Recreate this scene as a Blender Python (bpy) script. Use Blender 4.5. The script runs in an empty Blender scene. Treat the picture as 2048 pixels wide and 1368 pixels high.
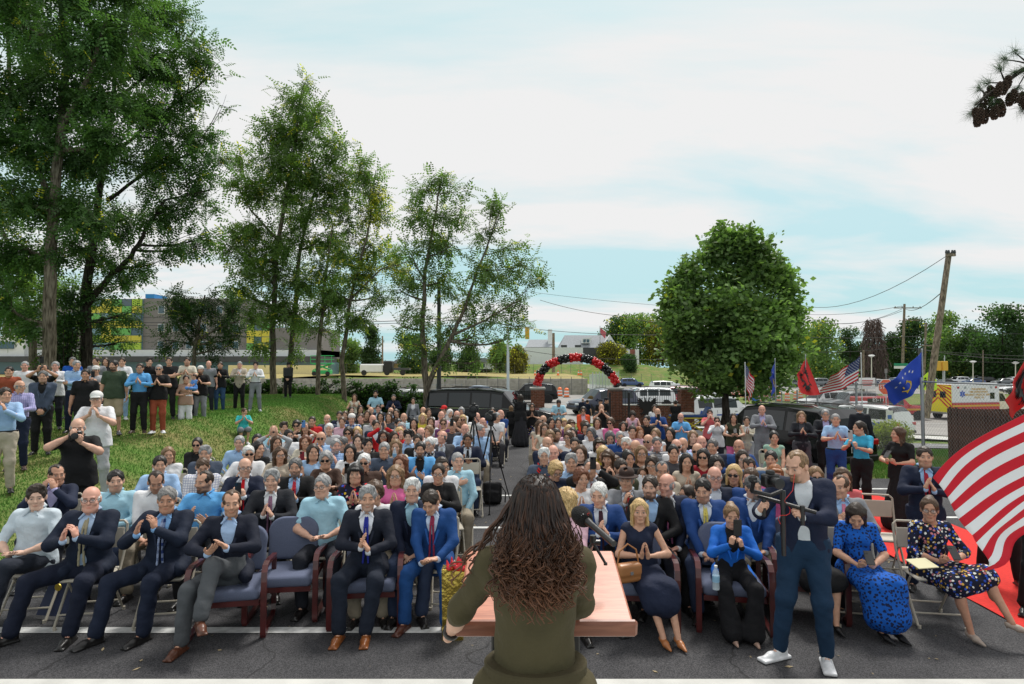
import bpy,math,random
import numpy as np
from mathutils import Vector,Matrix,Euler
random.seed(7); RNG=np.random.default_rng(7)
SC=bpy.context.scene
COL=SC.collection
PI=math.pi
F=1250.0
CAMH=2.5
PITCH=math.atan(49/F)
cd=bpy.data.cameras.new('camera'); cam=bpy.data.objects.new('camera',cd); COL.objects.link(cam)
cd.sensor_width=36.0; cd.lens=36.0*F/2048; cd.clip_start=0.05; cd.clip_end=6000
cam.location=(0,0,CAMH); cam.rotation_euler=(PI/2+PITCH,0,0)
SC.camera=cam
SC.render.resolution_x=1024; SC.render.resolution_y=684
vs=SC.view_settings
vs.view_transform='Standard'; vs.look='None'; vs.gamma=1.0; vs.use_curve_mapping=False
vs.exposure=0.42
SC.render.engine='CYCLES'
SUN_EL,SUN_AZ=math.radians(58),math.radians(25)
world=bpy.data.worlds.new('World'); SC.world=world; world.use_nodes=True
def build_world():
 nt=world.node_tree; N=nt.nodes; L=nt.links; N.clear()
 out=N.new('ShaderNodeOutputWorld'); bg=N.new('ShaderNodeBackground'); bg.inputs[1].default_value=0.1
 sky=N.new('ShaderNodeTexSky'); sky.sky_type='NISHITA'; sky.sun_disc=False
 sky.sun_elevation=SUN_EL; sky.sun_rotation=SUN_AZ; sky.dust_density=2.0; sky.air_density=1.0
 tc=N.new('ShaderNodeTexCoord')
 sep=N.new('ShaderNodeSeparateXYZ'); L.new(tc.outputs['Generated'],sep.inputs[0])
 def m(op,a,b=None,c=None):
  n=N.new('ShaderNodeMath'); n.operation=op
  for i,v in enumerate((a,b,c)):
   if v is None:continue
   if isinstance(v,(int,float)):n.inputs[i].default_value=v
   else:L.new(v,n.inputs[i])
  return n.outputs[0]
 z=m('MAXIMUM',sep.outputs[2],0.0)
 zz=m('ADD',z,0.16)
 cx=m('DIVIDE',sep.outputs[0],zz); cy=m('DIVIDE',sep.outputs[1],zz)
 comb=N.new('ShaderNodeCombineXYZ'); L.new(cx,comb.inputs[0]); L.new(cy,comb.inputs[1])
 mp=N.new('ShaderNodeMapping'); L.new(comb.outputs[0],mp.inputs[0])
 mp.inputs['Rotation'].default_value=(0,0,math.radians(-28)); mp.inputs['Scale'].default_value=(0.42,1.15,1)
 mp.inputs['Location'].default_value=(SKYX,SKYY,0)
 nz=N.new('ShaderNodeTexNoise'); L.new(mp.outputs[0],nz.inputs[0])
 nz.inputs['Scale'].default_value=1.1; nz.inputs['Detail'].default_value=7; nz.inputs['Roughness'].default_value=0.55
 nz.inputs['Distortion'].default_value=0.35
 hi=m('MULTIPLY',z,0.30)
 v=m('ADD',nz.outputs[0],hi)
 cr=N.new('ShaderNodeValToRGB'); L.new(v,cr.inputs[0])
 cr.color_ramp.elements[0].position=0.46; cr.color_ramp.elements[0].color=(0,0,0,1)
 cr.color_ramp.elements[1].position=0.62; cr.color_ramp.elements[1].color=(1,1,1,1)
 veil=N.new('ShaderNodeMixRGB'); veil.inputs[0].default_value=0.86
 L.new(sky.outputs[0],veil.inputs[1]);
 hz=N.new('ShaderNodeMixRGB'); hz.inputs[1].default_value=(3.3,5.6,6.0,1); hz.inputs[2].default_value=(4.9,6.35,6.4,1)
 L.new(m('MINIMUM',m('MULTIPLY',z,2.6),1.0),hz.inputs[0]); L.new(hz.outputs[0],veil.inputs[2])
 mix=N.new('ShaderNodeMixRGB'); L.new(cr.outputs[0],mix.inputs[0]); L.new(veil.outputs[0],mix.inputs[1])
 mix.inputs[2].default_value=(6.5,6.5,6.5,1)
 L.new(mix.outputs[0],bg.inputs[0]); L.new(bg.outputs[0],out.inputs[0])
SKYX,SKYY=0.35,0.1
build_world()
sl=bpy.data.lights.new('sun','SUN'); sl.energy=2.5; sl.angle=math.radians(14); sl.color=(1,0.96,0.9)
sun=bpy.data.objects.new('sun',sl); COL.objects.link(sun)
_d=Vector((math.sin(SUN_AZ)*math.cos(SUN_EL),math.cos(SUN_AZ)*math.cos(SUN_EL),math.sin(SUN_EL)))
sun.rotation_euler=_d.to_track_quat('Z','Y').to_euler()
CT,ST=math.cos(PITCH),math.sin(PITCH)
def ray(px,py):
 u=(px-1024)/F; v=-(py-684)/F
 return u,CT-v*ST,ST+v*CT
def at(px,py,D):
 x,y,z=ray(px,py); k=D/y
 return Vector((x*k,D,CAMH+z*k))
def X(px,D):return(px-1024)/F*D*1.0
def Z(py,D):return at(1024,py,D).z
def depth_of(py,z):
 x,y,zz=ray(1024,py); return(z-CAMH)/zz*y
def sstep(a,b,t):
 t=np.clip((t-a)/(b-a),0,1); return t*t*(3-2*t)
def hgt(x,y):
 x=np.asarray(x,float); y=np.asarray(y,float)
 street=-0.85-0.048*np.clip(x-10,0,18)
 lot=sstep(19,33,y)*street
 lot=lot+sstep(8,14,x)*sstep(11,22,y)*(-0.15)*(1-sstep(22,33,y))
 m=0.98*sstep(-6.2,-8.6,x)*sstep(7.0,17.0,y)*(1-sstep(31,36,y))
 m=m+0.16*sstep(-6.4,-8.0,x)*(1-sstep(31,36,y))*sstep(3,9,y)
 m=np.maximum(m,0)
 return lot*(1-sstep(-6.2,-8,x)*(1-sstep(31,36,y)))+m
def H(x,y):return float(hgt(x,y))
def meta(o,label=None,cat=None,group=None,kind=None):
 if label:o['label']=label
 if cat:o['category']=cat
 if group:o['group']=group
 if kind:o['kind']=kind
 return o
def link(name,data=None,parent=None,mat=None,color=None):
 o=bpy.data.objects.new(name,data); COL.objects.link(o)
 if parent is not None:o.parent=parent
 if mat is not None and data is not None and len(data.materials)==0:data.materials.append(mat)
 if color is not None:o.color=(*color[:3],1)
 return o
def empty(name,label,cat,loc=(0,0,0),rz=0,group=None):
 o=link(name); o.location=loc; o.rotation_euler=(0,0,rz); o.empty_display_size=0.1
 return meta(o,label,cat,group)
def copy_tree(o,parent=None):
 c=o.copy(); COL.objects.link(c); c.parent=parent
 for ch in CH(o):copy_tree(ch,c)
 return c
def CH(o):return[c for c in COL.objects if c.parent==o]if False else list(o.children)
def npmesh(name,V,Q,smooth=True,mats=None,midx=None):
 """numpy verts + quads (n,4) or tris (n,3), or list of both."""
 if not isinstance(Q,list):Q=[Q]
 Q=[np.asarray(q,np.int32)for q in Q if len(q)]
 me=bpy.data.meshes.new(name)
 V=np.asarray(V,np.float32)
 me.vertices.add(len(V)); me.vertices.foreach_set('co',V.ravel())
 nl=sum(q.size for q in Q); npoly=sum(len(q)for q in Q)
 me.loops.add(nl); me.loops.foreach_set('vertex_index',np.concatenate([q.ravel()for q in Q])if Q else np.zeros(0,np.int32))
 me.polygons.add(npoly)
 st=[]; s=0
 for q in Q:
  k=q.shape[1]; st.append(s+np.arange(len(q))*k); s+=q.size
 me.polygons.foreach_set('loop_start',np.concatenate(st).astype(np.int32))
 me.polygons.foreach_set('use_smooth',np.full(npoly,smooth))
 if midx is not None:me.polygons.foreach_set('material_index',np.asarray(midx,np.int32))
 me.update(calc_edges=True)
 for m in(mats or[]):me.materials.append(m)
 return me
class MB:
 """collects simple solids; build() links them as ONE mesh object"""
 def __init__(s):s.v=[]; s.f=[]; s.mi=[]; s.cur=0
 def add(s,vs,fs):
  o=len(s.v); s.v.extend([tuple(map(float,p))for p in vs])
  for f in fs:s.f.append(tuple(i+o for i in f)); s.mi.append(s.cur)
  return s
 def box(s,c,d,rot=None,bev=0.0):
  x,y,z=d[0]/2,d[1]/2,d[2]/2
  if bev<=0:
   P=[(-x,-y,-z),(x,-y,-z),(x,y,-z),(-x,y,-z),(-x,-y,z),(x,-y,z),(x,y,z),(-x,y,z)]
   Fc=[(0,3,2,1),(4,5,6,7),(0,1,5,4),(1,2,6,5),(2,3,7,6),(3,0,4,7)]
  else:
   b=min(bev,x*.95,y*.95,z*.95)
   P=[]; key={}
   for sx in(-1,1):
    for sy in(-1,1):
     for sz in(-1,1):
      for ax in range(3):
       p=[sx*(x-b),sy*(y-b),sz*(z-b)]; p[ax]=(sx*x,sy*y,sz*z)[ax]
       key[(sx,sy,sz,ax)]=len(P); P.append(tuple(p))
   Fc=[]
   k=key
   for ax in range(3):
    u,w=[(1,2),(2,0),(0,1)][ax]
    for sg in(-1,1):
     cs=[]
     for(a,c2)in((-1,-1),(1,-1),(1,1),(-1,1)):
      t=[0,0,0]; t[ax]=sg; t[u]=a; t[w]=c2; cs.append(k[(*t,ax)])
     Fc.append(tuple(cs)if sg>0 else tuple(cs[::-1]))
   for ax in range(3):
    u,w=[(1,2),(2,0),(0,1)][ax]
    for a in(-1,1):
     for c2 in(-1,1):
      t=[0,0,0]; t[u]=a; t[w]=c2
      t1=t[:]; t1[ax]=-1; t2=t[:]; t2[ax]=1
      f=(k[(*t1,u)],k[(*t2,u)],k[(*t2,w)],k[(*t1,w)])
      Fc.append(f if a*c2>0 else f[::-1])
   for sx in(-1,1):
    for sy in(-1,1):
     for sz in(-1,1):
      f=(k[(sx,sy,sz,0)],k[(sx,sy,sz,1)],k[(sx,sy,sz,2)])
      Fc.append(f if sx*sy*sz>0 else f[::-1])
  R=Matrix.Identity(3)if rot is None else(rot.to_matrix()if isinstance(rot,Euler)else(Euler(rot).to_matrix()if isinstance(rot,tuple)else rot))
  c=Vector(c)
  return s.add([R@Vector(p)+c for p in P],Fc)
 def tube(s,pts,r,n=8,cap=True,flat=1.0,close=False):
  pts=[Vector(p)for p in pts]; m=len(pts)
  rr=r if isinstance(r,(list,tuple))else[r]*m
  V=[]; prev=None
  for i,p in enumerate(pts):
   if close:t=(pts[(i+1)%m]-pts[i-1])
   else:t=(pts[min(i+1,m-1)]-pts[max(i-1,0)])
   if t.length<1e-9:t=Vector((0,0,1))
   t.normalize()
   if prev is None:
    a=Vector((0,0,1))if abs(t.z)<0.9 else Vector((1,0,0))
    u=t.cross(a).normalized()
   else:
    u=(prev-t*prev.dot(t))
    u=u.normalized()if u.length>1e-6 else t.orthogonal().normalized()
   prev=u; w=t.cross(u)
   for k in range(n):
    a=2*PI*k/n
    V.append(p+u*(math.cos(a)*rr[i])+w*(math.sin(a)*rr[i]*flat))
  Fc=[]
  for i in range(m if close else m-1):
   j=(i+1)%m
   for k in range(n):
    Fc.append((i*n+k,i*n+(k+1)%n,j*n+(k+1)%n,j*n+k))
  if cap and not close:
   Fc.append(tuple(range(n))[::-1]); Fc.append(tuple((m-1)*n+k for k in range(n)))
  return s.add(V,Fc)
 def cyl(s,a,b,r,r2=None,n=12):return s.tube([a,b],[r,r if r2 is None else r2],n)
 def lathe(s,prof,c=(0,0,0),n=16,axis='z',R=None):
  V=[]; c=Vector(c)
  for(rad,h)in prof:
   for k in range(n):
    a=2*PI*k/n
    p=Vector((rad*math.cos(a),rad*math.sin(a),h))
    if axis=='x':p=Vector((p.z,p.x,p.y))
    elif axis=='y':p=Vector((p.x,p.z,-p.y))
    if R is not None:p=R@p
    V.append(p+c)
  Fc=[]
  for i in range(len(prof)-1):
   for k in range(n):Fc.append((i*n+k,i*n+(k+1)%n,(i+1)*n+(k+1)%n,(i+1)*n+k))
  Fc.append(tuple(range(n))[::-1]); Fc.append(tuple((len(prof)-1)*n+k for k in range(n)))
  return s.add(V,Fc)
 def prism(s,poly,a,b,axis='y'):
  """poly in 2D extruded along axis between a and b: 'y' -> (x,z); 'x' -> (y,z); 'z' -> (x,y)"""
  n=len(poly)
  def P(p,t):
   return(p[0],t,p[1])if axis=='y' else((t,p[0],p[1])if axis=='x' else(p[0],p[1],t))
  V=[P(p,a)for p in poly]+[P(p,b)for p in poly]
  Fc=[tuple(range(n)),tuple(range(n,2*n))[::-1]]+[(i,i+n,(i+1)%n+n,(i+1)%n)for i in range(n)]
  return s.add(V,Fc)
 def quad(s,a,b,c,d):return s.add([a,b,c,d],[(0,1,2,3)])
 def mesh(s,name,smooth=False,mats=None):
  me=bpy.data.meshes.new(name); me.from_pydata(s.v,[],s.f)
  for m in(mats or[]):me.materials.append(m)
  if mats and len(mats)>1:me.polygons.foreach_set('material_index',s.mi)
  me.validate()
  import bmesh
  bm=bmesh.new(); bm.from_mesh(me); bmesh.ops.recalc_face_normals(bm,faces=bm.faces); bm.to_mesh(me); bm.free()
  if smooth:
   me.polygons.foreach_set('use_smooth',[True]*len(me.polygons))
   try:me.set_sharp_from_angle(angle=math.radians(38))
   except Exception:pass
  me.update()
  return me
 def build(s,name,mat,parent=None,smooth=False,color=None,loc=None):
  mats=mat if isinstance(mat,list)else[mat]
  o=link(name,s.mesh(name,smooth,mats),parent,color=color)
  if loc is not None:o.location=loc
  return o
MATS={}
def mat(name,col=None,rough=0.6,metal=0.0,spec=0.5,noise=0.0,nscale=8.0,bump=0.0,bscale=60.0,obj=False,
alpha=None,emit=None,coat=0.0,sheen=0.0,trans=0.0,extra=None,coords='Object'):
 if name in MATS:return MATS[name]
 m=bpy.data.materials.new(name); m.use_nodes=True; nt=m.node_tree; N=nt.nodes; L=nt.links
 b=N['Principled BSDF']
 b.inputs['Roughness'].default_value=rough; b.inputs['Metallic'].default_value=metal
 b.inputs['Specular IOR Level'].default_value=spec
 if coat:b.inputs['Coat Weight'].default_value=coat; b.inputs['Coat Roughness'].default_value=0.05
 if sheen:b.inputs['Sheen Weight'].default_value=sheen
 if trans:b.inputs['Transmission Weight'].default_value=trans
 if alpha is not None:b.inputs['Alpha'].default_value=alpha
 tc=N.new('ShaderNodeTexCoord')
 if obj:
  oi=N.new('ShaderNodeObjectInfo'); src=oi.outputs['Color']
 else:
  rgb=N.new('ShaderNodeRGB'); rgb.outputs[0].default_value=(*col,1); src=rgb.outputs[0]
 if noise:
  nz=N.new('ShaderNodeTexNoise'); nz.inputs['Scale'].default_value=nscale; nz.inputs['Detail'].default_value=5
  L.new(tc.outputs[coords],nz.inputs[0])
  mr=N.new('ShaderNodeMapRange'); mr.inputs[1].default_value=0.3; mr.inputs[2].default_value=0.7
  mr.inputs[3].default_value=1-noise; mr.inputs[4].default_value=1+noise
  L.new(nz.outputs[0],mr.inputs[0])
  mu=N.new('ShaderNodeVectorMath'); mu.operation='SCALE'; L.new(src,mu.inputs[0]); L.new(mr.outputs[0],mu.inputs['Scale'])
  src=mu.outputs[0]
 if extra:src=extra(N,L,tc,src,b)or src
 L.new(src,b.inputs['Base Color'])
 if bump:
  nb=N.new('ShaderNodeTexNoise'); nb.inputs['Scale'].default_value=bscale; nb.inputs['Detail'].default_value=3
  L.new(tc.outputs[coords],nb.inputs[0])
  bp=N.new('ShaderNodeBump'); bp.inputs['Strength'].default_value=bump; bp.inputs['Distance'].default_value=0.01 if bscale>25 else 0.03
  L.new(nb.outputs[0],bp.inputs['Height']); L.new(bp.outputs[0],b.inputs['Normal'])
 if emit:
  b.inputs['Emission Color'].default_value=(*emit[0],1); b.inputs['Emission Strength'].default_value=emit[1]
 MATS[name]=m
 return m
def node_mix(N,L,fac,a,b):
 n=N.new('ShaderNodeMixRGB')
 for i,v in((0,fac),(1,a),(2,b)):
  if isinstance(v,(int,float)):n.inputs[i].default_value=v
  elif isinstance(v,tuple):n.inputs[i].default_value=(*v[:3],1)
  else:L.new(v,n.inputs[i])
 return n.outputs[0]
def hexc(h):
 h=h.lstrip('#'); c=[int(h[i:i+2],16)/255 for i in(0,2,4)]
 return tuple(((x/12.92)if x<=0.04045 else((x+0.055)/1.055)**2.4)for x in c)
 # ================================================================ implicit-surface modelling
def nets(Fv,org,h):
 """surface nets on a regular grid; Fv<0 inside; returns verts, quads"""
 s=Fv<0
 nx,ny,nz=Fv.shape
 c=[(0,0,0),(1,0,0),(0,1,0),(1,1,0),(0,0,1),(1,0,1),(0,1,1),(1,1,1)]
 cnt=np.zeros((nx-1,ny-1,nz-1),np.int8)
 def sl(a,o):return a[o[0]:o[0]+nx-1,o[1]:o[1]+ny-1,o[2]:o[2]+nz-1]
 for o in c:cnt+=sl(s,o)
 act=(cnt>0)&(cnt<8)
 I=np.argwhere(act)
 if len(I)==0:return np.zeros((0,3)),np.zeros((0,4),int)
 idx=-np.ones(act.shape,np.int64); idx[act]=np.arange(len(I))
 acc=np.zeros((len(I),3)); num=np.zeros(len(I))
 vals=[Fv[I[:,0]+o[0],I[:,1]+o[1],I[:,2]+o[2]]for o in c]
 E=[(0,1),(2,3),(4,5),(6,7),(0,2),(1,3),(4,6),(5,7),(0,4),(1,5),(2,6),(3,7)]
 for a,b in E:
  va,vb=vals[a],vals[b]; m=(va<0)!=(vb<0)
  t=np.where(m,va/np.where(m,va-vb,1),0)
  ca=np.array(c[a],float); cb=np.array(c[b],float)
  P=ca+t[:,None]*(cb-ca)
  acc+=P*m[:,None]; num+=m
 V=(I+acc/num[:,None])*h+org
 Q=[]
 def quads(axis):
  if axis==0:a=s[:-1,1:-1,1:-1]; b=s[1:,1:-1,1:-1]
  elif axis==1:a=s[1:-1,:-1,1:-1]; b=s[1:-1,1:,1:-1]
  else:a=s[1:-1,1:-1,:-1]; b=s[1:-1,1:-1,1:]
  m=a!=b
  J=np.argwhere(m); fl=a[m]
  if axis==0:offs=[(0,0,0),(0,1,0),(0,1,1),(0,0,1)]
  elif axis==1:offs=[(0,0,0),(0,0,1),(1,0,1),(1,0,0)]
  else:offs=[(0,0,0),(1,0,0),(1,1,0),(0,1,0)]
  q=np.stack([idx[J[:,0]+o[0],J[:,1]+o[1],J[:,2]+o[2]]for o in offs],1)
  q[~fl]=q[~fl][:,::-1]
  return q
 Q=np.concatenate([quads(0),quads(1),quads(2)])
 return V,Q
class SDF:
 def __init__(s,k=0.02):s.p=[]; s.k=k
 def cap(s,a,b,ra,rb=None,k=None,op='+'):s.p.append(('c',np.array(a,float),np.array(b,float),ra,ra if rb is None else rb,s.k if k is None else k,op)); return s
 def ell(s,c,r,k=None,op='+',R=None):s.p.append(('e',np.array(c,float),np.array(r,float),R,0,s.k if k is None else k,op)); return s
 def box(s,c,d,rad=0.01,k=None,op='+',R=None):s.p.append(('b',np.array(c,float),np.array(d,float),R,rad,s.k if k is None else k,op)); return s
 def mesh(s,h,disp=None,pad=0.03,clip=None):
  lo=np.full(3,1e9); hi=np.full(3,-1e9)
  for t in s.p:
   if t[6]!='+':continue
   a,b=s.bb(t); lo=np.minimum(lo,a); hi=np.maximum(hi,b)
  lo=lo-pad-h*2; hi=hi+pad+h*2
  n=np.ceil((hi-lo)/h).astype(int)+1
  ax=[lo[i]+np.arange(n[i])*h for i in range(3)]
  Fv=np.full(tuple(n),0.08,np.float32)
  for t in s.p:
   a,b=s.bb(t); mg=0.05+t[5]+h
   i0=[max(0,int((a[i]-mg-lo[i])/h))for i in range(3)]
   i1=[min(n[i],int((b[i]+mg-lo[i])/h)+2)for i in range(3)]
   if any(i1[i]<=i0[i]for i in range(3)):continue
   Xg=ax[0][i0[0]:i1[0],None,None]; Yg=ax[1][None,i0[1]:i1[1],None]; Zg=ax[2][None,None,i0[2]:i1[2]]
   d=s.ev(t,Xg,Yg,Zg)
   S=(slice(i0[0],i1[0]),slice(i0[1],i1[1]),slice(i0[2],i1[2]))
   f=Fv[S]; k=t[5]
   if t[6]=='+':
    if k>0:
     hh=np.clip(0.5+0.5*(f-d)/k,0,1); f2=f+(d-f)*hh-k*hh*(1-hh)
    else:f2=np.minimum(f,d)
   else:
    d=-d
    if k>0:
     hh=np.clip(0.5-0.5*(f-d)/k,0,1); f2=f+(d-f)*hh+k*hh*(1-hh)
    else:f2=np.maximum(f,d)
   Fv[S]=f2
  if disp is not None:Fv=Fv+disp(ax[0][:,None,None],ax[1][None,:,None],ax[2][None,None,:]).astype(np.float32)
  if clip is not None:Fv=np.maximum(Fv,clip(ax[0][:,None,None],ax[1][None,:,None],ax[2][None,None,:]).astype(np.float32))
  Fv[0]=Fv[-1]=0.1; Fv[:,0]=Fv[:,-1]=0.1; Fv[:,:,0]=Fv[:,:,-1]=0.1
  return nets(Fv,lo,h)
 def bb(s,t):
  if t[0]=='c':r=max(t[3],t[4]); return np.minimum(t[1],t[2])-r,np.maximum(t[1],t[2])+r
  r=t[2].max()*(1.0 if t[0]=='e' else 1.8)if t[3]is not None else t[2]
  return t[1]-r,t[1]+r
 def ev(s,t,x,y,z):
  if t[0]=='c':
   a,b=t[1],t[2]; ba=b-a; L2=max(ba.dot(ba),1e-9)
   px,py,pz=x-a[0],y-a[1],z-a[2]
   q=np.clip((px*ba[0]+py*ba[1]+pz*ba[2])/L2,0,1)
   return np.sqrt((px-q*ba[0])**2+(py-q*ba[1])**2+(pz-q*ba[2])**2)-(t[3]+(t[4]-t[3])*q)
  px,py,pz=x-t[1][0],y-t[1][1],z-t[1][2]
  if t[3]is not None:
   R=np.array(t[3]); px,py,pz=(R[0,0]*px+R[1,0]*py+R[2,0]*pz),(R[0,1]*px+R[1,1]*py+R[2,1]*pz),(R[0,2]*px+R[1,2]*py+R[2,2]*pz)
  r=t[2]
  if t[0]=='e':
   k0=np.sqrt((px/r[0])**2+(py/r[1])**2+(pz/r[2])**2)
   k1=np.sqrt((px/r[0]**2)**2+(py/r[1]**2)**2+(pz/r[2]**2)**2)
   return k0*(k0-1)/np.maximum(k1,1e-6)
  rad=t[4]
  qx,qy,qz=np.abs(px)-r[0]+rad,np.abs(py)-r[1]+rad,np.abs(pz)-r[2]+rad
  return np.sqrt(np.maximum(qx,0)**2+np.maximum(qy,0)**2+np.maximum(qz,0)**2)+np.minimum(np.maximum(np.maximum(qx,qy),qz),0)-rad
def wrinkle(amp,sc=1.0,seed=0.0):
 def f(x,y,z):
  a=np.sin((x*31+z*17+y*9)*sc+3*np.sin(y*13*sc+z*9*sc+seed)+seed)
  b=np.sin((y*43-z*27+x*12)*sc+2.4*np.sin(x*19*sc+seed*2)+1.3)
  c=np.sin((z*71+x*40)*sc+2.0*np.sin(y*33*sc-x*20*sc+seed))
  return amp*(a*0.5+b*0.35+c*0.25)
 return f
CACHE={}
def cached(f):
 def g(*a):
  k=(f.__name__,)+a
  if k not in CACHE:CACHE[k]=f(*a)
  return CACHE[k]
 return g
@cached
def head_geo(sex,h,face=0,beard=0):
 s=SDF(0.02); w=1.0 if sex=='m' else 0.93
 fw=[1.0,0.93,1.07,1.12][face%4]
 s.ell((0,.012,.03),(.075*w,.094,.087))
 s.ell((0,-.022,-.045),(.057*w*fw,.066,.072),k=.035)
 s.cap((-.016*fw,-.066,-.098),(.016*fw,-.066,-.098),.017*w,k=.025)
 if face%4>=2:s.ell((0,-.03,-.085),(.055*fw,.05,.04),k=.03)
 s.cap((-.036,-.079,.021),(.036,-.079,.021),.010*w,k=.02)
 for q in(-1,1):
  s.ell((q*.04,-.066,-.028),(.024,.022,.02),k=.02)
  s.ell((q*.031,-.103,.003),(.017,.017,.0125),k=.012,op='-')
  s.ell((q*.031,-.0775,.002),(.0125,.0125,.0115),k=.003)
  s.ell((q*.077*w,.006,-.008),(.010,.019,.031),k=.006)
 s.cap((0,-.088,.008),(0,-.106,-.026),.0075,.0110*w,k=.012)
 s.cap((-.010,-.096,-.031),(.010,-.096,-.031),.007,k=.008)
 s.cap((-.018,-.0855,-.059),(.018,-.0855,-.059),.0045,k=.007)
 s.cap((-.013,-.0855,-.067),(.013,-.0855,-.067),.0052,k=.007)
 s.cap((0,.018,-.06),(0,.030,-.21),.055*w,.060*w,k=.03)
 V,Q=s.mesh(h)
 x,y,z=V[:,0],V[:,1],V[:,2]
 g=lambda d,e:1/(1+np.exp(np.clip(d/e,-30,30)))
 lip=.75*g(np.sqrt((x/.021)**2+((z+.063)/.0075)**2)-1,.15)*(y<-.07)
 brow=g(np.abs(z-(.026-np.abs(np.abs(x)-.03)*.2))-(.0055 if sex=='m' else.0035),.0015)*g(np.abs(np.abs(x)-.031)-.021,.003)*(y<-.06)
 ed=np.sqrt(((np.abs(x)-.031)/.013)**2+((z-.002)/.0065)**2)
 eyew=.8*g(ed-.9,.1)*(y<-.07)
 iris=g(np.sqrt((np.abs(x)-.031)**2+((z-.002)*.9)**2)-.0068,.0012)*(y<-.07)
 lash=g(np.abs(ed-1.08)-.16,.08)*(y<-.07)*(0.7 if sex=='f' else.35)*(z>0)
 bd=np.zeros(len(V))
 if beard:
  jaw=g(z+.035+.25*np.maximum(-y-.05,0)*0,.006)*g(-(z+.14),.006)*g(y-.012,.01)
  cheek=g(-(np.abs(x)-.048+(z+.05)*.4),.006)
  mout=g(z+.042,.004)*g(np.abs(x)-.034,.004)*(y<-.06)
  lowj=g(z+.078,.006)*g(y-.012,.01)*g(-(z+.14),.006)
  bd=np.clip(np.maximum(np.maximum(jaw*cheek,mout),lowj),0,1)*(1-lip)
  if beard==2:bd=mout*(1-lip)+lowj*g(np.abs(x)-.03,.006)*(1-lip)
  if beard==3:bd=bd*0.45
  bd=np.clip(bd,0,1)
 C=np.stack([lip,np.clip(np.maximum(brow*.85,np.maximum(iris,lash)),0,1),bd,np.clip(eyew,0,1)],1)
 return V,Q,C
@cached
def hand_geo(kind,h):
 s=SDF(.006)
 s.ell((0,0,.045),(.040,.017,.050)); s.cap((0,0,-.03),(0,0,.02),.024,.027,k=.015)
 if kind=='flat':bend=[0.10,0.22,0.18]
 elif kind=='cup':bend=[0.30,0.45,0.35]
 else:bend=[1.0,1.35,0.8]
 for i,(xo,L,r)in enumerate(((.029,.070,.0092),(.010,.080,.0096),(-.010,.074,.0092),(-.028,.058,.0082))):
  p=np.array([xo,0,.082-abs(xo)*.25]); a=0; sp=xo*(1.5 if kind=='flat' else.5)
  for j,fr in enumerate((.45,.30,.25)):
   a+=bend[j]
   q=p+L*fr*np.array([sp,math.sin(a),math.cos(a)])
   s.cap(p,q,r*(1-.08*j),r*(.92-.08*j),k=.004); p=q
 if kind=='grip':s.cap((.030,.008,.02),(.046,.022,.055),.0125,.011); s.cap((.046,.022,.055),(.028,.046,.078),.011,.009)
 else:s.cap((.028,.004,.015),(.054,.012,.045),.013,.011); s.cap((.054,.012,.045),(.066,.014,.078),.0105,.0085)
 return s.mesh(h,pad=.01)
def _face_cut(s,up=0.0,w=1.0):
 s.ell((0,-.135,-.045+up),(.068*w,.105,.108),k=.012,op='-')
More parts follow.
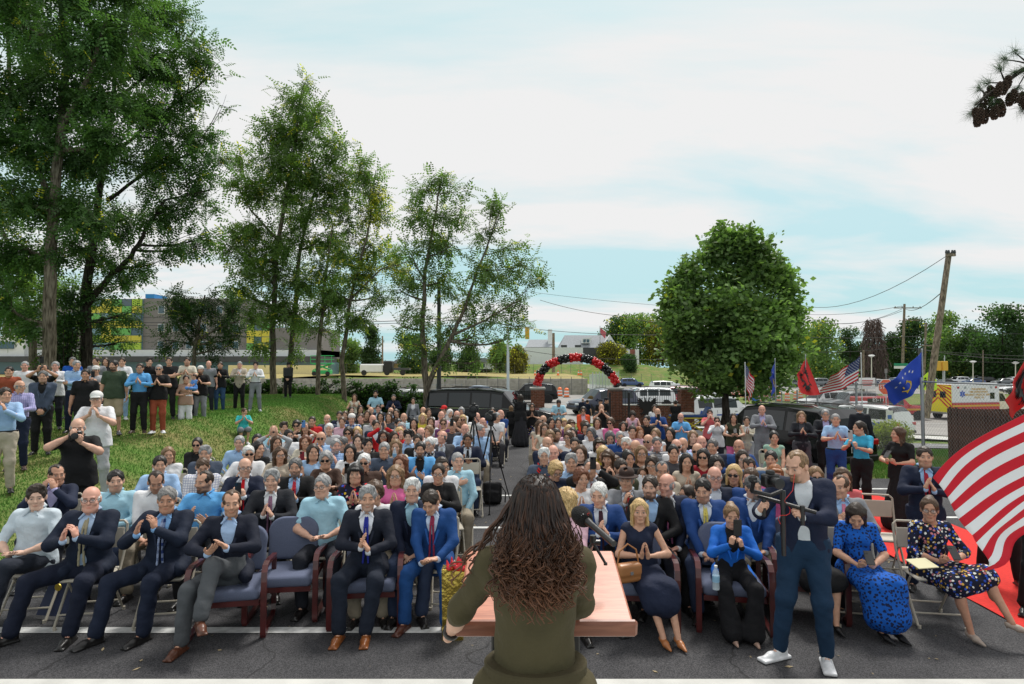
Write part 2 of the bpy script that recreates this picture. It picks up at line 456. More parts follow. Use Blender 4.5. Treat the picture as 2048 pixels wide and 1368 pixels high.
@cached
def hair_geo(style,seed=0):
 s=SDF(.012); h=.0075; amp=.0045; sc=3.0
 if style in('short','buzz','receding','slick','swept','shortw','curlytop','pompadour'):
  e={'buzz':.002,'slick':.005,'short':.006,'receding':.004,'swept':.010,'shortw':.016,'curlytop':.018,'pompadour':.009}[style]
  s.ell((0,.013,.032),(.0765+e*.8,.0955+e,.088+e))
  if style in('swept','curlytop','pompadour'):s.cap((-.04,-.045,.100),(.045,-.045,.104),.024,k=.02)
  if style=='curlytop':s.cap((-.045,-.04,.105),(.045,-.03,.105),.035,k=.02)
  if style=='shortw':s.ell((0,.02,.0),(.096,.09,.085),k=.02)
  s.ell((0,-.135,-.030+(.025 if style=='receding' else.0)),(.069,.102,.117),k=.012,op='-')
  if style=='receding':
   for q in(-1,1):s.ell((q*.045,-.08,.085),(.032,.06,.05),k=.015,op='-')
  cutz=-.055 if style!='shortw' else-.085
  s.box((0,-.12,cutz-.1),(.2,.155,.1),k=.006,op='-')
  s.box((0,0,-.22),(.2,.2,.1),k=.01,op='-')
  for q in(-1,1):s.ell((q*.088,-.012,-.035),(.028,.045,.052),k=.006,op='-')if style!='shortw' else None
  if style in('curlytop',):amp,sc=.008,3.0
  if style=='shortw':amp,sc=.006,2.2
 elif style=='fringe':
  s.ell((0,.016,.0),(.083,.098,.072)); s.ell((0,-.03,.10),(.085,.115,.082),k=.012,op='-')
  s.ell((0,-.135,-.03),(.072,.115,.12),k=.012,op='-'); s.box((0,-.12,-.17),(.2,.16,.1),k=.006,op='-'); s.box((0,0,-.20),(.2,.2,.1),k=.01,op='-')
  for q in(-1,1):s.ell((q*.088,.0,-.015),(.02,.026,.035),k=.006,op='-')
 elif style in('bob','long','wavy','bangs','bun','pony','curly','longback','half'):
  s.ell((0,.014,.033),(.082,.103,.094))
  L={'bob':-.10,'long':-.28,'wavy':-.26,'bangs':-.22,'bun':-.02,'pony':-.02,'curly':-.10,'longback':-.42,'half':-.17}[style]
  wd={'curly':.048,'wavy':.032,'bob':.028}.get(style,.022)
  if style not in('bun','pony'):
   for q in(-1,1):
    s.cap((q*.070,.008,.03),(q*.084,.0,L),wd,wd*.72,k=.03)
    s.cap((q*.06,.045,.03),(q*.065,.045,L-.02),wd+.008,wd*.7,k=.03)
   s.cap((0,.065,.03),(0,.07,L-.03),.045,.035,k=.03)
  if style=='bun':s.ell((0,.09,.09),(.045,.04,.04))
  if style=='pony':s.cap((0,.11,.05),(.02,.14,-.12),.028,.014); s.cap((.02,.14,-.12),(.03,.12,-.24),.02,.008)
  s.ell((0,-.135,-.022),(.0700,.112,.116),k=.012,op='-')
  s.cap((0,-.10,-.10),(0,-.085,-.60),.068,.075,k=.012,op='-')
  if style=='bangs' or style=='bob':s.cap((-.042,-.085,.058),(.042,-.085,.058),.021,k=.012)
  if style in('bun','pony'):s.box((0,-.12,-.17),(.2,.155,.12),k=.006,op='-'); s.box((0,0,-.24),(.2,.3,.1),k=.01,op='-')if style=='bun' else None
  amp,sc=(.010,3.2)if style=='curly' else((.007,1.6)if style=='wavy' else(.004,1.7))
  h=.009
 elif style=='plis':
  s.ell((0,.01,.075),(.088,.105,.075)); s.box((0,0,-.03),(.2,.2,.07),k=.004,op='-'); amp=0
 elif style=='cap':
  s.ell((0,.012,.055),(.088,.106,.078)); s.box((0,0,-.06),(.2,.2,.08),k=.004,op='-')
  s.box((0,-.115,.034),(.062,.055,.006),.006,k=.008); amp=0
 elif style=='fedora':
  s.ell((0,.01,.085),(.086,.10,.065)); s.ell((0,.0,.12),(.03,.08,.02),op='-'); s.box((0,0,-.04),(.2,.2,.08),k=.004,op='-')
  s.ell((0,0,.045),(.14,.155,.012),k=.01); amp=0
 elif style=='scarf':
  s.ell((0,.018,.02),(.092,.11,.112)); s.ell((0,-.135,-.02),(.064,.105,.095),k=.012,op='-'); s.cap((0,.02,-.08),(0,.03,-.16),.075,.09); amp=.004
 def disp(x,y,z):
  r=wrinkle(amp,sc,seed)(x,y,z)
  if style in('long','wavy','bob','bangs','longback','half','shortw','short','swept'):
   r=r+amp*.5*np.sin(np.arctan2(x,-y+.001)*26+2*np.sin(z*22+x*30))
  return r
 return s.mesh(h,disp if amp else None,pad=.015)
def hair_mesh(style,seed=0):
 k=('hm',style,seed)
 if k not in CACHE:
  V,Q=hair_geo(style,seed); CACHE[k]=npmesh('hair',V,Q,mats=[M_HAIR if style not in('plis','cap','fedora','scarf')else M_FELT])
 return CACHE[k]
def _skin_extra(N,L,tc,src,b):
 a=N.new('ShaderNodeAttribute'); a.attribute_name='feat'
 sp=N.new('ShaderNodeSeparateXYZ'); L.new(a.outputs['Color'],sp.inputs[0])
 hc=N.new('ShaderNodeAttribute'); hc.attribute_name='haircol'; hc.attribute_type='OBJECT'
 li=N.new('ShaderNodeMixRGB'); li.blend_type='MULTIPLY'; li.inputs[2].default_value=(.80,.52,.50,1)
 L.new(sp.outputs[0],li.inputs[0]); L.new(src,li.inputs[1])
 c=node_mix(N,L,a.outputs['Alpha'],li.outputs[0],(.55,.52,.5))
 c=node_mix(N,L,sp.outputs[2],c,hc.outputs['Color'])
 dk=N.new('ShaderNodeMixRGB'); dk.blend_type='MULTIPLY'; dk.inputs[2].default_value=(.09,.07,.06,1)
 L.new(sp.outputs[1],dk.inputs[0]); L.new(c,dk.inputs[1])
 return dk.outputs[0]
M_SKIN=mat('skin',rough=.5,spec=.35,obj=True,noise=.10,nscale=26,extra=_skin_extra)
M_SKIN.node_tree.nodes['Principled BSDF'].inputs['Subsurface Weight'].default_value=0.0
def _hair_extra(N,L,tc,src,b):
 w=N.new('ShaderNodeTexNoise'); mp=N.new('ShaderNodeMapping'); mp.inputs['Scale'].default_value=(160,160,14)
 L.new(tc.outputs['Object'],mp.inputs[0]); L.new(mp.outputs[0],w.inputs[0]); w.inputs['Scale'].default_value=1.0
 mr=N.new('ShaderNodeMapRange'); mr.inputs[1].default_value=.3; mr.inputs[2].default_value=.7; mr.inputs[3].default_value=.45; mr.inputs[4].default_value=1.7
 L.new(w.outputs[0],mr.inputs[0])
 v=N.new('ShaderNodeVectorMath'); v.operation='SCALE'; L.new(src,v.inputs[0]); L.new(mr.outputs[0],v.inputs['Scale'])
 bp=N.new('ShaderNodeBump'); bp.inputs['Strength'].default_value=.6; bp.inputs['Distance'].default_value=.004
 L.new(w.outputs[0],bp.inputs['Height']); L.new(bp.outputs[0],b.inputs['Normal'])
 return v.outputs[0]
M_HAIR=mat('hair',rough=.45,spec=.4,obj=True,extra=_hair_extra)
M_FELT=mat('felt',rough=.9,obj=True,noise=.1,bump=.3)
M_CLOTH=mat('cloth',rough=.85,spec=.25,obj=True,noise=.10,nscale=7,bump=.35,bscale=18)
M_SUIT=mat('suit_wool',rough=.8,spec=.25,obj=True,noise=.12,nscale=9,bump=.3,bscale=16)
M_LEATHER=mat('shoe_leather',rough=.35,obj=True,noise=.15,nscale=14,bump=.1)
def _second(N,L,fac,src,c2=None):
 if c2 is None:
  at2=N.new('ShaderNodeAttribute'); at2.attribute_name='col2'; at2.attribute_type='OBJECT'; c2=at2.outputs['Color']
 return node_mix(N,L,fac,src,c2)
def _pat(kind):
 def f(N,L,tc,src,b):
  sp=N.new('ShaderNodeSeparateXYZ'); L.new(tc.outputs['Object'],sp.inputs[0])
  def m(op,a,b2=None):
   n=N.new('ShaderNodeMath'); n.operation=op
   for i,v in enumerate((a,b2)):
    if v is None:continue
    if isinstance(v,(int,float)):n.inputs[i].default_value=v
    else:L.new(v,n.inputs[i])
   return n.outputs[0]
  def stripes(o,per,duty):
   return m('LESS_THAN',m('FRACT',m('MULTIPLY',sp.outputs[o],1/per)),duty)
  if kind=='stripe':return _second(N,L,stripes(2,.024,.42),src)
  if kind=='check':return _second(N,L,m('MULTIPLY',m('MAXIMUM',stripes(2,.030,.25),stripes(0,.030,.25)),.55),src)
  if kind=='plaid':return _second(N,L,m('MULTIPLY',m('ADD',stripes(2,.07,.45),stripes(0,.07,.45)),.5),src)
  if kind=='diag':
   d=m('ADD',sp.outputs[2],sp.outputs[0]); return _second(N,L,m('LESS_THAN',m('FRACT',m('MULTIPLY',d,22)),.45),src)
  if kind in('floral','leafy','bright'):
   v=N.new('ShaderNodeTexVoronoi'); v.inputs['Scale'].default_value={'floral':32,'leafy':34,'bright':24}[kind]; L.new(tc.outputs['Object'],v.inputs[0])
   nz=N.new('ShaderNodeTexNoise'); nz.inputs['Scale'].default_value=46 if kind!='leafy' else 60; L.new(tc.outputs['Object'],nz.inputs[0])
   fl=m('LESS_THAN',m('ADD',v.outputs['Distance'],m('MULTIPLY',nz.outputs[0],.5)),{'floral':.66,'leafy':.66,'bright':.64}[kind])
   if kind=='leafy':return _second(N,L,fl,src)
   cr=N.new('ShaderNodeValToRGB'); cr.color_ramp.interpolation='CONSTANT'
   sv=N.new('ShaderNodeSeparateXYZ'); L.new(v.outputs['Color'],sv.inputs[0]); L.new(sv.outputs[0],cr.inputs[0])
   cols=[(.75,.75,.70),(.02,.07,.42),(.60,.36,.06),(.72,.72,.68),(.55,.20,.22),(.03,.10,.5)]if kind=='floral' else[(.7,.03,.03),(.75,.5,.04),(.05,.08,.5),(.7,.1,.2),(.8,.6,.5),(.6,.03,.04)]
   e=cr.color_ramp.elements
   while len(e)<len(cols):e.new(.5)
   for i,c in enumerate(cols):e[i].position=i/len(cols); e[i].color=(*c,1)
   return node_mix(N,L,fl,src,cr.outputs[0])
 return f
PATS={k:mat('cloth_'+k,rough=.85,spec=.25,obj=True,noise=.08,nscale=7,bump=.3,bscale=45,extra=_pat(k))for k in('stripe','check','plaid','diag','floral','leafy','bright')}
M_LENS=mat('dark_lens',(.01,.009,.008),rough=.1,spec=.6)
M_FRAME=mat('spectacle_frame',(.03,.025,.02),rough=.3)
M_CLEAR=mat('clear_lens',(.8,.82,.85),rough=.05,alpha=.18)
M_PHONE=mat('phone_case',rough=.3,obj=True)
M_BLACKP=mat('black_plastic',(.012,.012,.013),rough=.35,noise=.2,nscale=20,bump=.1)
M_GLASSB=mat('black_glass',(.005,.005,.006),rough=.05,spec=.7)
def v3(*a):return np.array(a,float)
def ik(a,t,l1,l2,hint):
 a=np.array(a,float); t=np.array(t,float); d=t-a; L=np.linalg.norm(d)
 mx=(l1+l2)*.995
 if L>mx:t=a+d/L*mx; d=t-a; L=mx
 u=d/L; c=(l1*l1+L*L-l2*l2)/(2*L); hh=math.sqrt(max(l1*l1-c*c,0))
 hn=np.array(hint,float); hn=hn-u*hn.dot(u); hn/=max(np.linalg.norm(hn),1e-6)
 return a+u*c+hn*hh,t
def unit(v):v=np.array(v,float); return v/max(np.linalg.norm(v),1e-9)
POSES={

'clap':dict(wr=(-.045,-.30,-.10),wl=(.055,-.29,-.12),fr=(.25,-.35,.9),nr=(1,.15,-.1),fl=(-.35,-.35,.85),nl=(-1,.1,-.2),er=(-.9,.1,-.6),el=(.9,.1,-.6),hk='flat'),
'clapopen':dict(wr=(-.11,-.30,-.10),wl=(.08,-.30,-.16),fr=(.35,-.35,.85),nr=(.9,.3,-.1),fl=(-.55,-.45,.6),nl=(-.7,.2,.5),er=(-.9,.1,-.6),el=(.9,.1,-.6),hk='flat'),
'clapup':dict(wr=(-.05,-.27,.02),wl=(.06,-.27,.0),fr=(.15,-.25,.95),nr=(1,.2,0),fl=(-.25,-.2,.95),nl=(-1,.2,0),er=(-.8,-.1,-.8),el=(.8,-.1,-.8),hk='cup'),
'claplow':dict(wr=(-.07,-.27,-.26),wl=(.07,-.27,-.24),fr=(.75,-.55,.25),nr=(.2,.1,1),fl=(-.7,-.6,.15),nl=(-.1,.1,-1),er=(-.9,.2,-.4),el=(.9,.2,-.4),hk='flat'),
'pray':dict(wr=(-.028,-.24,-.06),wl=(.028,-.24,-.06),fr=(.05,-.25,.97),nr=(1,0,0),fl=(-.05,-.25,.97),nl=(-1,0,0),er=(-.9,.1,-.6),el=(.9,.1,-.6),hk='flat'),
'face':dict(wr=(-.06,-.22,.10),wl=(.06,-.22,.10),fr=(.3,.0,.95),nr=(.7,.7,0),fl=(-.3,0,.95),nl=(-.7,.7,0),er=(-.8,-.2,-.8),el=(.8,-.2,-.8),hk='cup'),
'lap':dict(wr=(-.07,-.33,-.36),wl=(.07,-.33,-.36),fr=(.8,-.5,-.2),nr=(0,-.2,-1),fl=(-.8,-.5,-.1),nl=(0,-.2,-1),er=(-.9,.4,-.3),el=(.9,.4,-.3),hk='cup'),
'phone':dict(wr=(-.06,-.36,-.04),wl=(.06,-.36,-.07),fr=(.2,-.15,.95),nr=(.6,.5,.1),fl=(-.2,-.15,.95),nl=(-.6,.5,.1),er=(-.7,-.1,-.8),el=(.7,-.1,-.8),hk='grip',prop='phone'),
'phonelow':dict(wr=(-.06,-.30,-.20),wl=(.06,-.30,-.20),fr=(.3,-.8,.5),nr=(.5,.3,.8),fl=(-.3,-.8,.5),nl=(-.5,.3,.8),er=(-.9,.2,-.6),el=(.9,.2,-.6),hk='grip',prop='phonel'),
'phonehigh':dict(wr=(-.07,-.30,.26),wl=(.07,-.30,.26),fr=(.1,-.1,.98),nr=(.7,.4,0),fl=(-.1,-.1,.98),nl=(-.7,.4,0),er=(-.9,-.1,-.5),el=(.9,-.1,-.5),hk='grip',prop='phoneh'),
'armsup':dict(wr=(-.05,-.22,.42),wl=(.05,-.22,.42),fr=(.1,-.1,.98),nr=(1,.2,0),fl=(-.1,-.1,.98),nl=(-1,.2,0),er=(-1,0,0),el=(1,0,0),hk='flat'),
'down':dict(wr=(-.27,-.03,-.50),wl=(.27,-.03,-.50),fr=(.05,-.15,-1),nr=(1,0,0),fl=(-.05,-.15,-1),nl=(-1,0,0),er=(-.3,1,0),el=(.3,1,0),hk='cup'),
'clasp':dict(wr=(-.07,-.19,-.42),wl=(.07,-.18,-.43),fr=(.75,-.2,-.6),nr=(.1,.9,-.1),fl=(-.75,-.2,-.6),nl=(-.1,.9,-.1),er=(-1,.4,0),el=(1,.4,0),hk='cup'),
'cross':dict(wr=(.11,-.20,-.14),wl=(-.10,-.23,-.17),fr=(.9,.2,.2),nr=(0,1,0),fl=(-.9,.2,.1),nl=(0,1,0),er=(-1,-.3,-.7),el=(1,-.3,-.7),hk='cup'),
'heart':dict(wr=(.02,-.19,-.03),wl=(.14,-.25,-.38),fr=(.9,.1,.25),nr=(0,1,0),fl=(-.3,-.9,-.1),nl=(0,0,-1),er=(-1,0,-.6),el=(1,.3,-.3),hk='cup'),
'camera':dict(wr=(-.07,-.27,.16),wl=(.05,-.32,.08),fr=(.4,-.5,.7),nr=(.9,.3,0),fl=(-.3,-.6,.7),nl=(-.2,.2,1),er=(-1,0,-.6),el=(.9,0,-.7),hk='grip',prop='camera'),
'hold':dict(wr=(-.02,-.26,-.20),wl=(.12,-.22,-.10),fr=(.9,-.3,.1),nr=(0,.6,.8),fl=(-.8,-.3,.3),nl=(0,.9,.3),er=(-1,.2,-.6),el=(1,.2,-.6),hk='cup'),
}
def skeleton(sp):
 """returns joints in local metres (root on the floor below the hips)"""
 J={}; P=dict(POSES[sp['pose']]); P.update(sp.get('arm',{}))
 f=sp['sex']=='f'; k=sp.get('h',1.0); w=sp.get('w',1.0)
 seated=sp.get('seat',False); lean=sp.get('lean',0.0)
 hipz=.53 if seated else.93*k
 up=v3(0,-math.sin(lean),math.cos(lean)); fw=v3(0,-math.cos(lean),-math.sin(lean))
 hip=v3(0,0,hipz)if not seated else v3(0,.0,hipz)
 J['hip']=hip; J['up']=up
 tl=.50*k*(.95 if f else 1.0)
 if not seated:hip=v3(0,0,hipz)
 chest=hip+up*tl*.70; neck=hip+up*tl*1.03+v3(0,.012,0)
 J['chest']=chest; J['neck']=neck
 sh=(.172 if not f else.150)*(.92+.08*w)
 shz=hip+up*tl*.94
 tw=sp.get('twist',0.0)
 J['sr']=shz+v3(-sh*math.cos(tw),-sh*math.sin(tw),0); J['sl']=shz+v3(sh*math.cos(tw),sh*math.sin(tw),0)
 ref=shz+v3(0,0,-.06)
 ct,st=math.cos(tw),math.sin(tw)
 def rot(v):return v3(v[0]*ct-v[1]*st,v[0]*st+v[1]*ct,v[2])
 wr=ref+rot(v3(*P['wr'])*k); wl=ref+rot(v3(*P['wl'])*k)
 J['er'],J['wr']=ik(J['sr'],wr,.285*k,.25*k,rot(P['er'])); J['el'],J['wl']=ik(J['sl'],wl,.285*k,.25*k,rot(P['el']))
 J['hr']=(unit(rot(P['fr'])),unit(rot(P['nr']))); J['hl']=(unit(rot(P['fl'])),unit(rot(P['nl']))); J['hk']=P['hk']; J['prop']=P.get('prop')
 yaw,pit=sp.get('head',(0,0))[:2]; roll=sp.get('roll',0)
 R=Euler((math.radians(pit),math.radians(roll),math.radians(yaw)),'ZYX' if False else 'XYZ').to_matrix()
 R=Matrix.Rotation(math.radians(yaw),3,'Z')@Matrix.Rotation(math.radians(-pit),3,'X')@Matrix.Rotation(math.radians(roll),3,'Y')
 hs=sp.get('hs',1.03)*(k**.5)
 hc=neck+v3(0,-.005,.0)+np.array(R@Vector((0,-.035,.138*hs)))*1.0+v3(0,-.01,0)
 J['headR']=R; J['headC']=hc; J['hs']=hs
 hw=.088
 J['pr']=hip+v3(-hw,0,0); J['pl']=hip+v3(hw,0,0)
 lg=sp.get('leg',{})
 if seated:
  ar=v3(*lg.get('ar',(-.13,-.50,.09))); al=v3(*lg.get('al',(.13,-.50,.09)))
  kr,kl=lg.get('kr',(-.25,-.6,1)),lg.get('kl',(.25,-.6,1))
 else:
  ar=v3(*lg.get('ar',(-.11,.0,.09))); al=v3(*lg.get('al',(.11,.0,.09)))
  kr,kl=lg.get('kr',(-.05,-1,0)),lg.get('kl',(.05,-1,0))
 J['kr'],J['ar']=ik(J['pr'],ar,.43*k,.425*k,kr); J['kl'],J['al']=ik(J['pl'],al,.43*k,.425*k,kl)
 J['fr']=unit(lg.get('fr',(-.25,-1,0))); J['fl']=unit(lg.get('fl',(.25,-1,0)))
 return J
def torso(s,J,sp,e=0.0,low=True,k=.05):
 """torso solids grown by e"""
 f=sp['sex']=='f'; w=sp.get('w',1.0); up=J['up']; hip=J['hip']; tl=np.linalg.norm(J['neck']-hip)
 bx=max(0,w-1)
 def P(t,y=0):return hip+up*tl*t+v3(0,y,0)
 if low:s.ell(P(.02),((.158 if not f else.163)*(.9+.1*w)+e,.115*w**.5+e,.115+e),k=k)
 s.ell(P(.30,-.012-.055*bx),((.135 if not f else.118)*w+e,(.098+.08*bx)*w**.5+e,.17+e),k=k)
 s.ell(P(.66,-.005),((.158 if not f else.132)*(.85+.15*w)+e,.112*(.8+.2*w)+e,.175+e),k=k)
 a,b=J['sr'],J['sl']; m=(a+b)/2
 s.cap(a*.86+m*.14-v3(0,0,.01),b*.86+m*.14-v3(0,0,.01),.058*(.8+.2*w)+e,k=k)
 s.cap(m+v3(0,.012,.0),J['neck']+v3(0,.012,.0),.075+e*.8,.05+e*.6,k=k)
 if f:
  for q in(-1,1):s.ell(P(.70,0)+v3(q*.062,-.088,0),(.054+e,.05+e,.056+e),k=.04)
 else:
  for q in(-1,1):s.ell(P(.78,0)+v3(q*.07,-.066,0),(.075+e,.05+e,.06+e),k=.04)
def arm(s,J,sd,r0,r1,r2,t0=0,t1=2.0,k=.03):
 """t 0..1 shoulder->elbow, 1..2 elbow->wrist"""
 a,b,c=J['s'+sd],J['e'+sd],J['w'+sd]
 e1=a+(b-a)*min(t1,1)
 s.cap(a,e1,r0,r0+(r1-r0)*min(t1,1),k=k)
 if t1>1:s.cap(b,b+(c-b)*(t1-1),r1,r1+(r2-r1)*(t1-1),k=k)
def leg(s,J,sd,r0,r1,r2,t1=2.0,k=.04,t0=0):
 a,b,c=J['p'+sd],J['k'+sd],J['a'+sd]
 if t0<1:s.cap(a,a+(b-a)*min(t1,1),r0,r0+(r1-r0)*min(t1,1),k=k)
 if t1>1:s.cap(b,b+(c-b)*(t1-1),r1,r1+(r2-r1)*(t1-1),k=k)
def xform(V,R,t,s=1.0):return(V*s)@np.array(R).T+np.array(t)
def body_mesh(sp,J,hd):
 h=(.037,.030,.023,.018)[hd+1]
 s=SDF(.03); torso(s,J,sp,-.012)
 w=sp.get('w',1.0)**.5; f=.88 if sp['sex']=='f' else 1.0
 for sd in 'rl':
  arm(s,J,sd,.046*w*f,.038*w*f,.0255*f)
  b,c=J['e'+sd],J['w'+sd]; s.cap(b,b+(c-b)*.5,.040*w*f,.036*w*f,k=.02)
  if hd<1 and not sp.get('bare')and sp.get('bottom',('trousers',))[0]!='shorts':continue
  leg(s,J,sd,.078*w,.052,.034*f if sp['sex']=='f' else.036)
  b,c=J['k'+sd],J['a'+sd]; s.ell(b+(c-b)*.33+v3(0,.015,0),(.046*f,.05,.10),k=.03)if not sp.get('seat')or sp.get('bare')else None
  ft=J['f'+sd]; s.cap(J['a'+sd]+v3(0,0,-.02),J['a'+sd]+ft*(.08 if sp['sex']=='f' else.10)+v3(0,0,-.055),.030*f*f,.022*f,k=.02)
 s.cap(J['neck']-v3(0,0,.06),J['neck']+v3(0,-.008,.05),.060*f,.055*f,k=.03)
 V,Q=s.mesh(h); C=np.zeros((len(V),4))
 parts=[(V,Q,C)]
 hV,hQ,hC=head_geo(sp['sex'],(.0140,.0115,.0080,.0062)[hd+1],sp.get('face',0),sp.get('beard',0))
 parts.append((xform(hV,J['headR'],J['headC'],J['hs']),hQ,hC))
 for sd,(fd,n),mir in(('r',J['hr'],1),('l',J['hl'],-1)):
  kind=J['hk']if not isinstance(J['hk'],tuple)else J['hk'][0 if sd=='r' else 1]
  gV,gQ=hand_geo(kind,(.0110,.0088,.0066,.0056)[hd+1])
  n=unit(n-fd*n.dot(fd)); t=np.cross(fd,n)*mir
  R=np.stack([t,n,fd],1); sc=.95 if sp['sex']=='m' else.85
  sc*=sp.get('hand',1.0)
  q=gQ if np.linalg.det(R)>0 else gQ[:,::-1]
  parts.append(((gV*sc)@R.T+J['w'+sd]+fd*.012,q,np.zeros((len(gV),4))))
 o=0; VV=[]; QQ=[]; CC=[]
 for V,Q,C in parts:VV.append(V); QQ.append(Q+o); CC.append(C); o+=len(V)
 me=npmesh('person_body',np.concatenate(VV),np.concatenate(QQ),mats=[M_SKIN])
 a=me.color_attributes.new('feat','FLOAT_COLOR','POINT'); a.data.foreach_set('color',np.concatenate(CC).astype(np.float32).ravel())
 return me
def top_meshes(sp,J,style,hd):
 """-> dict part name: mesh data (V,Q)"""
 h=(.032,.025,.019,.0140)[hd+1]
 out={}; w=sp.get('w',1.0)**.5; f=.9 if sp['sex']=='f' else 1.0
 seed=(hash(sp['pose'])%7)+sp.get('w',1)*3
 seed=sum(map(ord,sp['pose']))%7
 jack=style in('suit','blazer','cardigan')
 tl=np.linalg.norm(J['neck']-J['hip'])
 def cutneck(s,r=.062,dz=.035,k=.008,v=0):
  s.cap(J['neck']+v3(0,-.02,dz),J['neck']+v3(0,-.02,.3),r,r*1.6,k=k,op='-')
  if v:s.cap(J['neck']+v3(0,-.16,-v),J['neck']+v3(0,-.10,.06),.02+v*.12,.07,k=.01,op='-')
 sh=SDF(.03)
 if style in('tee','shirt','longtee','tank','polo','dress','blouse','top')or jack:
  e=.008 if not jack else.003
  if style in('shirt','polo','tee')and sp['sex']=='m':e=.011
  torso(sh,J,sp,e)
  hem=None
  if not jack and not sp.get('tuck')and style!='dress':
   sh.cap(J['hip']+v3(-.055*w,.0,.10),J['hip']+v3(-.068*w,0,-.20),.134*w,.152*w,k=.05); sh.cap(J['hip']+v3(.055*w,.0,.10),J['hip']+v3(.068*w,0,-.20),.134*w,.152*w,k=.05)
   hz=J['hip'][2]-(.10 if not sp.get('seat')else.03); hem=lambda x,y,z:(hz-z)+.006*np.sin(x*30)+0*y
  elif sp.get('tuck')or jack:
   hz2=J['hip'][2]+.0; hem=lambda x,y,z:(hz2-z)+0*x+0*y
  sl={'tee':.72,'polo':.72,'tank':.0,'shirt':1.96,'longtee':1.96,'dress':.75,'blouse':1.5,'top':.35}.get(style,0)
  sl=sp.get('sleeve',sl)
  if sl>0 and not jack:
   for sd in 'rl':arm(sh,J,sd,.059*w*f,.049*w*f,.037*f,t1=sl)
  if style=='tank':cutneck(sh,.085,.0,v=.10)
  elif style in('top','blouse','dress'):cutneck(sh,.07,.02,v=sp.get('vneck',.06))
  elif style=='shirt' or jack or style=='polo':cutneck(sh,.058,.045,v=sp.get('vneck',.0 if jack and sp.get('tie')else.03))
  else:cutneck(sh,.060,.03)
  V,Q=sh.mesh(h,wrinkle(.0055,1.0,seed),clip=hem)
  out['shirt' if style in('shirt','polo')or jack else('dress_top' if style=='dress' else 'shirt')]=(V,Q)
  if style in('shirt','polo')or(jack and style!='cardigan' and sp.get('collar',True)):
   c=SDF(.006); n=J['neck']+v3(0,-.004,.036)
   for q in(-1,1):
    c.cap(n+v3(q*.02,.068,.020),n+v3(q*.072,.012,.006),.012,k=.006)
    c.cap(n+v3(q*.072,.012,.006),n+v3(q*.022,-.078,-.016),.012,.012,k=.006)
    c.cap(n+v3(q*.024,-.086,-.018),n+v3(q*.066,-.108,-.066),.013,.009,k=.006)
   out['collar']=c.mesh((.014,.012,.009,.007)[hd+1])
  if jack and style!='cardigan':
   for sd in 'rl':
    c=SDF(.01)
    a,b=J['e'+sd],J['w'+sd]; c.cap(a+(b-a)*.86,b+(b-a)*.02,.034*f,.034*f)
    out['cuff' if sd=='r' else 'cuff2']=c.mesh(.010)
 if jack:
  s=SDF(.03); torso(s,J,sp,.015)
  for sd in 'rl':arm(s,J,sd,.067*w*f,.053*w*f,.041*f,t1=1.9 if style!='cardigan' else sp.get('sleeve',1.9))
  if sp.get('seat'):
   for sd,q in(('r',-1),('l',1)):s.cap(J['hip']+v3(q*.13,.02,.02),J['hip']+v3(q*.17,-.16,.0),.085*w,.06,k=.05)
  else:
   s.ell(J['hip']+v3(0,.0,-.03),(.185*w,.145*w,.17),k=.04)
  m=(J['sr']+J['sl'])/2
  up=J['up']; hip=J['hip']; bt=sp.get('button',.40)
  V0=hip+up*tl*bt+v3(0,-.19-.12*max(0,sp.get('w',1)-1),0); V1=J['neck']+v3(0,-.105,.03)
  opn=sp.get('open',.55)
  s.cap(V0,V1,.012+.03*opn,.078,k=.008,op='-')
  if sp.get('openlow',opn>.3):s.cap(V0,hip+v3(0,-.24,-.16),.012+.05*opn,.09+.06*opn,k=.008,op='-')
  s.cap(J['neck']+v3(0,-.02,.045),J['neck']+v3(0,-.02,.3),.070,.12,k=.008,op='-')
  out['jacket']=s.mesh(h,wrinkle(.0038,.9,seed))
  if style!='cardigan':
   for q in(-1,1):
    l=SDF(.004)
    a=J['neck']+v3(q*.066,-.02,.022); b=J['neck']+v3(q*.088,-.100,-.09); c=V0+v3(q*.028,.025,0)
    l.cap(a,b,.013,.020,k=.01); l.cap(b,c,.022,.008,k=.01)
    l.cap(J['neck']+v3(q*.066,-.02,.022),J['neck']+v3(q*.035,.062,.035),.012,k=.01)
    out['lapel' if q<0 else 'lapel2']=l.mesh((.016,.014,.011,.009)[hd+1])
 if sp.get('tie'):
  t=SDF(.006); up=J['up']; hip=J['hip']
  fr=lambda t_,dy=0:hip+up*tl*t_+v3(0,-(.118+.05*math.sin(min(t_,1)*2.2))+dy,0)
  n=J['neck']+v3(0,-.066,.002)
  bw=max(0,sp.get('w',1)-1)
  t.box(n,(.018,.014,.018),.01)
  pts=[n+v3(0,-.006,-.01),hip+up*tl*.78+v3(0,-.138,0),hip+up*tl*.5+v3(0,-.138-.16*bw,0),hip+up*tl*.22+v3(0,-.135-.18*bw,0),hip+up*tl*(.06 if not sp.get('seat')else.12)+v3(0,-.15-.1*bw,0)]
  for i in range(4):
   t.cap(pts[i]+v3(-.010-.004*i,0,0),pts[i+1]+v3(-.014-.004*i,0,0),.011,.011); t.cap(pts[i]+v3(.010+.004*i,0,0),pts[i+1]+v3(.014+.004*i,0,0),.011,.011)
  out['tie']=t.mesh(.008)
 return out
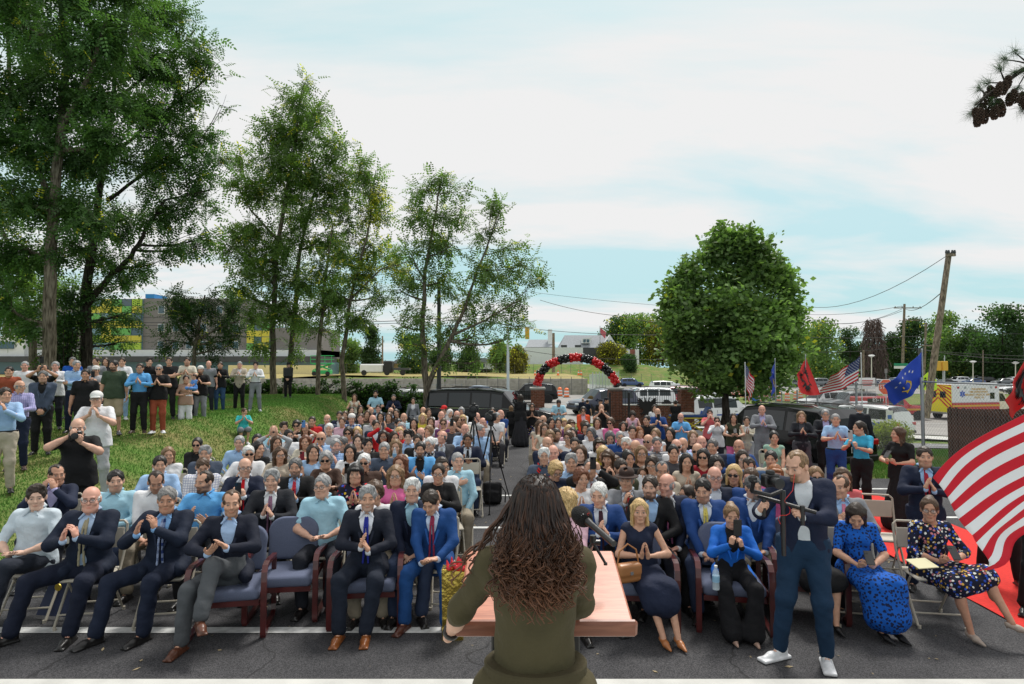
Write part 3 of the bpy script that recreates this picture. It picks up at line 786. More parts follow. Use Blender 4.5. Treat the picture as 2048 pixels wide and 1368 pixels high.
def bottom_mesh(sp,J,style,hd):
 h=(.044,.033,.024,.017)[hd+1]
 w=sp.get('w',1.0)**.5; s=SDF(.05)
 hp=J['hip']
 if style in('trousers','jeans','shorts','wide'):
  s.ell(hp+v3(0,.005,-.01),(.170*w,.130*w,.13)); wz=hp[2]+(.07 if sp['sex']=='m' else.10)
  s.cap(hp+v3(-.05*w,-.0,.12),hp+v3(-.05*w,0,-.03),.122*w,.124*w,k=.05); s.cap(hp+v3(.05*w,0,.12),hp+v3(.05*w,0,-.03),.122*w,.124*w,k=.05)
  fl={'trousers':.066,'jeans':.058,'shorts':.09,'wide':.11}[style]
  for sd in 'rl':
   if style=='shorts':leg(s,J,sd,.105*w,.088,.085,t1=1.05)
   else:
    leg(s,J,sd,.100*w,.073,fl,t1=1.97,k=.04)
  seed=2.0
  disp=wrinkle(.0075,.8,seed)
  return s.mesh(h,disp,clip=lambda x,y,z:np.minimum(z-wz-(.03 if sp.get('seat')else 0),(y+.06)if sp.get('seat')else(z-wz))+0*x+0*y)
 elif style=='skirt':
  ln=sp.get('skirtlen',.25)
  s.ell(hp,(.17*w,.13*w,.12))
  kr,kl=J['kr'],J['kl']
  for sd in 'rl':leg(s,J,sd,.11*w,.085,.085+ln*.1,t1=1.0+ln,k=.10)
  m0=hp; m1=(kr+kl)/2; s.cap(m0,m1-v3(0,0,.015),.10,.06,k=.10)
  am=(J['ar']+J['al'])/2; s.cap(m1,m1+(am-m1)*ln,.07,.075+ln*.1,k=.10)
  disp=wrinkle(.006,.8,1.0)
 elif style=='gown':
  am=(J['ar']+J['al'])/2; s.ell(hp,(.16,.12,.12)); s.cap(hp,v3(am[0],am[1],.18),.14,.30,k=.08)
  disp=lambda x,y,z:.016*np.sin(np.arctan2(y,x)*13+2*np.sin(z*4))*np.clip((1.0-z)*1.5,0,1)
  V,Q=s.mesh(h,disp,clip=lambda x,y,z:(.03-z)+0*x+0*y)
  return V,Q
 return s.mesh(h,disp)
@cached
def shoe_geo(kind):
 s=SDF(.018)
 s.cap((0,.03,.035),(0,-.10,.030),.037,.036); s.cap((0,-.10,.028),(0,-.17,.022),.040,.026)
 s.cap((0,.035,.075),(0,-.02,.06),.036,.034)
 if kind=='sneaker':s.box((0,-.065,.014),(.050,.145,.016),.014,k=.008)
 elif kind=='heel':
  s=SDF(.012); s.cap((0,.03,.062),(0,-.06,.036),.036,.036); s.cap((0,-.06,.034),(0,-.175,.014),.040,.013); s.cap((0,.045,.05),(0,.045,.004),.009,.005)
  s.ell((0,.005,.112),(.030,.065,.034),k=.004,op='-')
  return s.mesh(.008)
 else:s.box((0,-.065,.008),(.043,.135,.009),.008,k=.004)
 return s.mesh(.009,clip=lambda x,y,z:-z+0*x+0*y)
def shoe_mesh(kind):
 k=('sm',kind)
 if k not in CACHE:CACHE[k]=npmesh('shoe',*shoe_geo(kind),mats=[M_LEATHER])
 return CACHE[k]
def glasses_mesh(kind):
 k=('gm',kind)
 if k in CACHE:return CACHE[k]
 m=MB()
 for q in(-1,1):
  c=Vector((q*.031,-.103,.001)); n=12
  ring=[c+Vector((.024*math.cos(a)*1.0,.004*abs(math.cos(a)),.017*math.sin(a)))for a in[2*PI*i/n for i in range(n)]]
  m.cur=0; m.tube(ring,.0022,5,close=True)
  m.tube([(q*.054,-.098,.006),(q*.079,-.03,.006),(q*.083,.012,-.004)],.0022,5)
  m.cur=1
  m.add([c+Vector((0,-.001,0))]+ring,[(0,i+1,(i+1)%n+1)for i in range(n)])
 m.cur=0; m.tube([(-.009,-.106,.005),(.009,-.106,.005)],.0022,5)
 CACHE[k]=m.mesh('glasses',False,[M_FRAME,M_LENS if kind=='sun' else M_CLEAR])
 return CACHE[k]
def phone_mesh():
 k=('phone',)
 if k in CACHE:return CACHE[k]
 m=MB(); m.box((0,0,0),(.074,.009,.155),bev=.004); m.cur=1
 m.box((-.018,-.0055,.055),(.030,.003,.034),bev=.001)
 m.box((0,.0050,0),(.068,.0014,.148))
 CACHE[k]=m.mesh('phone',False,[M_PHONE,M_GLASSB]); return CACHE[k]
def camera_mesh():
 k=('cam',)
 if k in CACHE:return CACHE[k]
 m=MB(); m.box((0,0,0),(.145,.07,.105),bev=.012); m.box((0,0,.065),(.06,.06,.04),bev=.01); m.box((-.058,-.03,-.005),(.03,.045,.095),bev=.01)
 m.lathe([(.036,0),(.040,-.03),(.040,-.07),(.044,-.075),(.044,-.11),(.038,-.112)],(0,-.03,-.005),18,axis='y')
 m.cur=1; m.lathe([(.036,-.108),(.033,-.109)],(0,-.03,-.005),18,axis='y')
 CACHE[k]=m.mesh('camera',True,[M_BLACKP,M_GLASSB]); return CACHE[k]
SKIN={'a':(.66,.39,.28),'b':(.60,.34,.23),'c':(.50,.265,.175),'d':(.68,.36,.27),'e':(.34,.17,.10),'p':(.70,.45,.34)}
HAIRC={'black':(.012,.010,.009),'dark':(.028,.018,.012),'brown':(.07,.038,.020),'auburn':(.13,.045,.02),'ginger':(.25,.09,.03),'lbrown':(.20,.12,.06),
'blonde':(.50,.34,.15),'grey':(.27,.27,.27),'dgrey':(.10,.10,.10),'white':(.62,.62,.60),'salt':(.18,.175,.17)}
PEOPLE=[]
def person(sp,loc,rz,label=None,group=None,hd=0,name='person',short=None,cat=None):
 """sp: dict describing one person"""
 J=skeleton(sp)
 hairk,hcol=sp.get('hair',('short','dark')); hc=HAIRC[hcol]if isinstance(hcol,str)else hcol
 root=empty(name,label,cat or('child' if sp.get('child')else 'person'),loc,rz,group)
 if sp.get('scale'):root.scale=(sp['scale'],)*3
 aq=tuple(sorted((a,str(b))for a,b in sp.get('arm',{}).items())); lq=tuple(sorted((a,str(b))for a,b in sp.get('leg',{}).items()))
 base=(sp['pose'],sp['sex'],sp.get('seat',False),sp.get('w',1),sp.get('h',1),sp.get('lean',0),sp.get('twist',0),aq,lq,hd)
 k1=('B',)+base+(sp.get('head',(0,0)),sp.get('roll',0),sp.get('face',0),sp.get('beard',0),sp.get('hs',1),sp.get('hand',1),sp.get('bare'))
 if k1 not in CACHE:CACHE[k1]=body_mesh(sp,J,hd)
 b=link('body',CACHE[k1],root,color=SKIN[sp.get('skin','b')]if isinstance(sp.get('skin','b'),str)else sp['skin'])
 b['haircol']=[*(np.array(hc)*.8+np.array(SKIN.get(sp.get('skin','b'),SKIN['b']))*.12),1.0]
 ts,tcol=sp['top'][:2]; pat=sp.get('pat')
 k2=('T',ts,sp.get('sleeve'),sp.get('vneck'),bool(sp.get('tie')),sp.get('open'),sp.get('button'),sp.get('openlow'),sp.get('collar',True),sp.get('tuck'))+base
 if k2 not in CACHE:CACHE[k2]={n:npmesh(n.rstrip('2'),*g)for n,g in top_meshes(sp,J,ts,hd).items()}
 jack=ts in('suit','blazer','cardigan')
 for n,me in CACHE[k2].items():
  if n=='jacket' or n.startswith('lapel'):c,m=tcol,(M_SUIT if not sp.get('jpat')else PATS[sp['jpat']])
  elif n=='tie':c,m=sp['tie'],(PATS[sp['tiepat']]if sp.get('tiepat')else M_CLOTH)
  elif jack:c,m=sp.get('under',(.6,.65,.72)),M_CLOTH
  else:c,m=tcol,(PATS[pat]if pat else M_CLOTH)
  if n.startswith('lapel'):c=tuple(x*1.45+.002 for x in c)
  o=link(n.rstrip('2'),me,root,color=c)
  if not me.materials:me.materials.append(None)
  o.material_slots[0].link='OBJECT'; o.material_slots[0].material=m
  o['col2']=[*(sp.get('tie2',(.5,.5,.6))if n=='tie' else sp.get('col2',(.05,.08,.3))),1.0]
 bs,bcol=sp.get('bottom',('trousers',(.02,.022,.03)))
 k3=('P',bs,sp.get('skirtlen'))+base
 if k3 not in CACHE:CACHE[k3]=npmesh('trousers' if bs in('trousers','jeans','wide')else bs,*bottom_mesh(sp,J,bs,hd))
 me=CACHE[k3]
 o=link({'trousers':'trousers','jeans':'jeans','wide':'trousers','shorts':'shorts','skirt':'skirt','gown':'gown'}[bs],me,root,color=bcol)
 if not me.materials:me.materials.append(None)
 o.material_slots[0].link='OBJECT'; o.material_slots[0].material=PATS[sp['bpat']]if sp.get('bpat')else M_CLOTH
 o['col2']=[*sp.get('col2',(.05,.08,.3)),1.0]
 if sp.get('tuck')and sp['sex']=='m':
  if('belt',)not in CACHE:CACHE[('belt',)]=MB().lathe([(.160,-.018),(.176,-.016),(.176,.016),(.160,.018)],(0,0,0),28).mesh('belt',True,[M_BLACKP])
  o=link('belt',CACHE[('belt',)],root); w_=sp.get('w',1.0)**.5; o.location=J['hip']+v3(0,0,.062); o.scale=(1.02*w_,.76*w_,1)
 sk,scol=sp.get('shoe',('dress',(.012,.011,.011)))
 for sd in 'rl':
  ft=J['f'+sd]; o=link('shoe',shoe_mesh(sk),root,color=scol)
  o.location=J['a'+sd]-v3(0,0,.088)+(v3(0,0,0.012)if sk=='heel' else 0); o.rotation_euler=(sp.get('footpitch',{}).get(sd,0),0,math.atan2(ft[0],-ft[1])); o.scale=(1,)*3 if sp['sex']=='m' else(.86,)*3
 HM=Matrix.Translation(Vector(J['headC']))@J['headR'].to_4x4()@Matrix.Scale(J['hs'],4)
 if hairk and hairk!='bald':
  o=link('hair' if hairk not in('plis','cap','fedora','scarf')else{'plis':'felt_cap','cap':'cap','fedora':'hat','scarf':'headscarf'}[hairk],hair_mesh(hairk,sp.get('hseed',0)),root,color=sp.get('hatcol',hc)if hairk in('plis','cap','fedora','scarf')else hc)
  o.matrix_local=HM
  if hairk in('plis','cap','fedora'):
   o=link('hair',hair_mesh('fringe',0),root,color=hc); o.matrix_local=HM
 if sp.get('glasses'):
  o=link('sunglasses' if sp['glasses']=='sun' else 'glasses',glasses_mesh(sp['glasses']),root); o.matrix_local=HM
 mid=(J['wr']+J['wl'])/2
 pr=J['prop']
 if pr and pr.startswith('phone'):
  o=link('phone',phone_mesh(),None,color=sp.get('phonecol',(.02,.02,.022)))
  fd=unit(J['hr'][0]+J['hl'][0]); tilt={'phone':0.1,'phonel':-.9,'phoneh':.15}[pr]
  rot=Euler((tilt,(math.pi/2 if sp.get('land')else 0),0)); off=mid+fd*.085+v3(0,-.03 if pr!='phonel' else-.01,.02)
  M=root_matrix(root)@Matrix.Translation(Vector(off))@rot.to_matrix().to_4x4()
  o.matrix_world=M
  meta(o,None,'phone'); PHONES.append((o,sp.get('phonedesc','black'),root))
 if pr=='camera':
  o=link('camera',camera_mesh(),None); off=(J['wr']+J['wl'])/2+v3(.0,.02,.13)
  o.matrix_world=root_matrix(root)@Matrix.Translation(Vector(off)); meta(o,sp.get('camlabel','black camera held up to his eye by the photographer on the grass'),'camera')
 PEOPLE.append((root,sp,short)); root['_x']=0; del root['_x']
 return root,J
PHONES=[]
def root_matrix(r):
 return Matrix.Translation(r.location)@Euler(r.rotation_euler).to_matrix().to_4x4()@Matrix.Diagonal((*r.scale,1))
 # ================================================================ ground and roads
def sheet(name,xs,ys,off,m,kind='structure',mask=None,edge=None,par=None):
 xs=np.asarray(xs,float); ys=np.asarray(ys,float)
 Xg,Yg=np.meshgrid(xs,ys,indexing='ij')
 if edge is not None:Xg,Yg=edge(Xg,Yg)
 Zg=hgt(Xg,Yg)+off
 V=np.stack([Xg.ravel(),Yg.ravel(),Zg.ravel()],1)
 nx,ny=len(xs),len(ys); I=np.arange(nx*ny).reshape(nx,ny)
 Q=np.stack([I[:-1,:-1].ravel(),I[1:,:-1].ravel(),I[1:,1:].ravel(),I[:-1,1:].ravel()],1)
 if mask is not None:
  c=V[Q].mean(1); Q=Q[mask(c[:,0],c[:,1])]
 o=link(name,npmesh(name,V,Q,mats=[m]),par); meta(o,kind=kind); return o
def ex_asphalt(N,L,tc,src,b):
 def nz(sc,d=6):
  n=N.new('ShaderNodeTexNoise'); n.inputs['Scale'].default_value=sc; n.inputs['Detail'].default_value=d; L.new(tc.outputs['Object'],n.inputs[0]); return n.outputs[0]
 cr=N.new('ShaderNodeValToRGB'); L.new(nz(120,3),cr.inputs[0]); e=cr.color_ramp.elements
 e[0].position=.38; e[0].color=(.42,.42,.44,1); e[1].position=.66; e[1].color=(2.0,1.96,1.92,1)
 v=N.new('ShaderNodeMixRGB'); v.blend_type='MULTIPLY'; v.inputs[0].default_value=1; L.new(src,v.inputs[1]); L.new(cr.outputs[0],v.inputs[2])
 c2=N.new('ShaderNodeValToRGB'); L.new(nz(.8),c2.inputs[0]); e=c2.color_ramp.elements
 e[0].position=.35; e[0].color=(.75,.75,.76,1); e[1].position=.7; e[1].color=(1.35,1.33,1.3,1)
 v2=N.new('ShaderNodeMixRGB'); v2.blend_type='MULTIPLY'; v2.inputs[0].default_value=1; L.new(v.outputs[0],v2.inputs[1]); L.new(c2.outputs[0],v2.inputs[2])
 c3=N.new('ShaderNodeValToRGB'); L.new(nz(9,4),c3.inputs[0]); e=c3.color_ramp.elements
 e[0].position=.70; e[0].color=(0,0,0,1); e[1].position=.78; e[1].color=(1,1,1,1)
 f=N.new('ShaderNodeMath'); f.operation='MULTIPLY'; f.inputs[1].default_value=.25; L.new(c3.outputs[0],f.inputs[0])
 c0=node_mix(N,L,f.outputs[0],v2.outputs[0],(.13,.125,.12))
 ws=N.new('ShaderNodeTexNoise'); ws.inputs['Scale'].default_value=1.7; ws.inputs['Detail'].default_value=5; L.new(tc.outputs['Object'],ws.inputs[0])
 mx=N.new('ShaderNodeMixRGB'); mx.inputs[0].default_value=.32; L.new(tc.outputs['Object'],mx.inputs[1]); L.new(ws.outputs['Color'],mx.inputs[2])
 vo=N.new('ShaderNodeTexVoronoi'); vo.feature='DISTANCE_TO_EDGE'; vo.inputs['Scale'].default_value=.55; L.new(mx.outputs[0],vo.inputs['Vector'])
 lt=N.new('ShaderNodeMath'); lt.operation='LESS_THAN'; lt.inputs[1].default_value=.0032; L.new(vo.outputs['Distance'],lt.inputs[0])
 m2=N.new('ShaderNodeMath'); m2.operation='MULTIPLY'; m2.inputs[1].default_value=.65; L.new(lt.outputs[0],m2.inputs[0])
 return node_mix(N,L,m2.outputs[0],c0,(.014,.014,.015))
M_ASPH=mat('asphalt',(.046,.047,.051),rough=.85,spec=.3,bump=.5,bscale=220,extra=ex_asphalt)
M_ROAD=mat('worn_road',(.26,.25,.235),rough=.9,noise=.15,nscale=.5,bump=.3,bscale=120)
M_DRIVE=mat('driveway_asphalt',(.14,.14,.145),rough=.9,noise=.15,nscale=.7)
M_PAINT=mat('road_paint',(.55,.56,.55),rough=.7,noise=.22,nscale=14)
M_CONC=mat('concrete',(.50,.50,.47),rough=.85,noise=.12,nscale=5,bump=.3,bscale=90)
def ex_grass(dry):
 def f(N,L,tc,src,b):
  n=N.new('ShaderNodeTexNoise'); n.inputs['Scale'].default_value=.55; n.inputs['Detail'].default_value=8; n.inputs['Roughness'].default_value=.7; L.new(tc.outputs['Object'],n.inputs[0])
  cr=N.new('ShaderNodeValToRGB'); L.new(n.outputs[0],cr.inputs[0]); e=cr.color_ramp.elements
  e[0].position=.40; e[0].color=(0,0,0,1); e[1].position=.66; e[1].color=(1,1,1,1)
  c=node_mix(N,L,cr.outputs[0],src,dry)
  n2=N.new('ShaderNodeTexNoise'); n2.inputs['Scale'].default_value=30; n2.inputs['Detail'].default_value=4; L.new(tc.outputs['Object'],n2.inputs[0])
  c2=N.new('ShaderNodeValToRGB'); L.new(n2.outputs[0],c2.inputs[0]); e=c2.color_ramp.elements
  e[0].position=.3; e[0].color=(.5,.5,.5,1); e[1].position=.7; e[1].color=(1.5,1.5,1.5,1)
  v=N.new('ShaderNodeMixRGB'); v.blend_type='MULTIPLY'; v.inputs[0].default_value=1; L.new(c,v.inputs[1]); L.new(c2.outputs[0],v.inputs[2]); return v.outputs[0]
 return f
M_GRASS=mat('grass_turf',(.095,.18,.037),rough=.95,spec=.1,bump=1.0,bscale=40,extra=ex_grass((.23,.20,.085)))
M_DRYG=mat('dry_grass',(.34,.28,.13),rough=.95,spec=.1,bump=.6,bscale=10,extra=ex_grass((.30,.27,.10)))
M_DIRT=mat('dirt',(.20,.155,.10),rough=.95,noise=.3,nscale=6,bump=.6,bscale=50)
lin=np.linspace
sheet('ground',np.concatenate([-np.geomspace(1500,22,14),lin(-20,34,109),np.geomspace(36,1500,14)]),np.concatenate([lin(-6,60,133),np.geomspace(62,2500,26)]),-.02,M_GRASS)
def lotedge(x,y):
 e=np.where(y<6.5,-14.0,-6.25+.12*np.sin(y*1.7)); e=np.where((y>=6.5)&(y<7.5),-14+(y-6.5)*7.8,e)
 return np.maximum(x,e),y
sheet('parking_lot',lin(-14,14,113),lin(-4,33,149),.012,M_ASPH,edge=lotedge,mask=lambda x,y:(x<8.1)|(y<14.0)&(x<14)|(y>21.5)&(x<14.5-(y-21)*.1))
sheet('driveway',lin(9,40,32),lin(21,27,13),.022,M_DRIVE,edge=lambda x,y:(x,y-(x-9)*.12))
sheet('driveway_line',lin(12,40,30),lin(22.3,22.45,2),.034,M_PAINT,edge=lambda x,y:(x,y-(x-9)*.12))
sheet('street',lin(-200,260,231),lin(37,74,20),.02,M_ROAD)
sheet('far_street',np.concatenate([lin(12,300,60)]),lin(96,128,9),.03,M_ROAD)
sheet('far_parking_lot',lin(45,300,60),lin(128.5,185,12),.05,M_DRIVE)
sheet('sidewalk',lin(-30,60,91),lin(33.2,35.4,5),.10,M_CONC,mask=lambda x,y:(x<1.0)|(x>5.6))
for k,yy in enumerate((46,55.5,64.5)):
 sheet('lane_line',lin(-100,160,131),[yy,yy+.16],.034,M_PAINT)
sheet('grass_median',lin(9,60,52),lin(67,74.2,5),.14,M_GRASS)
sheet('stall_line',lin(-14,.6,40),[5.93,6.06],.018,M_PAINT)
for(x0,x1,y)in((6.7,9.2,12.75),(7.0,9.6,10.35),(-.9,.3,9.7),(-1.2,.1,12.1)):
 sheet('stall_line',lin(x0,x1,8),[y,y+.11],.018,M_PAINT)
mb=MB(); mb.prism([(-140,-1.2),(9,-1.2),(9,1.05),(-140,1.05)],74.6,75.2,'y')
M_WALLB=mat('wall_blocks',(.36,.34,.29),rough=.9,noise=.2,nscale=3,bump=.5,bscale=30)
rw=empty('retaining_wall','long grey block retaining wall below the dry field','wall',(0,0,0))
mb.build('core',M_WALLB,rw)
def block_rows(x0,x1,y,z0,rows,bw,bh,name,parent,m,dep=.10,jit=.03):
 V=[]; Q=[]
 r=np.random.default_rng(3)
 for j in range(rows):
  x=x0-(j%2)*bw/2
  while x<x1:
   w=bw*r.uniform(.85,1.1); d=dep+r.uniform(0,jit); o=len(V)
   a,b2,c,e=x+.012,min(x+w-.012,x1),z0+j*bh+.008,z0+(j+1)*bh-.008
   for yy in(y,y-d):
    for(xx,zz)in((a,c),(b2,c),(b2,e),(a,e)):V.append((xx,yy,zz))
   Q+=[(o+4,o+5,o+6,o+7),(o,o+4,o+7,o+3),(o+1,o+2,o+6,o+5),(o+3,o+7,o+6,o+2),(o,o+1,o+5,o+4)]
   x+=w
 ob=link(name,npmesh(name,V,np.array(Q),smooth=False,mats=[m]),parent); meta(ob,kind='stuff'); return ob
block_rows(-60,8.9,74.6,-.9,6,.9,.32,'wall_block',rw,M_WALLB)
def bump_field(name,xs,ys,z0,amp,m,seed=0,drop=None):
 Xg,Yg=np.meshgrid(xs,ys,indexing='ij'); Zg=z0+amp*(np.sin(Xg*.11+seed)*np.cos(Yg*.13)+.4*np.sin(Xg*.37+Yg*.21))
 if drop is not None:Zg=drop(Xg,Yg,Zg)
 I=np.arange(Xg.size).reshape(Xg.shape)
 Q=np.stack([I[:-1,:-1].ravel(),I[1:,:-1].ravel(),I[1:,1:].ravel(),I[:-1,1:].ravel()],1)
 return meta(link(name,npmesh(name,np.stack([Xg.ravel(),Yg.ravel(),Zg.ravel()],1),Q,mats=[m])),kind='structure')
bump_field('dry_field',lin(-140,9,120),lin(75.2,128,30),1.15,.28,M_DRYG)
bump_field('lawn_bank',lin(-90,46,90),lin(127,220,40),1.2,.05,M_GRASS,drop=lambda x,y,z:z-2.6+4.4*sstep(128,148,y)-3*sstep(30,46,x))
po=MB(); po.box((0,1.1,.225),(14,6.2,.45),bev=.012)
tr=po.build('terrace',M_CONC); meta(tr,kind='structure')
M_CARP=mat('red_carpet',(.62,.022,.015),rough=.95,noise=.12,nscale=30,bump=.5,bscale=90)
cp=[]; cq=[]
Yc=lin(3.2,12.6,40)
for i,y in enumerate(Yc):
 cx=5.75+(y-5)*.045
 for j,u in enumerate(lin(-.95,.95,9)):
  cp.append((cx+u,y,.02+hgt(0,1.0)+.006*math.sin(y*2.1+u*3)+.004*math.sin(y*7)+.008))
I=np.arange(len(cp)).reshape(40,9); Q=np.stack([I[:-1,:-1].ravel(),I[:-1,1:].ravel(),I[1:,1:].ravel(),I[1:,:-1].ravel()],1)
meta(link('red_carpet',npmesh('red_carpet',cp,Q,mats=[M_CARP])),'bright red carpet runner laid over the asphalt towards the terrace','carpet')
meta(sheet('dirt_patch',lin(-3.2,8.6,40),lin(24.5,28.5,14),.03,M_DIRT,edge=lambda x,y:(x,y+.25*np.sin(x*1.3))),kind='structure')
def grass(name,n,reg,hb,m,clusters=1.0):
 r=np.random.default_rng(11); x0,x1,y0,y1=reg
 x=r.uniform(x0,x1,n); y=r.uniform(y0**.5,y1**.5,n)**2
 ok=GRASS_OK(x,y); x,y=x[ok],y[ok]; n=len(x); z=hgt(x,y)-.02
 a=r.uniform(0,2*PI,n); hh=hb*r.uniform(.5,1.4,n); w=.003+.0006*y; le=r.uniform(.1,.7,n)*hh; b=r.uniform(0,2*PI,n)
 V=np.zeros((n,3,3)); V[:,0]=np.stack([x-np.cos(a)*w,y-np.sin(a)*w,z],1); V[:,1]=np.stack([x+np.cos(a)*w,y+np.sin(a)*w,z],1)
 V[:,2]=np.stack([x+np.cos(b)*le,y+np.sin(b)*le,z+hh],1)
 return meta(link(name,npmesh(name,V.reshape(-1,3),np.arange(n*3).reshape(n,3),smooth=False,mats=[m])),'short green lawn grass around the people on the slope' if 'left' not in name else None,'grass',kind='stuff')
GRASS_OK=lambda x,y:((x<-6.35)&(y>6.9))|((x>8.2)&(y>14.1)&(y<20.5-(x-9)*.1))
def ex_blade(N,L,tc,src,b):
 n=N.new('ShaderNodeTexNoise'); n.inputs['Scale'].default_value=.55; n.inputs['Detail'].default_value=8; n.inputs['Roughness'].default_value=.7; L.new(tc.outputs['Object'],n.inputs[0])
 cr=N.new('ShaderNodeValToRGB'); L.new(n.outputs[0],cr.inputs[0]); e=cr.color_ramp.elements
 e[0].position=.50; e[0].color=(0,0,0,1); e[1].position=.78; e[1].color=(1,1,1,1)
 return node_mix(N,L,cr.outputs[0],src,(.30,.27,.10))
M_BLADE=mat('grass_blade',(.115,.25,.045),rough=.8,spec=.2,noise=.3,nscale=12,extra=ex_blade)
grass('grass',165000,(-17,-6.2,6.8,31),.040,M_BLADE)
g2=grass('grass_right',45000,(8.2,16,14,20.5),.06,M_BLADE); g2.name='grass'; g2['label']='short green lawn grass inside the wire fence'
def litter():
 r=np.random.default_rng(9); V=[]; Q=[]
 for i in range(420):
  y=r.uniform(4.4,16); x=r.uniform(-.9,.9)*y*.8
  if x<-5.9 or x>7.5:continue
  a=r.uniform(0,6.3); L=r.uniform(.006,.026)if i%5 else r.uniform(.03,.05); w=L*r.uniform(.3,.6); z=.0165+hgt(x,y); o=len(V)
  V+=[(x-math.cos(a)*L,y-math.sin(a)*L,z),(x-math.sin(a)*w,y+math.cos(a)*w,z+.002),(x+math.cos(a)*L,y+math.sin(a)*L,z+.004),(x+math.sin(a)*w,y-math.cos(a)*w,z+.001)]; Q.append((o,o+3,o+2,o+1))
 meta(link('leaf_litter',npmesh('leaf_litter',V,np.array(Q),smooth=False,mats=[mat('dry_leaf',(.34,.27,.16),rough=.9,noise=.4,nscale=3)])),'small dry leaves and grit scattered over the asphalt','leaf litter',kind='stuff')
litter()
# ================================================================ trees
def leafmat(name,c,yel=None,amt=.15):
 if name in MATS:return MATS[name]
 m=bpy.data.materials.new(name); m.use_nodes=True; N=m.node_tree.nodes; L=m.node_tree.links
 b=N['Principled BSDF']; out=N['Material Output']
 at2=N.new('ShaderNodeAttribute'); at2.attribute_name='tint'
 mr=N.new('ShaderNodeMapRange'); mr.inputs[3].default_value=.55; mr.inputs[4].default_value=1.5
 sp=N.new('ShaderNodeSeparateXYZ'); L.new(at2.outputs['Color'],sp.inputs[0]); L.new(sp.outputs[0],mr.inputs[0])
 rgb=N.new('ShaderNodeRGB'); rgb.outputs[0].default_value=(*c,1)
 v=N.new('ShaderNodeVectorMath'); v.operation='SCALE'; L.new(rgb.outputs[0],v.inputs[0]); L.new(mr.outputs[0],v.inputs['Scale'])
 col=node_mix(N,L,sp.outputs[1],v.outputs[0],yel or(.60,.56,.06))
 L.new(col,b.inputs['Base Color']); b.inputs['Roughness'].default_value=.5; b.inputs['Specular IOR Level'].default_value=.35
 tr=N.new('ShaderNodeBsdfTranslucent'); sc=N.new('ShaderNodeVectorMath'); sc.operation='MULTIPLY'; L.new(col,sc.inputs[0]); sc.inputs[1].default_value=(1.3,1.5,.7)
 L.new(sc.outputs[0],tr.inputs[0]); mx=N.new('ShaderNodeMixShader'); mx.inputs[0].default_value=.45
 L.new(b.outputs[0],mx.inputs[1]); L.new(tr.outputs[0],mx.inputs[2]); L.new(mx.outputs[0],out.inputs[0])
 MATS[name]=m; return m
M_LEAF=leafmat('leaf_locust',(.12,.195,.055)); M_LEAF2=leafmat('leaf_pear',(.155,.245,.080)); M_LEAFD=leafmat('leaf_dark',(.042,.085,.028)); M_LEAFB=leafmat('leaf_bronze',(.13,.12,.03)); M_NEED=leafmat('leaf_needles',(.035,.075,.035))
def ex_bark(N,L,tc,src,b):
 mp=N.new('ShaderNodeMapping'); mp.inputs['Scale'].default_value=(9,9,1.6); L.new(tc.outputs['Object'],mp.inputs[0])
 n=N.new('ShaderNodeTexNoise'); n.inputs['Scale'].default_value=2.2; n.inputs['Detail'].default_value=6; L.new(mp.outputs[0],n.inputs[0])
 cr=N.new('ShaderNodeValToRGB'); L.new(n.outputs[0],cr.inputs[0]); e=cr.color_ramp.elements
 e[0].position=.35; e[0].color=(.35,.33,.3,1); e[1].position=.68; e[1].color=(1.5,1.5,1.45,1)
 v=N.new('ShaderNodeMixRGB'); v.blend_type='MULTIPLY'; v.inputs[0].default_value=1; L.new(src,v.inputs[1]); L.new(cr.outputs[0],v.inputs[2])
 bp=N.new('ShaderNodeBump'); bp.inputs['Strength'].default_value=.9; bp.inputs['Distance'].default_value=.03; L.new(n.outputs[0],bp.inputs['Height']); L.new(bp.outputs[0],b.inputs['Normal'])
 return v.outputs[0]
M_BARK=mat('bark',(.16,.135,.105),rough=.95,spec=.15,extra=ex_bark); M_BARKD=mat('bark_dark',(.045,.038,.032),rough=.95,spec=.15,extra=ex_bark)
def leaf_unit(kind):
 if kind=='pinnate':
  P=[]; n=4
  for i in range(n):
   y=.08+.07*i
   for q in(-1,1):
    a=.45; L=.095-.006*i; w=.026
    d=np.array([q*math.cos(a),math.sin(a),-.25]); d/=np.linalg.norm(d); s=np.array([-d[1],d[0],0]); o=np.array([0,y,0])
    P.append([o,o+d*L*.5+s*w,o+d*L,o+d*L*.5-s*w])
  o=np.array([0,.34,-.02]); P.append([o,o+[.026,.05,0],o+[0,.11,-.02],o+[-.026,.05,0]])
  return np.array(P)
 if kind=='round':
  P=[]
  r=np.random.default_rng(5)
  for i in range(7):
   a=r.uniform(0,2*PI); o=r.normal(0,.10,3); d=np.array([math.cos(a),math.sin(a),r.uniform(-.7,.3)]); d/=np.linalg.norm(d); s=np.cross(d,r.normal(0,1,3)); s/=np.linalg.norm(s)
   P.append([o,o+d*.055+s*.042,o+d*.115,o+d*.055-s*.042])
  return np.array(P)
 if kind=='clump':
  P=[]; r=np.random.default_rng(6)
  for i in range(6):
   o=r.normal(0,.55,3); d=r.normal(0,1,3); d/=np.linalg.norm(d); s=np.cross(d,r.normal(0,1,3)); s/=np.linalg.norm(s)
   P.append([o,o+d*.22+s*.20,o+d*.45,o+d*.22-s*.20])
  return np.array(P)
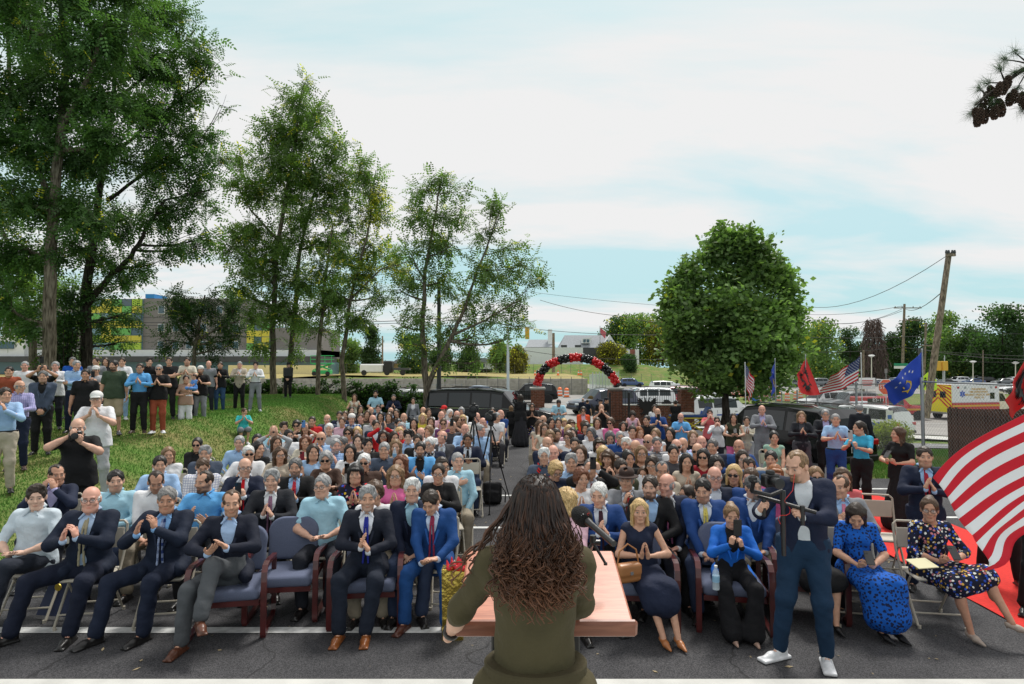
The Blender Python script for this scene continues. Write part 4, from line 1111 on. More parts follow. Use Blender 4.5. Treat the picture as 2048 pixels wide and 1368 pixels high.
def leaves_mesh(name,unitk,pts,dirs,sc,tint,yel,m):
 """one mesh of many leaf sprays"""
 U=leaf_unit(unitk); n=len(pts)
 d=dirs/np.linalg.norm(dirs,axis=1)[:,None]
 up=RNG.normal(0,.35,(n,3))+np.array([0,0,1.0]); x=np.cross(d,up); x/=np.maximum(np.linalg.norm(x,axis=1),1e-6)[:,None]; z=np.cross(x,d)
 M=np.stack([x,d,z],2)
 W=np.einsum('nij,kqj->nkqi',M,U)*sc[:,None,None,None]+pts[:,None,None,:]
 k=U.shape[0]; V=W.reshape(-1,3); Q=np.arange(len(V)).reshape(-1,4)
 me=npmesh(name,V,Q,smooth=False,mats=[m])
 a=me.color_attributes.new('tint','FLOAT_COLOR','POINT')
 C=np.zeros((n,k,4,4),np.float32); C[...,0]=(tint[:,None,None]+RNG.uniform(-.2,.2,(n,k,1))).clip(0,1); C[...,1]=yel[:,None,None]*(RNG.uniform(0,1,(n,k,1))<.75); C[...,3]=1
 a.data.foreach_set('color',C.reshape(-1,4).ravel()); return me
def bez(a,b,bend,n=6):
 a,b=np.array(a,float),np.array(b,float); m=(a+b)/2+bend
 t=np.linspace(0,1,n)[:,None]; return(1-t)**2*a+2*t*(1-t)*m+t*t*b
def tree(label,D,trunks,blobs,dens,leaf='pinnate',m=M_LEAF,bark=M_BARK,lsc=1.0,twigs=8,bare=None,group=None,name='tree',yel=0.03,droop=.5,cat='tree',depthf=.9,crown='crown',fill=.55):
 """trunks: list of [(px,py,dy,r)...]; blobs (px,py,r_px,dy,yellow) in metres of depth offset dy"""
 base=at(trunks[0][0][0],trunks[0][0][1],D+trunks[0][0][2])
 root=empty(name,label,cat,(base.x,base.y,base.z),0,group)
 B=np.array(base); r=RNG; ppm=F/D
 tb=MB(); nodes=[]
 for tk in trunks:
  pts=[np.array(at(p[0],p[1],D+p[2]))-B for p in tk]; rad=[p[3]*.68 for p in tk]
  P=[]; Rr=[]
  for i in range(len(pts)-1):
   for t in np.linspace(0,1,5)[:-1]:
    P.append(pts[i]*(1-t)+pts[i+1]*t+r.normal(0,.02,3)*(1 if i or t else 0)); Rr.append(rad[i]*(1-t)+rad[i+1]*t)
  P.append(pts[-1]); Rr.append(rad[-1]); Rr[0]*=1.35
  tb.tube(P,Rr,9); nodes+=list(zip(P[2:],Rr[2:]))
 NP=np.array([p for p,_ in nodes]); NR=np.array([q for _,q in nodes])
 lp=[]; ld=[]; lt=[]; ly=[]; bb=MB()
 for bl in blobs:
  px,py,rp=bl[:3]; dy=bl[3]if len(bl)>3 else r.uniform(-.5,.5)*depthf*rp/ppm*1.2; yl=bl[4]if len(bl)>4 else yel
  c=np.array(at(px,py,D+dy))-B; R=rp/ppm
  dist=np.linalg.norm(NP-c,axis=1)+np.maximum(0,NP[:,2]-c[2]+.2*R)*1.5+(NR<.03)*2
  j=int(dist.argmin()); a=NP[j]; L=np.linalg.norm(c-a)
  r0=min(NR[j]*.75,.02+.022*(L+R)); limb=bez(a,c,np.array([0,0,-.08*L])+r.normal(0,.06*L,3),7)
  bb.tube(limb,list(np.linspace(r0,r0*.35,7)),6)
  tw=max(4,int(twigs*(R/1.2)**.8));
  for k in range(tw):
   s=limb[r.integers(3,7)]; v=r.normal(0,1,3); v/=np.linalg.norm(v); v[2]*=.8
   e=c+v*R*r.uniform(.55,1.0); tg=bez(s,e,r.normal(0,.15*R,3)+np.array([0,0,.12*R]),6)
   bb.tube(tg,list(np.linspace(r0*.33,.006*max(1,D/25),6)),4,cap=False)
   nl=int(1.75*dens*R*R/tw)
   if bare and bare(px,py):nl=int(nl*.12)
   if nl:
    t=r.uniform(.15,1.0,nl)**.8; q=np.stack([np.interp(t,np.linspace(0,1,6),tg[:,i])for i in range(3)],1)
    q=q+r.normal(0,1,(nl,3))*R*np.array([.24,.24,.18])*(fill/.55)
    dr=v*.8+r.normal(0,.7,(nl,3)); dr[:,2]-=droop*.5
    lp.append(q); ld.append(dr); lt.append(np.clip(.5+.25*r.normal()+.15*r.normal(0,1,nl),0,1)); ly.append((r.uniform(0,1,nl)<yl).astype(float))
 tb.v+=[]
 t=tb.build('trunk',bark,root,smooth=True); b2=bb.build('branches',bark,root,smooth=True); b2['kind']='stuff'
 P=np.concatenate(lp); me=leaves_mesh(crown,leaf,P,np.concatenate(ld),lsc*1.22*r.uniform(.7,1.3,len(P)),np.concatenate(lt),np.concatenate(ly),m)
 c=link(crown,me,root); return root
TREE_LEAVES=1.0
S=1
M_LEAFA=leafmat('leaf_dark_green',(.080,.155,.048))  # darker green foliage of the first two trees
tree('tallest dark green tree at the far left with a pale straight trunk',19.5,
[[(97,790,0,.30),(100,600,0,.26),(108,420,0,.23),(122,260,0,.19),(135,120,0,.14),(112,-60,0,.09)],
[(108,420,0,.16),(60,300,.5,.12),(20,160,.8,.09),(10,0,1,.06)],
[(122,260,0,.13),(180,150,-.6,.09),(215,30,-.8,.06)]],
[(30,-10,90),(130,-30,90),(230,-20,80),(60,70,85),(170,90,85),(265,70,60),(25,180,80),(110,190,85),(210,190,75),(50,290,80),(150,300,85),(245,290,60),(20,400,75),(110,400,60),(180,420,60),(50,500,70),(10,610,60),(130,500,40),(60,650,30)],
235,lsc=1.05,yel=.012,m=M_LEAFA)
def bare_tips(px,py):return px>400 and py<230
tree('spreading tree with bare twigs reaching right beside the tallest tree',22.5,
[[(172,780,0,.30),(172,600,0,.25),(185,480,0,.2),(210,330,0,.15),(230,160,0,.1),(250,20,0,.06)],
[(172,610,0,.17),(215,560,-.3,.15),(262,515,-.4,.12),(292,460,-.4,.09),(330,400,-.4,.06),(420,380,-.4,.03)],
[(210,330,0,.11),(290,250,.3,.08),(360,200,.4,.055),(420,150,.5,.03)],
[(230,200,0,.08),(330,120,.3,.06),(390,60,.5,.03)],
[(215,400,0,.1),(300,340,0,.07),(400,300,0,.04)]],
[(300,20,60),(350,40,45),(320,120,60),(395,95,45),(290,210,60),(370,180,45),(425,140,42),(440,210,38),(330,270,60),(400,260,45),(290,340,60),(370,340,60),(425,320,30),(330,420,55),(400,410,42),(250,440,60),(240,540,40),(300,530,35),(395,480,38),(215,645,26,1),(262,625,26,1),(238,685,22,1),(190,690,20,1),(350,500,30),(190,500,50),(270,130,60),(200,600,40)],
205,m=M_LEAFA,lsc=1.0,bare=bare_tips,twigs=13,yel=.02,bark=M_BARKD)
tree('thin leaning tree with a forked pale trunk at the left edge',24,
[[(72,780,0,.22),(62,650,0,.18),(45,560,0,.14),(10,470,0,.1),(-40,380,0,.05)]],
[(-20,420,60),(30,520,50),(-10,560,60),(70,560,40),(20,640,45),(120,640,42),(140,700,38),(95,600,40),(125,590,40)],150,lsc=1.1)
tree('low young tree with drooping leaves in front of the grey school',26,
[[(385,775,0,.13),(388,710,0,.11),(400,640,0,.08),(410,590,0,.05)],[(390,690,0,.08),(345,640,0,.05),(330,600,0,.03)],[(392,680,0,.08),(450,650,0,.05),(480,640,0,.03)]],
[(400,600,38),(350,620,36),(330,680,30),(450,640,36),(475,680,26),(400,680,36),(380,640,40),(430,700,24),(360,580,24),(470,610,25)],150,m=M_LEAFD,lsc=1.0)
def shrub(label,D,blobs,dens,m,leaf='round',lsc=1.0,name='shrub',cat='shrub',group=None,stem=True):
 cx=np.mean([b[0]for b in blobs]); by=max(b[1]+b[2]*.6 for b in blobs)
 base=at(cx,by,D); base.z=max(H(base.x,base.y)-.05,-9)
 root=empty(name,label,cat,base,0,group); B=np.array(base); r=RNG; ppm=F/D; lp=[]; ld=[]; lt=[]; sb=MB()
 for b in blobs:
  c=np.array(at(b[0],b[1],D+(b[3]if len(b)>3 else 0)))-B; R=b[2]/ppm; n=int(dens*R*R)+20
  v=r.normal(0,1,(n,3)); v/=np.linalg.norm(v,axis=1)[:,None]; q=c+v*R*r.uniform(.6,1.05,(n,1)); lp.append(q); ld.append(v+r.normal(0,.5,(n,3))); lt.append(np.clip(.5+.2*r.normal()+.2*r.normal(0,1,n),0,1))
  for k in range(4):sb.tube(bez((c[0]*.6,c[1]*.6,0),c+v[k]*R*.7,r.normal(0,.1,3),5),[.03,.025,.02,.015,.008],4)
 P=np.concatenate(lp); me=leaves_mesh('foliage',leaf,P,np.concatenate(ld),lsc*r.uniform(.7,1.3,len(P)),np.concatenate(lt),np.zeros(len(P)),m)
 link('foliage',me,root); o=sb.build('stems',M_BARKD,root); o['kind']='stuff'; return root
shrub('dense dark ivy climbing the shaded trunk at the far left',22,[(130,690,26),(150,640,24),(118,720,26),(140,600,22),(125,650,24)],320,M_LEAFD,name='ivy',cat='ivy')
tree('tall locust tree in the second clump with a pointed top',31,
[[(548,812,0,.24),(545,660,0,.2),(555,480,0,.16),(585,320,0,.1),(606,170,0,.04)],[(570,812,.5,.22),(588,640,.5,.18),(600,500,.5,.12),(640,340,.5,.06)],[(555,480,0,.1),(500,420,0,.06),(470,360,0,.03)]],
[(608,165,22),(592,210,42),(636,225,34),(560,260,44),(620,280,56),(675,290,40),(530,320,48),(590,340,60),(650,350,55),(500,370,42),(550,400,56),(620,420,60),(690,370,40),(480,300,24),(500,450,50),(560,480,56),(470,500,40),(520,540,56),(590,550,56),(460,570,34),(540,610,50),(600,630,44),(640,480,48),(490,640,30),(520,690,24),(590,700,22)],
125,lsc=1.25,yel=.05)
tree('slim double trunk tree with patches of yellow leaves',30,
[[(636,815,0,.17),(638,690,0,.15),(648,580,0,.1),(665,450,0,.05)],[(690,828,-.4,.19),(684,720,-.4,.16),(700,600,-.4,.11),(735,470,-.4,.07),(752,340,-.4,.03)],[(700,600,-.4,.08),(760,540,-.6,.05),(830,520,-.6,.03)]],
[(740,345,36),(710,330,26),(755,385,32,0,.55),(735,425,34,0,.5),(700,440,40,0,.15),(690,500,40,0,.2),(740,490,36,0,.3),(650,540,40),(700,560,42,0,.15),(735,545,34,0,.5),(785,530,34,0,.4),(820,545,24,0,.5),(650,610,42),(700,630,36),(670,580,40),(760,590,28),(730,640,24),(650,660,30),(750,440,26,0,.3)],
120,lsc=1.2,yel=.06)
tree('open locust tree right of the lawn with a forked trunk behind the black car',27,
[[(856,850,0,.26),(852,770,0,.22),(846,660,0,.16),(850,540,0,.11),(872,430,0,.07),(884,350,0,.03)],
[(853,775,0,.18),(890,700,-.3,.15),(925,630,-.3,.11),(955,540,-.3,.07),(1000,420,-.3,.03)],
[(905,670,-.3,.09),(970,640,-.6,.06),(1040,600,-.6,.03)],[(850,560,0,.07),(815,500,0,.03)]],
[(880,350,30),(845,375,34),(910,385,34),(870,420,44),(825,430,32),(925,430,34),(860,480,46),(905,490,44),(815,500,34),(960,470,34),(1005,420,32),(985,400,22),(960,530,44),(1020,490,34),(1055,530,34),(1000,560,44),(1075,560,28),(890,560,48),(840,560,40),(940,600,46),(800,580,28),(850,630,42),(900,650,44),(1000,630,38),(1050,610,32),(950,670,38),(830,690,30),(1010,680,28),(900,710,24),(1065,655,22),(800,650,20),(960,720,18)],
92,lsc=1.15,yel=.05,twigs=9)
tree('full round pear tree standing beside the white police car',27,
[[(1452,862,0,.30),(1450,790,0,.2),(1456,720,0,.17),(1470,620,0,.12),(1480,520,0,.05)],[(1452,750,0,.12),(1410,680,0,.09),(1385,600,0,.05)],[(1454,740,0,.12),(1510,670,.2,.09),(1550,590,.2,.05)]],
[(1464+116*math.cos(k*2.4)*(1.0 if k%2 else.9)*(.55 if math.sin(k*2.4)<-.75 else 1),618+138*math.sin(k*2.4),15+(k*7)%15)for k in range(46)]+[(1345,600,18),(1335,640,20),(1440,462,24),(1500,462,22)]+[(a_[0],a_[1],a_[2]*.9)+tuple(a_[3:])for a_ in[(1470,492,44),(1428,500,34),(1520,505,40),(1395,540,42),(1460,550,60),(1530,555,52),(1570,560,30),(1375,600,44),(1430,620,62),(1500,630,66),(1565,620,46),(1345,620,26),(1590,660,34),(1350,670,42),(1405,690,58),(1470,700,66),(1540,700,58),(1585,715,34),(1370,730,40),(1430,745,46),(1500,750,46),(1555,750,34),(1340,700,26),(1400,770,22),(1530,780,20),(1610,690,18),(1450,600,50,-1.5),(1500,680,50,-1.5),(1410,730,40,-1.3),(1380,640,46,-1.2),(1550,650,46,-1.2)]],
110,leaf='round',m=M_LEAF2,bark=M_BARKD,lsc=1.5,twigs=11,yel=.004,droop=.1,fill=.8)
def pine():
 D=5.0; base=at(2120,60,D+.3); root=empty('pine_branch','dark pine branch with hanging cones in the upper right corner','branch',base,0); B=np.array(base); r=RNG
 pts=[at(2120,60,D+.3),at(2060,130,D+.1),at(2010,165,D),at(1975,190,D-.1),at(1950,210,D-.15)]
 b=MB(); b.tube([np.array(p)-B for p in pts],[.03,.018,.013,.010,.006],7)
 P=np.array([np.array(p)-B for p in pts]); subs=[]
 for(px,py,k)in((2030,105,1),(2000,140,2),(1978,165,2),(1960,178,3),(1990,200,2),(2035,175,1),(2045,215,1),(1945,225,3),(2050,140,1),(1957,205,3),(2030,145,1),(2012,120,1)):
  e=np.array(at(px,py,D-r.uniform(-.15,.2)))-B; b.tube(bez(P[k],e,r.normal(0,.01,3),5),[.008,.007,.006,.005,.004],5); subs.append((e,unit(e-P[k])))
 b.build('bough',M_BARKD,root,smooth=True)
 V=[]; Q=[]
 for e,d in subs:
  for k in range(130):
   v=unit(d*.7+r.normal(0,.55,3)); L=r.uniform(.07,.13); s=unit(np.cross(v,r.normal(0,1,3)))*.0011; o=len(V); st=e+r.normal(0,.012,3)
   V+=[st-s,st+s,st+v*L]; Q.append((o,o+1,o+2))
 me=npmesh('needles',V,np.array(Q),smooth=False,mats=[M_NEED]); a=me.color_attributes.new('tint','FLOAT_COLOR','POINT'); a.data.foreach_set('color',np.tile([.4,0,0,1],len(V)).astype(np.float32))
 o=link('needles',me,root); o['kind']='stuff'
 cm=MB()
 for j in range(9):
  z=-.012*j; rr=.006+.017*math.sin(PI*(j+1)/10.5)
  for k in range(7):
   a=2*PI*k/7+j*.5; c=(math.cos(a)*rr,math.sin(a)*rr,z)
   cm.box(c,(.016,.012,.006),(0,.5,a))
 cm.tube([(0,0,.01),(0,0,-.1)],.006,5); M_CONE=mat('pine_cone',(.055,.032,.02),rough=.9,noise=.3,nscale=40); cme=cm.mesh('cone',False,[M_CONE])
 for(px,py)in((1950,222),(1956,232),(1960,222),(1968,228),(1972,190),(1978,178),(1984,212),(1990,218),(1996,204),(2003,214),(2010,168),(2016,158),(2020,192),(2027,185),(2044,190),(2046,200),(1966,212),(2000,170)):
  o=link('cone',cme,root); o.location=Vector(at(px,py-5,D-r.uniform(-.1,.15)))-Vector(base); o.rotation_euler=(r.uniform(-.3,.3),r.uniform(-.3,.3),r.uniform(0,6)); o.scale=(1.05,)*3
pine()
def fartree(label,px,D,top,w,zb,m=M_LEAFD,group=None,yel=0,cone=False,n=1200,name='tree',low=.12):
 b=at(px,700,D); root=empty(name,label,'tree',(b.x,D,zb),0,group); ht=Z(top,D)-zb; R=w/F*D/2; r=RNG
 tb=MB(); tb.tube([(0,0,0),(0,0,ht*.35),(r.normal(0,.2),0,ht*.8)],[R*.04+.12,R*.03+.1,.05],7); tb.build('trunk',M_BARKD,root,smooth=True)
 P=[]; T=[]; nb=20
 for k in range(nb):
  t=r.uniform(low,.93)if k else.9; rr=(math.sin(PI*min(1,(t-low*.6)*.95+.12))**.6)*R if not cone else R*(1.05-t)
  a=r.uniform(0,2*PI); c=np.array([math.cos(a)*rr*.62,math.sin(a)*rr*.62,ht*t]); br=R*r.uniform(.38,.58)*(1 if not cone else.7)
  v=r.normal(0,1,(n//nb,3)); v/=np.linalg.norm(v,axis=1)[:,None]; P.append(c+v*br*r.uniform(.35,1.08,(len(v),1))*[1,1,.85]); T.append(np.full(len(v),np.clip(.5+r.normal(0,.28),0,1)))
 P=np.concatenate(P); P=P[P[:,2]<ht]; T=np.concatenate(T)[:len(P)]
 me=leaves_mesh('crown','clump',P,r.normal(0,1,(len(P),3)),np.full(len(P),max(.7,R*.215)),T,(r.uniform(0,1,len(P))<yel).astype(float),m)
 link('crown',me,root); return root
FT=[
(1655,150,642,90,-2,M_LEAF2,.05,'bright green round tree just right of the pear tree'),(1700,165,655,60,-2,M_LEAFD,0,'small dark tree just left of the vine covered snag'),
(1790,170,668,70,-2,M_LEAFD,0,'low dark tree just right of the vine covered snag'),(1835,165,640,80,-2,M_LEAFD,.02,'dark tree behind the blue flag'),(1900,175,628,90,-2,M_LEAF2,.02,'mid green tree right of the leaning pole'),
(1945,170,650,70,-2,M_LEAFD,0,'low dark tree between two taller ones at the right'),(2005,160,615,110,-2,M_LEAFD,0,'tall dark tree near the right edge'),(2060,165,632,90,-2,M_LEAFD,0,'dark tree cut by the right edge'),(2110,165,620,90,-2,M_LEAFD,0,'dark tree just outside the right edge'),
(1865,185,650,90,-2,M_LEAFD,0,'dark tree far behind the ambulance'),(1745,190,690,120,-2,M_LEAFD,0,'broad low tree at the foot of the vine covered snag'),(1975,190,680,120,-2,M_LEAFD,0,'broad low tree behind the ambulance cab'),(1610,175,665,80,-2,M_LEAFD,0,'dark tree behind the crown of the pear tree'),
(1230,185,634,76,2.6,M_LEAFD,.1,'dark oak behind the grey roof'),(1280,180,632,84,2.6,M_LEAF2,.12,'green oak right of the grey roof'),(1325,175,640,70,2.6,M_LEAFB,.25,'bronze leafed oak left of the pear tree'),(1365,178,650,80,2.6,M_LEAFD,.05,'dark oak behind the left side of the pear tree'),
(1222,148,688,62,2.0,M_LEAFB,.15,'small bronze bush tree in front of the dark wall'),(1258,140,712,24,1.5,M_LEAFD,0,'small dark shrub tree beside the white columns'),
(1035,120,694,36,.8,M_LEAFB,.2,'olive brown tree left of the white wall'),(1000,125,688,40,1.0,M_LEAF2,.05,'green tree behind the street lamp'),
(745,120,652,60,1.0,M_LEAFD,0,'tall conifer behind the dry field'),(700,125,680,46,1.0,M_LEAF2,.05,'light green tree left of the conifer'),(828,115,672,70,1.0,M_LEAFD,.03,'dark spreading tree right of the conifer'),(880,125,690,50,1.0,M_LEAFD,0,'dark tree behind the forked locust'),(660,140,700,40,1.0,M_LEAFD,0,'small dark tree behind the green work lift'),(935,130,700,50,1,M_LEAFD,0,'low dark tree behind the open locust'),(620,130,705,50,1,M_LEAFD,0,'low tree beside the school entrance')]
for q in FT:fartree(q[7],q[0],q[1],q[2],q[3],q[4],q[5],'trees beyond the street',q[6],cone='conifer' in q[7]and q[0]==745,low=.06 if q[0]>1400 else.14)
def snag():
 D=160; b=at(1748,740,D); root=empty('dead_tree','tall dead tree wrapped in bare brown vines','tree',(b.x,D,-2),0); r=RNG; ht=Z(638,D)+2; m=MB(); m.tube([(0,0,0),(0,0,ht*.9)],[.8,.3],8); m.build('trunk',M_BARKD,root)
 m=MB(); m2=mat('bare_vines',(.14,.10,.085),rough=1)
 for k in range(1300):
  t=r.uniform(0,1); z=ht*(t**.8); R=3.6*(1-t*.62)+.4; a=r.uniform(0,2*PI); p=np.array([math.cos(a)*R*r.uniform(.5,1),math.sin(a)*R*r.uniform(.5,1),z])
  q=p+r.normal(0,.55,3)+[0,0,-r.uniform(.5,2.5)]; m.tube([p,(p+q)/2+r.normal(0,.2,3),q],.07,3,cap=False)
 o=m.build('vines',m2,root); o['kind']='stuff'
snag()
# ================================================================ buildings
M_WHITE=mat('white_paint',(.74,.75,.74),rough=.6,noise=.04,nscale=2)
M_GREYP=mat('grey_panel',(.20,.185,.18),rough=.7,noise=.06,nscale=1)
M_GREYD=mat('dark_panel',(.06,.062,.066),rough=.6,noise=.1,nscale=1)
M_SHING=mat('grey_shingle',(.28,.30,.32),rough=.85,noise=.12,nscale=3)
M_YEL=mat('yellow_panel',(.60,.52,.05),rough=.5); M_GRNP=mat('green_panel',(.14,.42,.10),rough=.5); M_LIME=mat('lime_panel',(.42,.60,.06),rough=.5)
M_WIN=mat('window_glass',(.05,.09,.12),rough=.08,spec=.8); M_WINL=mat('window_glass_light',(.14,.24,.29),rough=.1,spec=.8)
M_BRICK=mat('brick_red',(.20,.075,.045),rough=.9,noise=.45,nscale=7,bump=.3,bscale=60); M_MORTAR=mat('mortar',(.34,.31,.27),rough=.95,noise=.1)
M_IRON=mat('black_iron',(.012,.012,.013),rough=.45); M_STEEL=mat('galvanised_steel',(.38,.40,.42),rough=.4,metal=.7); M_ALU=mat('pole_metal',(.45,.47,.48),rough=.45,metal=.3)
M_WOODP=mat('pole_wood',(.24,.19,.145),rough=.9,extra=ex_bark); M_RED=mat('signal_red',(.55,.02,.015),rough=.4); M_ORANGE=mat('orange_plastic',(.85,.17,.03),rough=.5,noise=.08,nscale=6); M_WHT=mat('reflective_white',(.75,.75,.74),rough=.4)
M_SIGNG=mat('sign_green',(.01,.25,.13),rough=.4); M_SIGNY=mat('sign_lime',(.55,.80,.02),rough=.4); M_YELP=mat('signal_yellow',(.62,.36,.03),rough=.5); M_BLK=mat('black_paint',(.012,.012,.012),rough=.5)
def school():
 D=108; x0=X(-160,D); root=empty('school_building','grey school building with yellow and green glass bays behind the left trees','building',(x0,D,-1))
 def bx(px0,px1,py0,py1,dz0=0,dep=12,m=M_GREYP,n='wall',par=None,front=0):
  a,b=X(px0,D)-x0,X(px1,D)-x0; z1=Z(py0,D)+1; z0=Z(py1,D)+1
  mb=MB(); mb.box(((a+b)/2,dep/2-front,(z0+z1)/2),(b-a,dep,z1-z0)); return mb.build(n,m,par or root)
 w=bx(285,495,597,712,m=M_GREYP); bx(0,165,610,712,m=M_GREYP,front=-.4,n='wall'); bx(-160,62,672,722,m=M_WHITE,front=1.5,n='white_wing')
 bx(540,640,655,716,m=M_GREYP,front=-.5,n='wall'); bx(-160,640,700,712.5,m=M_WHITE,front=.6,n='white_band',dep=13); bx(-160,650,713,724,m=M_GREYD,front=2.8,n='canopy',dep=10); bx(-160,640,724,760,m=M_WINL,front=.2,n='ground_floor')
 bx(288,306,588,596.5,m=mat('blue_tank',(.02,.22,.55)),n='roof_unit',dep=4)
 for(a,b,c,e)in((165,285,598,700),(495,540,648,700)):
  core=bx(a,b,c,e,m=M_WINL,front=.3,n='glass_bay'); n=6 if b-a>60 else 3; rows=7 if b-a>60 else 4
  r=random.Random(a); pal=[M_YEL,M_YEL,M_LIME,M_GRNP,M_WIN,M_WIN,M_WINL,M_WINL]
  for i in range(n):
   for j in range(rows):
    pa,pb=a+(b-a)*i/n,a+(b-a)*(i+1)/n; ca,cb=c+(e-c)*j/rows,c+(e-c)*(j+1)/rows
    m=M_YEL if(j%2==1 and r.random()<.75)else(M_GRNP if i in(3,)and b-a>60 else r.choice(pal)); bx(pa+.5,pb-.5,ca+.6,cb-.6,m=m,front=.55,dep=.3,n='panel',par=core)
 for i,px in enumerate((315,345,372,400,432,465)):
  for(c,e)in((612,628),(648,664),(682,698)):
   f=bx(px,px+13,c,e,m=M_WHITE,front=.12,dep=.3,n='window'); bx(px+1,px+12,c+1,e-1,m=M_WIN,front=.2,dep=.3,n='pane',par=f)
 for px in(20,60,100,135):
  for(c,e)in((625,640),(655,668)):bx(px,px+14,c,e,m=M_WIN,front=-.2,dep=.3,n='window')
 bx(-100,42,684,698,m=M_WIN,front=1.7,dep=.3,n='window')
 for py in(634,672):bx(285,495,py,py+.8,m=M_GREYD,front=.05,dep=.3,n='joint')
school()
def house():
 D=152; x0=X(1040,D); root=empty('white_house','long white building with grey gabled roofs and a white chimney behind the arch','building',(x0,D,2.4))
 def P(px,py):return(X(px,D)-x0,Z(py,D)-2.4)
 def wall(poly,m,n,y0=0,y1=8):mb=MB(); mb.prism([P(*p)for p in poly],y0,y1,'y'); return mb.build(n,m,root)
 wall([(1036,732),(1166,732),(1166,695),(1036,695)],M_WHITE,'wall'); wall([(1166,718),(1258,718),(1258,696),(1166,696)],M_GREYD,'dark_wall',.2,8); wall([(1040,735),(1166,735),(1166,730),(1040,730)],M_LEAFD,'hedge',-1,-.1)
 def roof(a,b,yt,yb,n='roof'):
  xa,zb=P(a,yb); xb,zt=P(b,yt); mb=MB()
  mb.add([(xa,1,zb),(xb,1,zb),(xb-(xb-xa)*.12,6,zt),(xa+(xb-xa)*.12,6,zt),(xa,11,zb),(xb,11,zb)],[(0,1,2,3),(4,3,2,5),(0,3,4),(1,5,2),(0,4,5,1)]); return mb.build(n,M_SHING,root)
 roof(1052,1112,677,694); roof(1120,1232,668,695)
 ch=wall([(1097,695),(1112,695),(1106,676),(1106,657),(1098,657),(1098,676)],M_WHITE,'chimney',3,5)
 dm=wall([(1165,686),(1182,686),(1186,674),(1166,676)],M_WHITE,'dormer',1.5,4)
 for px in(1168,1175):wall([(px,684),(px+5,684),(px+5,678),(px,678)],M_WIN,'window',1.35,1.6)
 wall([(1208,696),(1250,696),(1250,690),(1232,686),(1221,669),(1210,686)],M_WHITE,'gable',.8,3)
 for px in(1214,1221):wall([(px,688),(px+3.5,688),(px+3.5,680),(px,680)],M_WIN,'window',.6,.9)
 for px in(1122,1150):wall([(px,694.5),(px+12,694.5),(px+12,690),(px,690)],M_GREYD,'vent',-.1,.3)
 for px in(1252,1270):wall([(px,735),(px+7,735),(px+7,699),(px,699)],M_WHITE,'column',-.6,.8)
 wall([(1259,732),(1270,732),(1270,699),(1259,699)],mat('brick_plain',(.3,.1,.07)),'brick_bay',.2,6)
 wall([(1252,738),(1280,738),(1280,733),(1252,733)],M_WHITE,'steps',-1.5,.5)
house()
def lowhouse(label,px0,px1,py0,py1,D,m,rm=M_SHING,group='low houses beyond the dry field'):
 x0=X(px0,D); zb=Z(py1,D); root=empty('house',label,'house',(x0,D,zb),0,group); w=X(px1,D)-x0; h=(Z(py0,D)-zb); mb=MB(); mb.box((w/2,4,h*.3),(w,8,h*.6)); wl=mb.build('wall',m,root)
 mb=MB(); mb.prism([(-.3,h*.6),(w+.3,h*.6),(w*.82,h),(w*.18,h)],-.4,8.4,'y'); mb.build('roof',rm,root)
 for i in range(2):mb=MB(); mb.box((w*(.28+.42*i),-.03,h*.32),(w*.16,.1,h*.26)); mb.build('window',M_WIN,root)
lowhouse('low tan house left of the forked locust trunk',740,782,722,740,120,mat('tan_siding',(.42,.36,.26),noise=.1)); lowhouse('low yellow brick house behind the forked locust trunk',784,850,718,740,122,mat('ochre_siding',(.45,.33,.14),noise=.1)); lowhouse('pale warehouse with a white roof at the edge of the dry field',915,985,716,738,135,M_WHITE)
wy=MB(); wy.box((0,.3,.8),(15,.4,1.8)); o=wy.build('site_wall',mat('cream_board',(.72,.62,.33),rough=.8,noise=.08)); o.location=(X(555,95),95,1.0); meta(o,'cream hoarding wall along the building site by the school','hoarding')
def lift():
 D=84; r=empty('work_lift','green scissor lift parked on the building site','lift',(X(645,D),D,1.25)); g=mat('lift_green',(.03,.42,.12),rough=.5)
 m=MB(); m.box((0,0,.5),(2.4,1.2,.5),bev=.05); m.build('chassis',g,r)
 m=MB()
 for q in(-1,1):
  m.tube([(-1.1,q*.5,.8),(1.1,q*.5,1.6)],.06,5); m.tube([(1.1,q*.5,.8),(-1.1,q*.5,1.6)],.06,5)
 m.build('scissor_arms',g,r); m=MB(); m.box((0,0,1.65),(2.8,1.2,.12))
 m.build('platform',g,r); m=MB()
 for zz in(2.2,2.7):m.tube([(-1.4,-.6,zz),(1.4,-.6,zz),(1.4,.6,zz),(-1.4,.6,zz)],.04,5,close=True)
 for x in(-1.4,-.5,.5,1.4):m.tube([(x,-.6,1.7),(x,-.6,2.7)],.035,4)
 m.build('rail',g,r)
 for x in(-.9,.9):m=MB(); m.cyl((x,-.7,.3),(x,-.5,.3),.3,n=12); m.build('wheel',M_BLK,r)
lift()
def loader():
 D=88; r=empty('site_truck','small white site truck on the dry field','truck',(X(745,D),D,1.25)); m=MB(); m.box((0,0,1.0),(3.2,1.6,1.2),bev=.15); m.build('body',M_WHITE,r); m=MB(); m.box((2.3,0,1.2),(1.2,1.6,1.7),bev=.15); m.build('cab',M_BLK,r); m=MB(); m.box((4.2,0,.9),(2.2,1.5,.3)); m.build('bed',M_GREYD,r)
 for x in(-1,2.2,4.4):m=MB(); m.cyl((x,-.85,.38),(x,-.6,.38),.38,n=12); m.build('wheel',M_BLK,r)
loader()
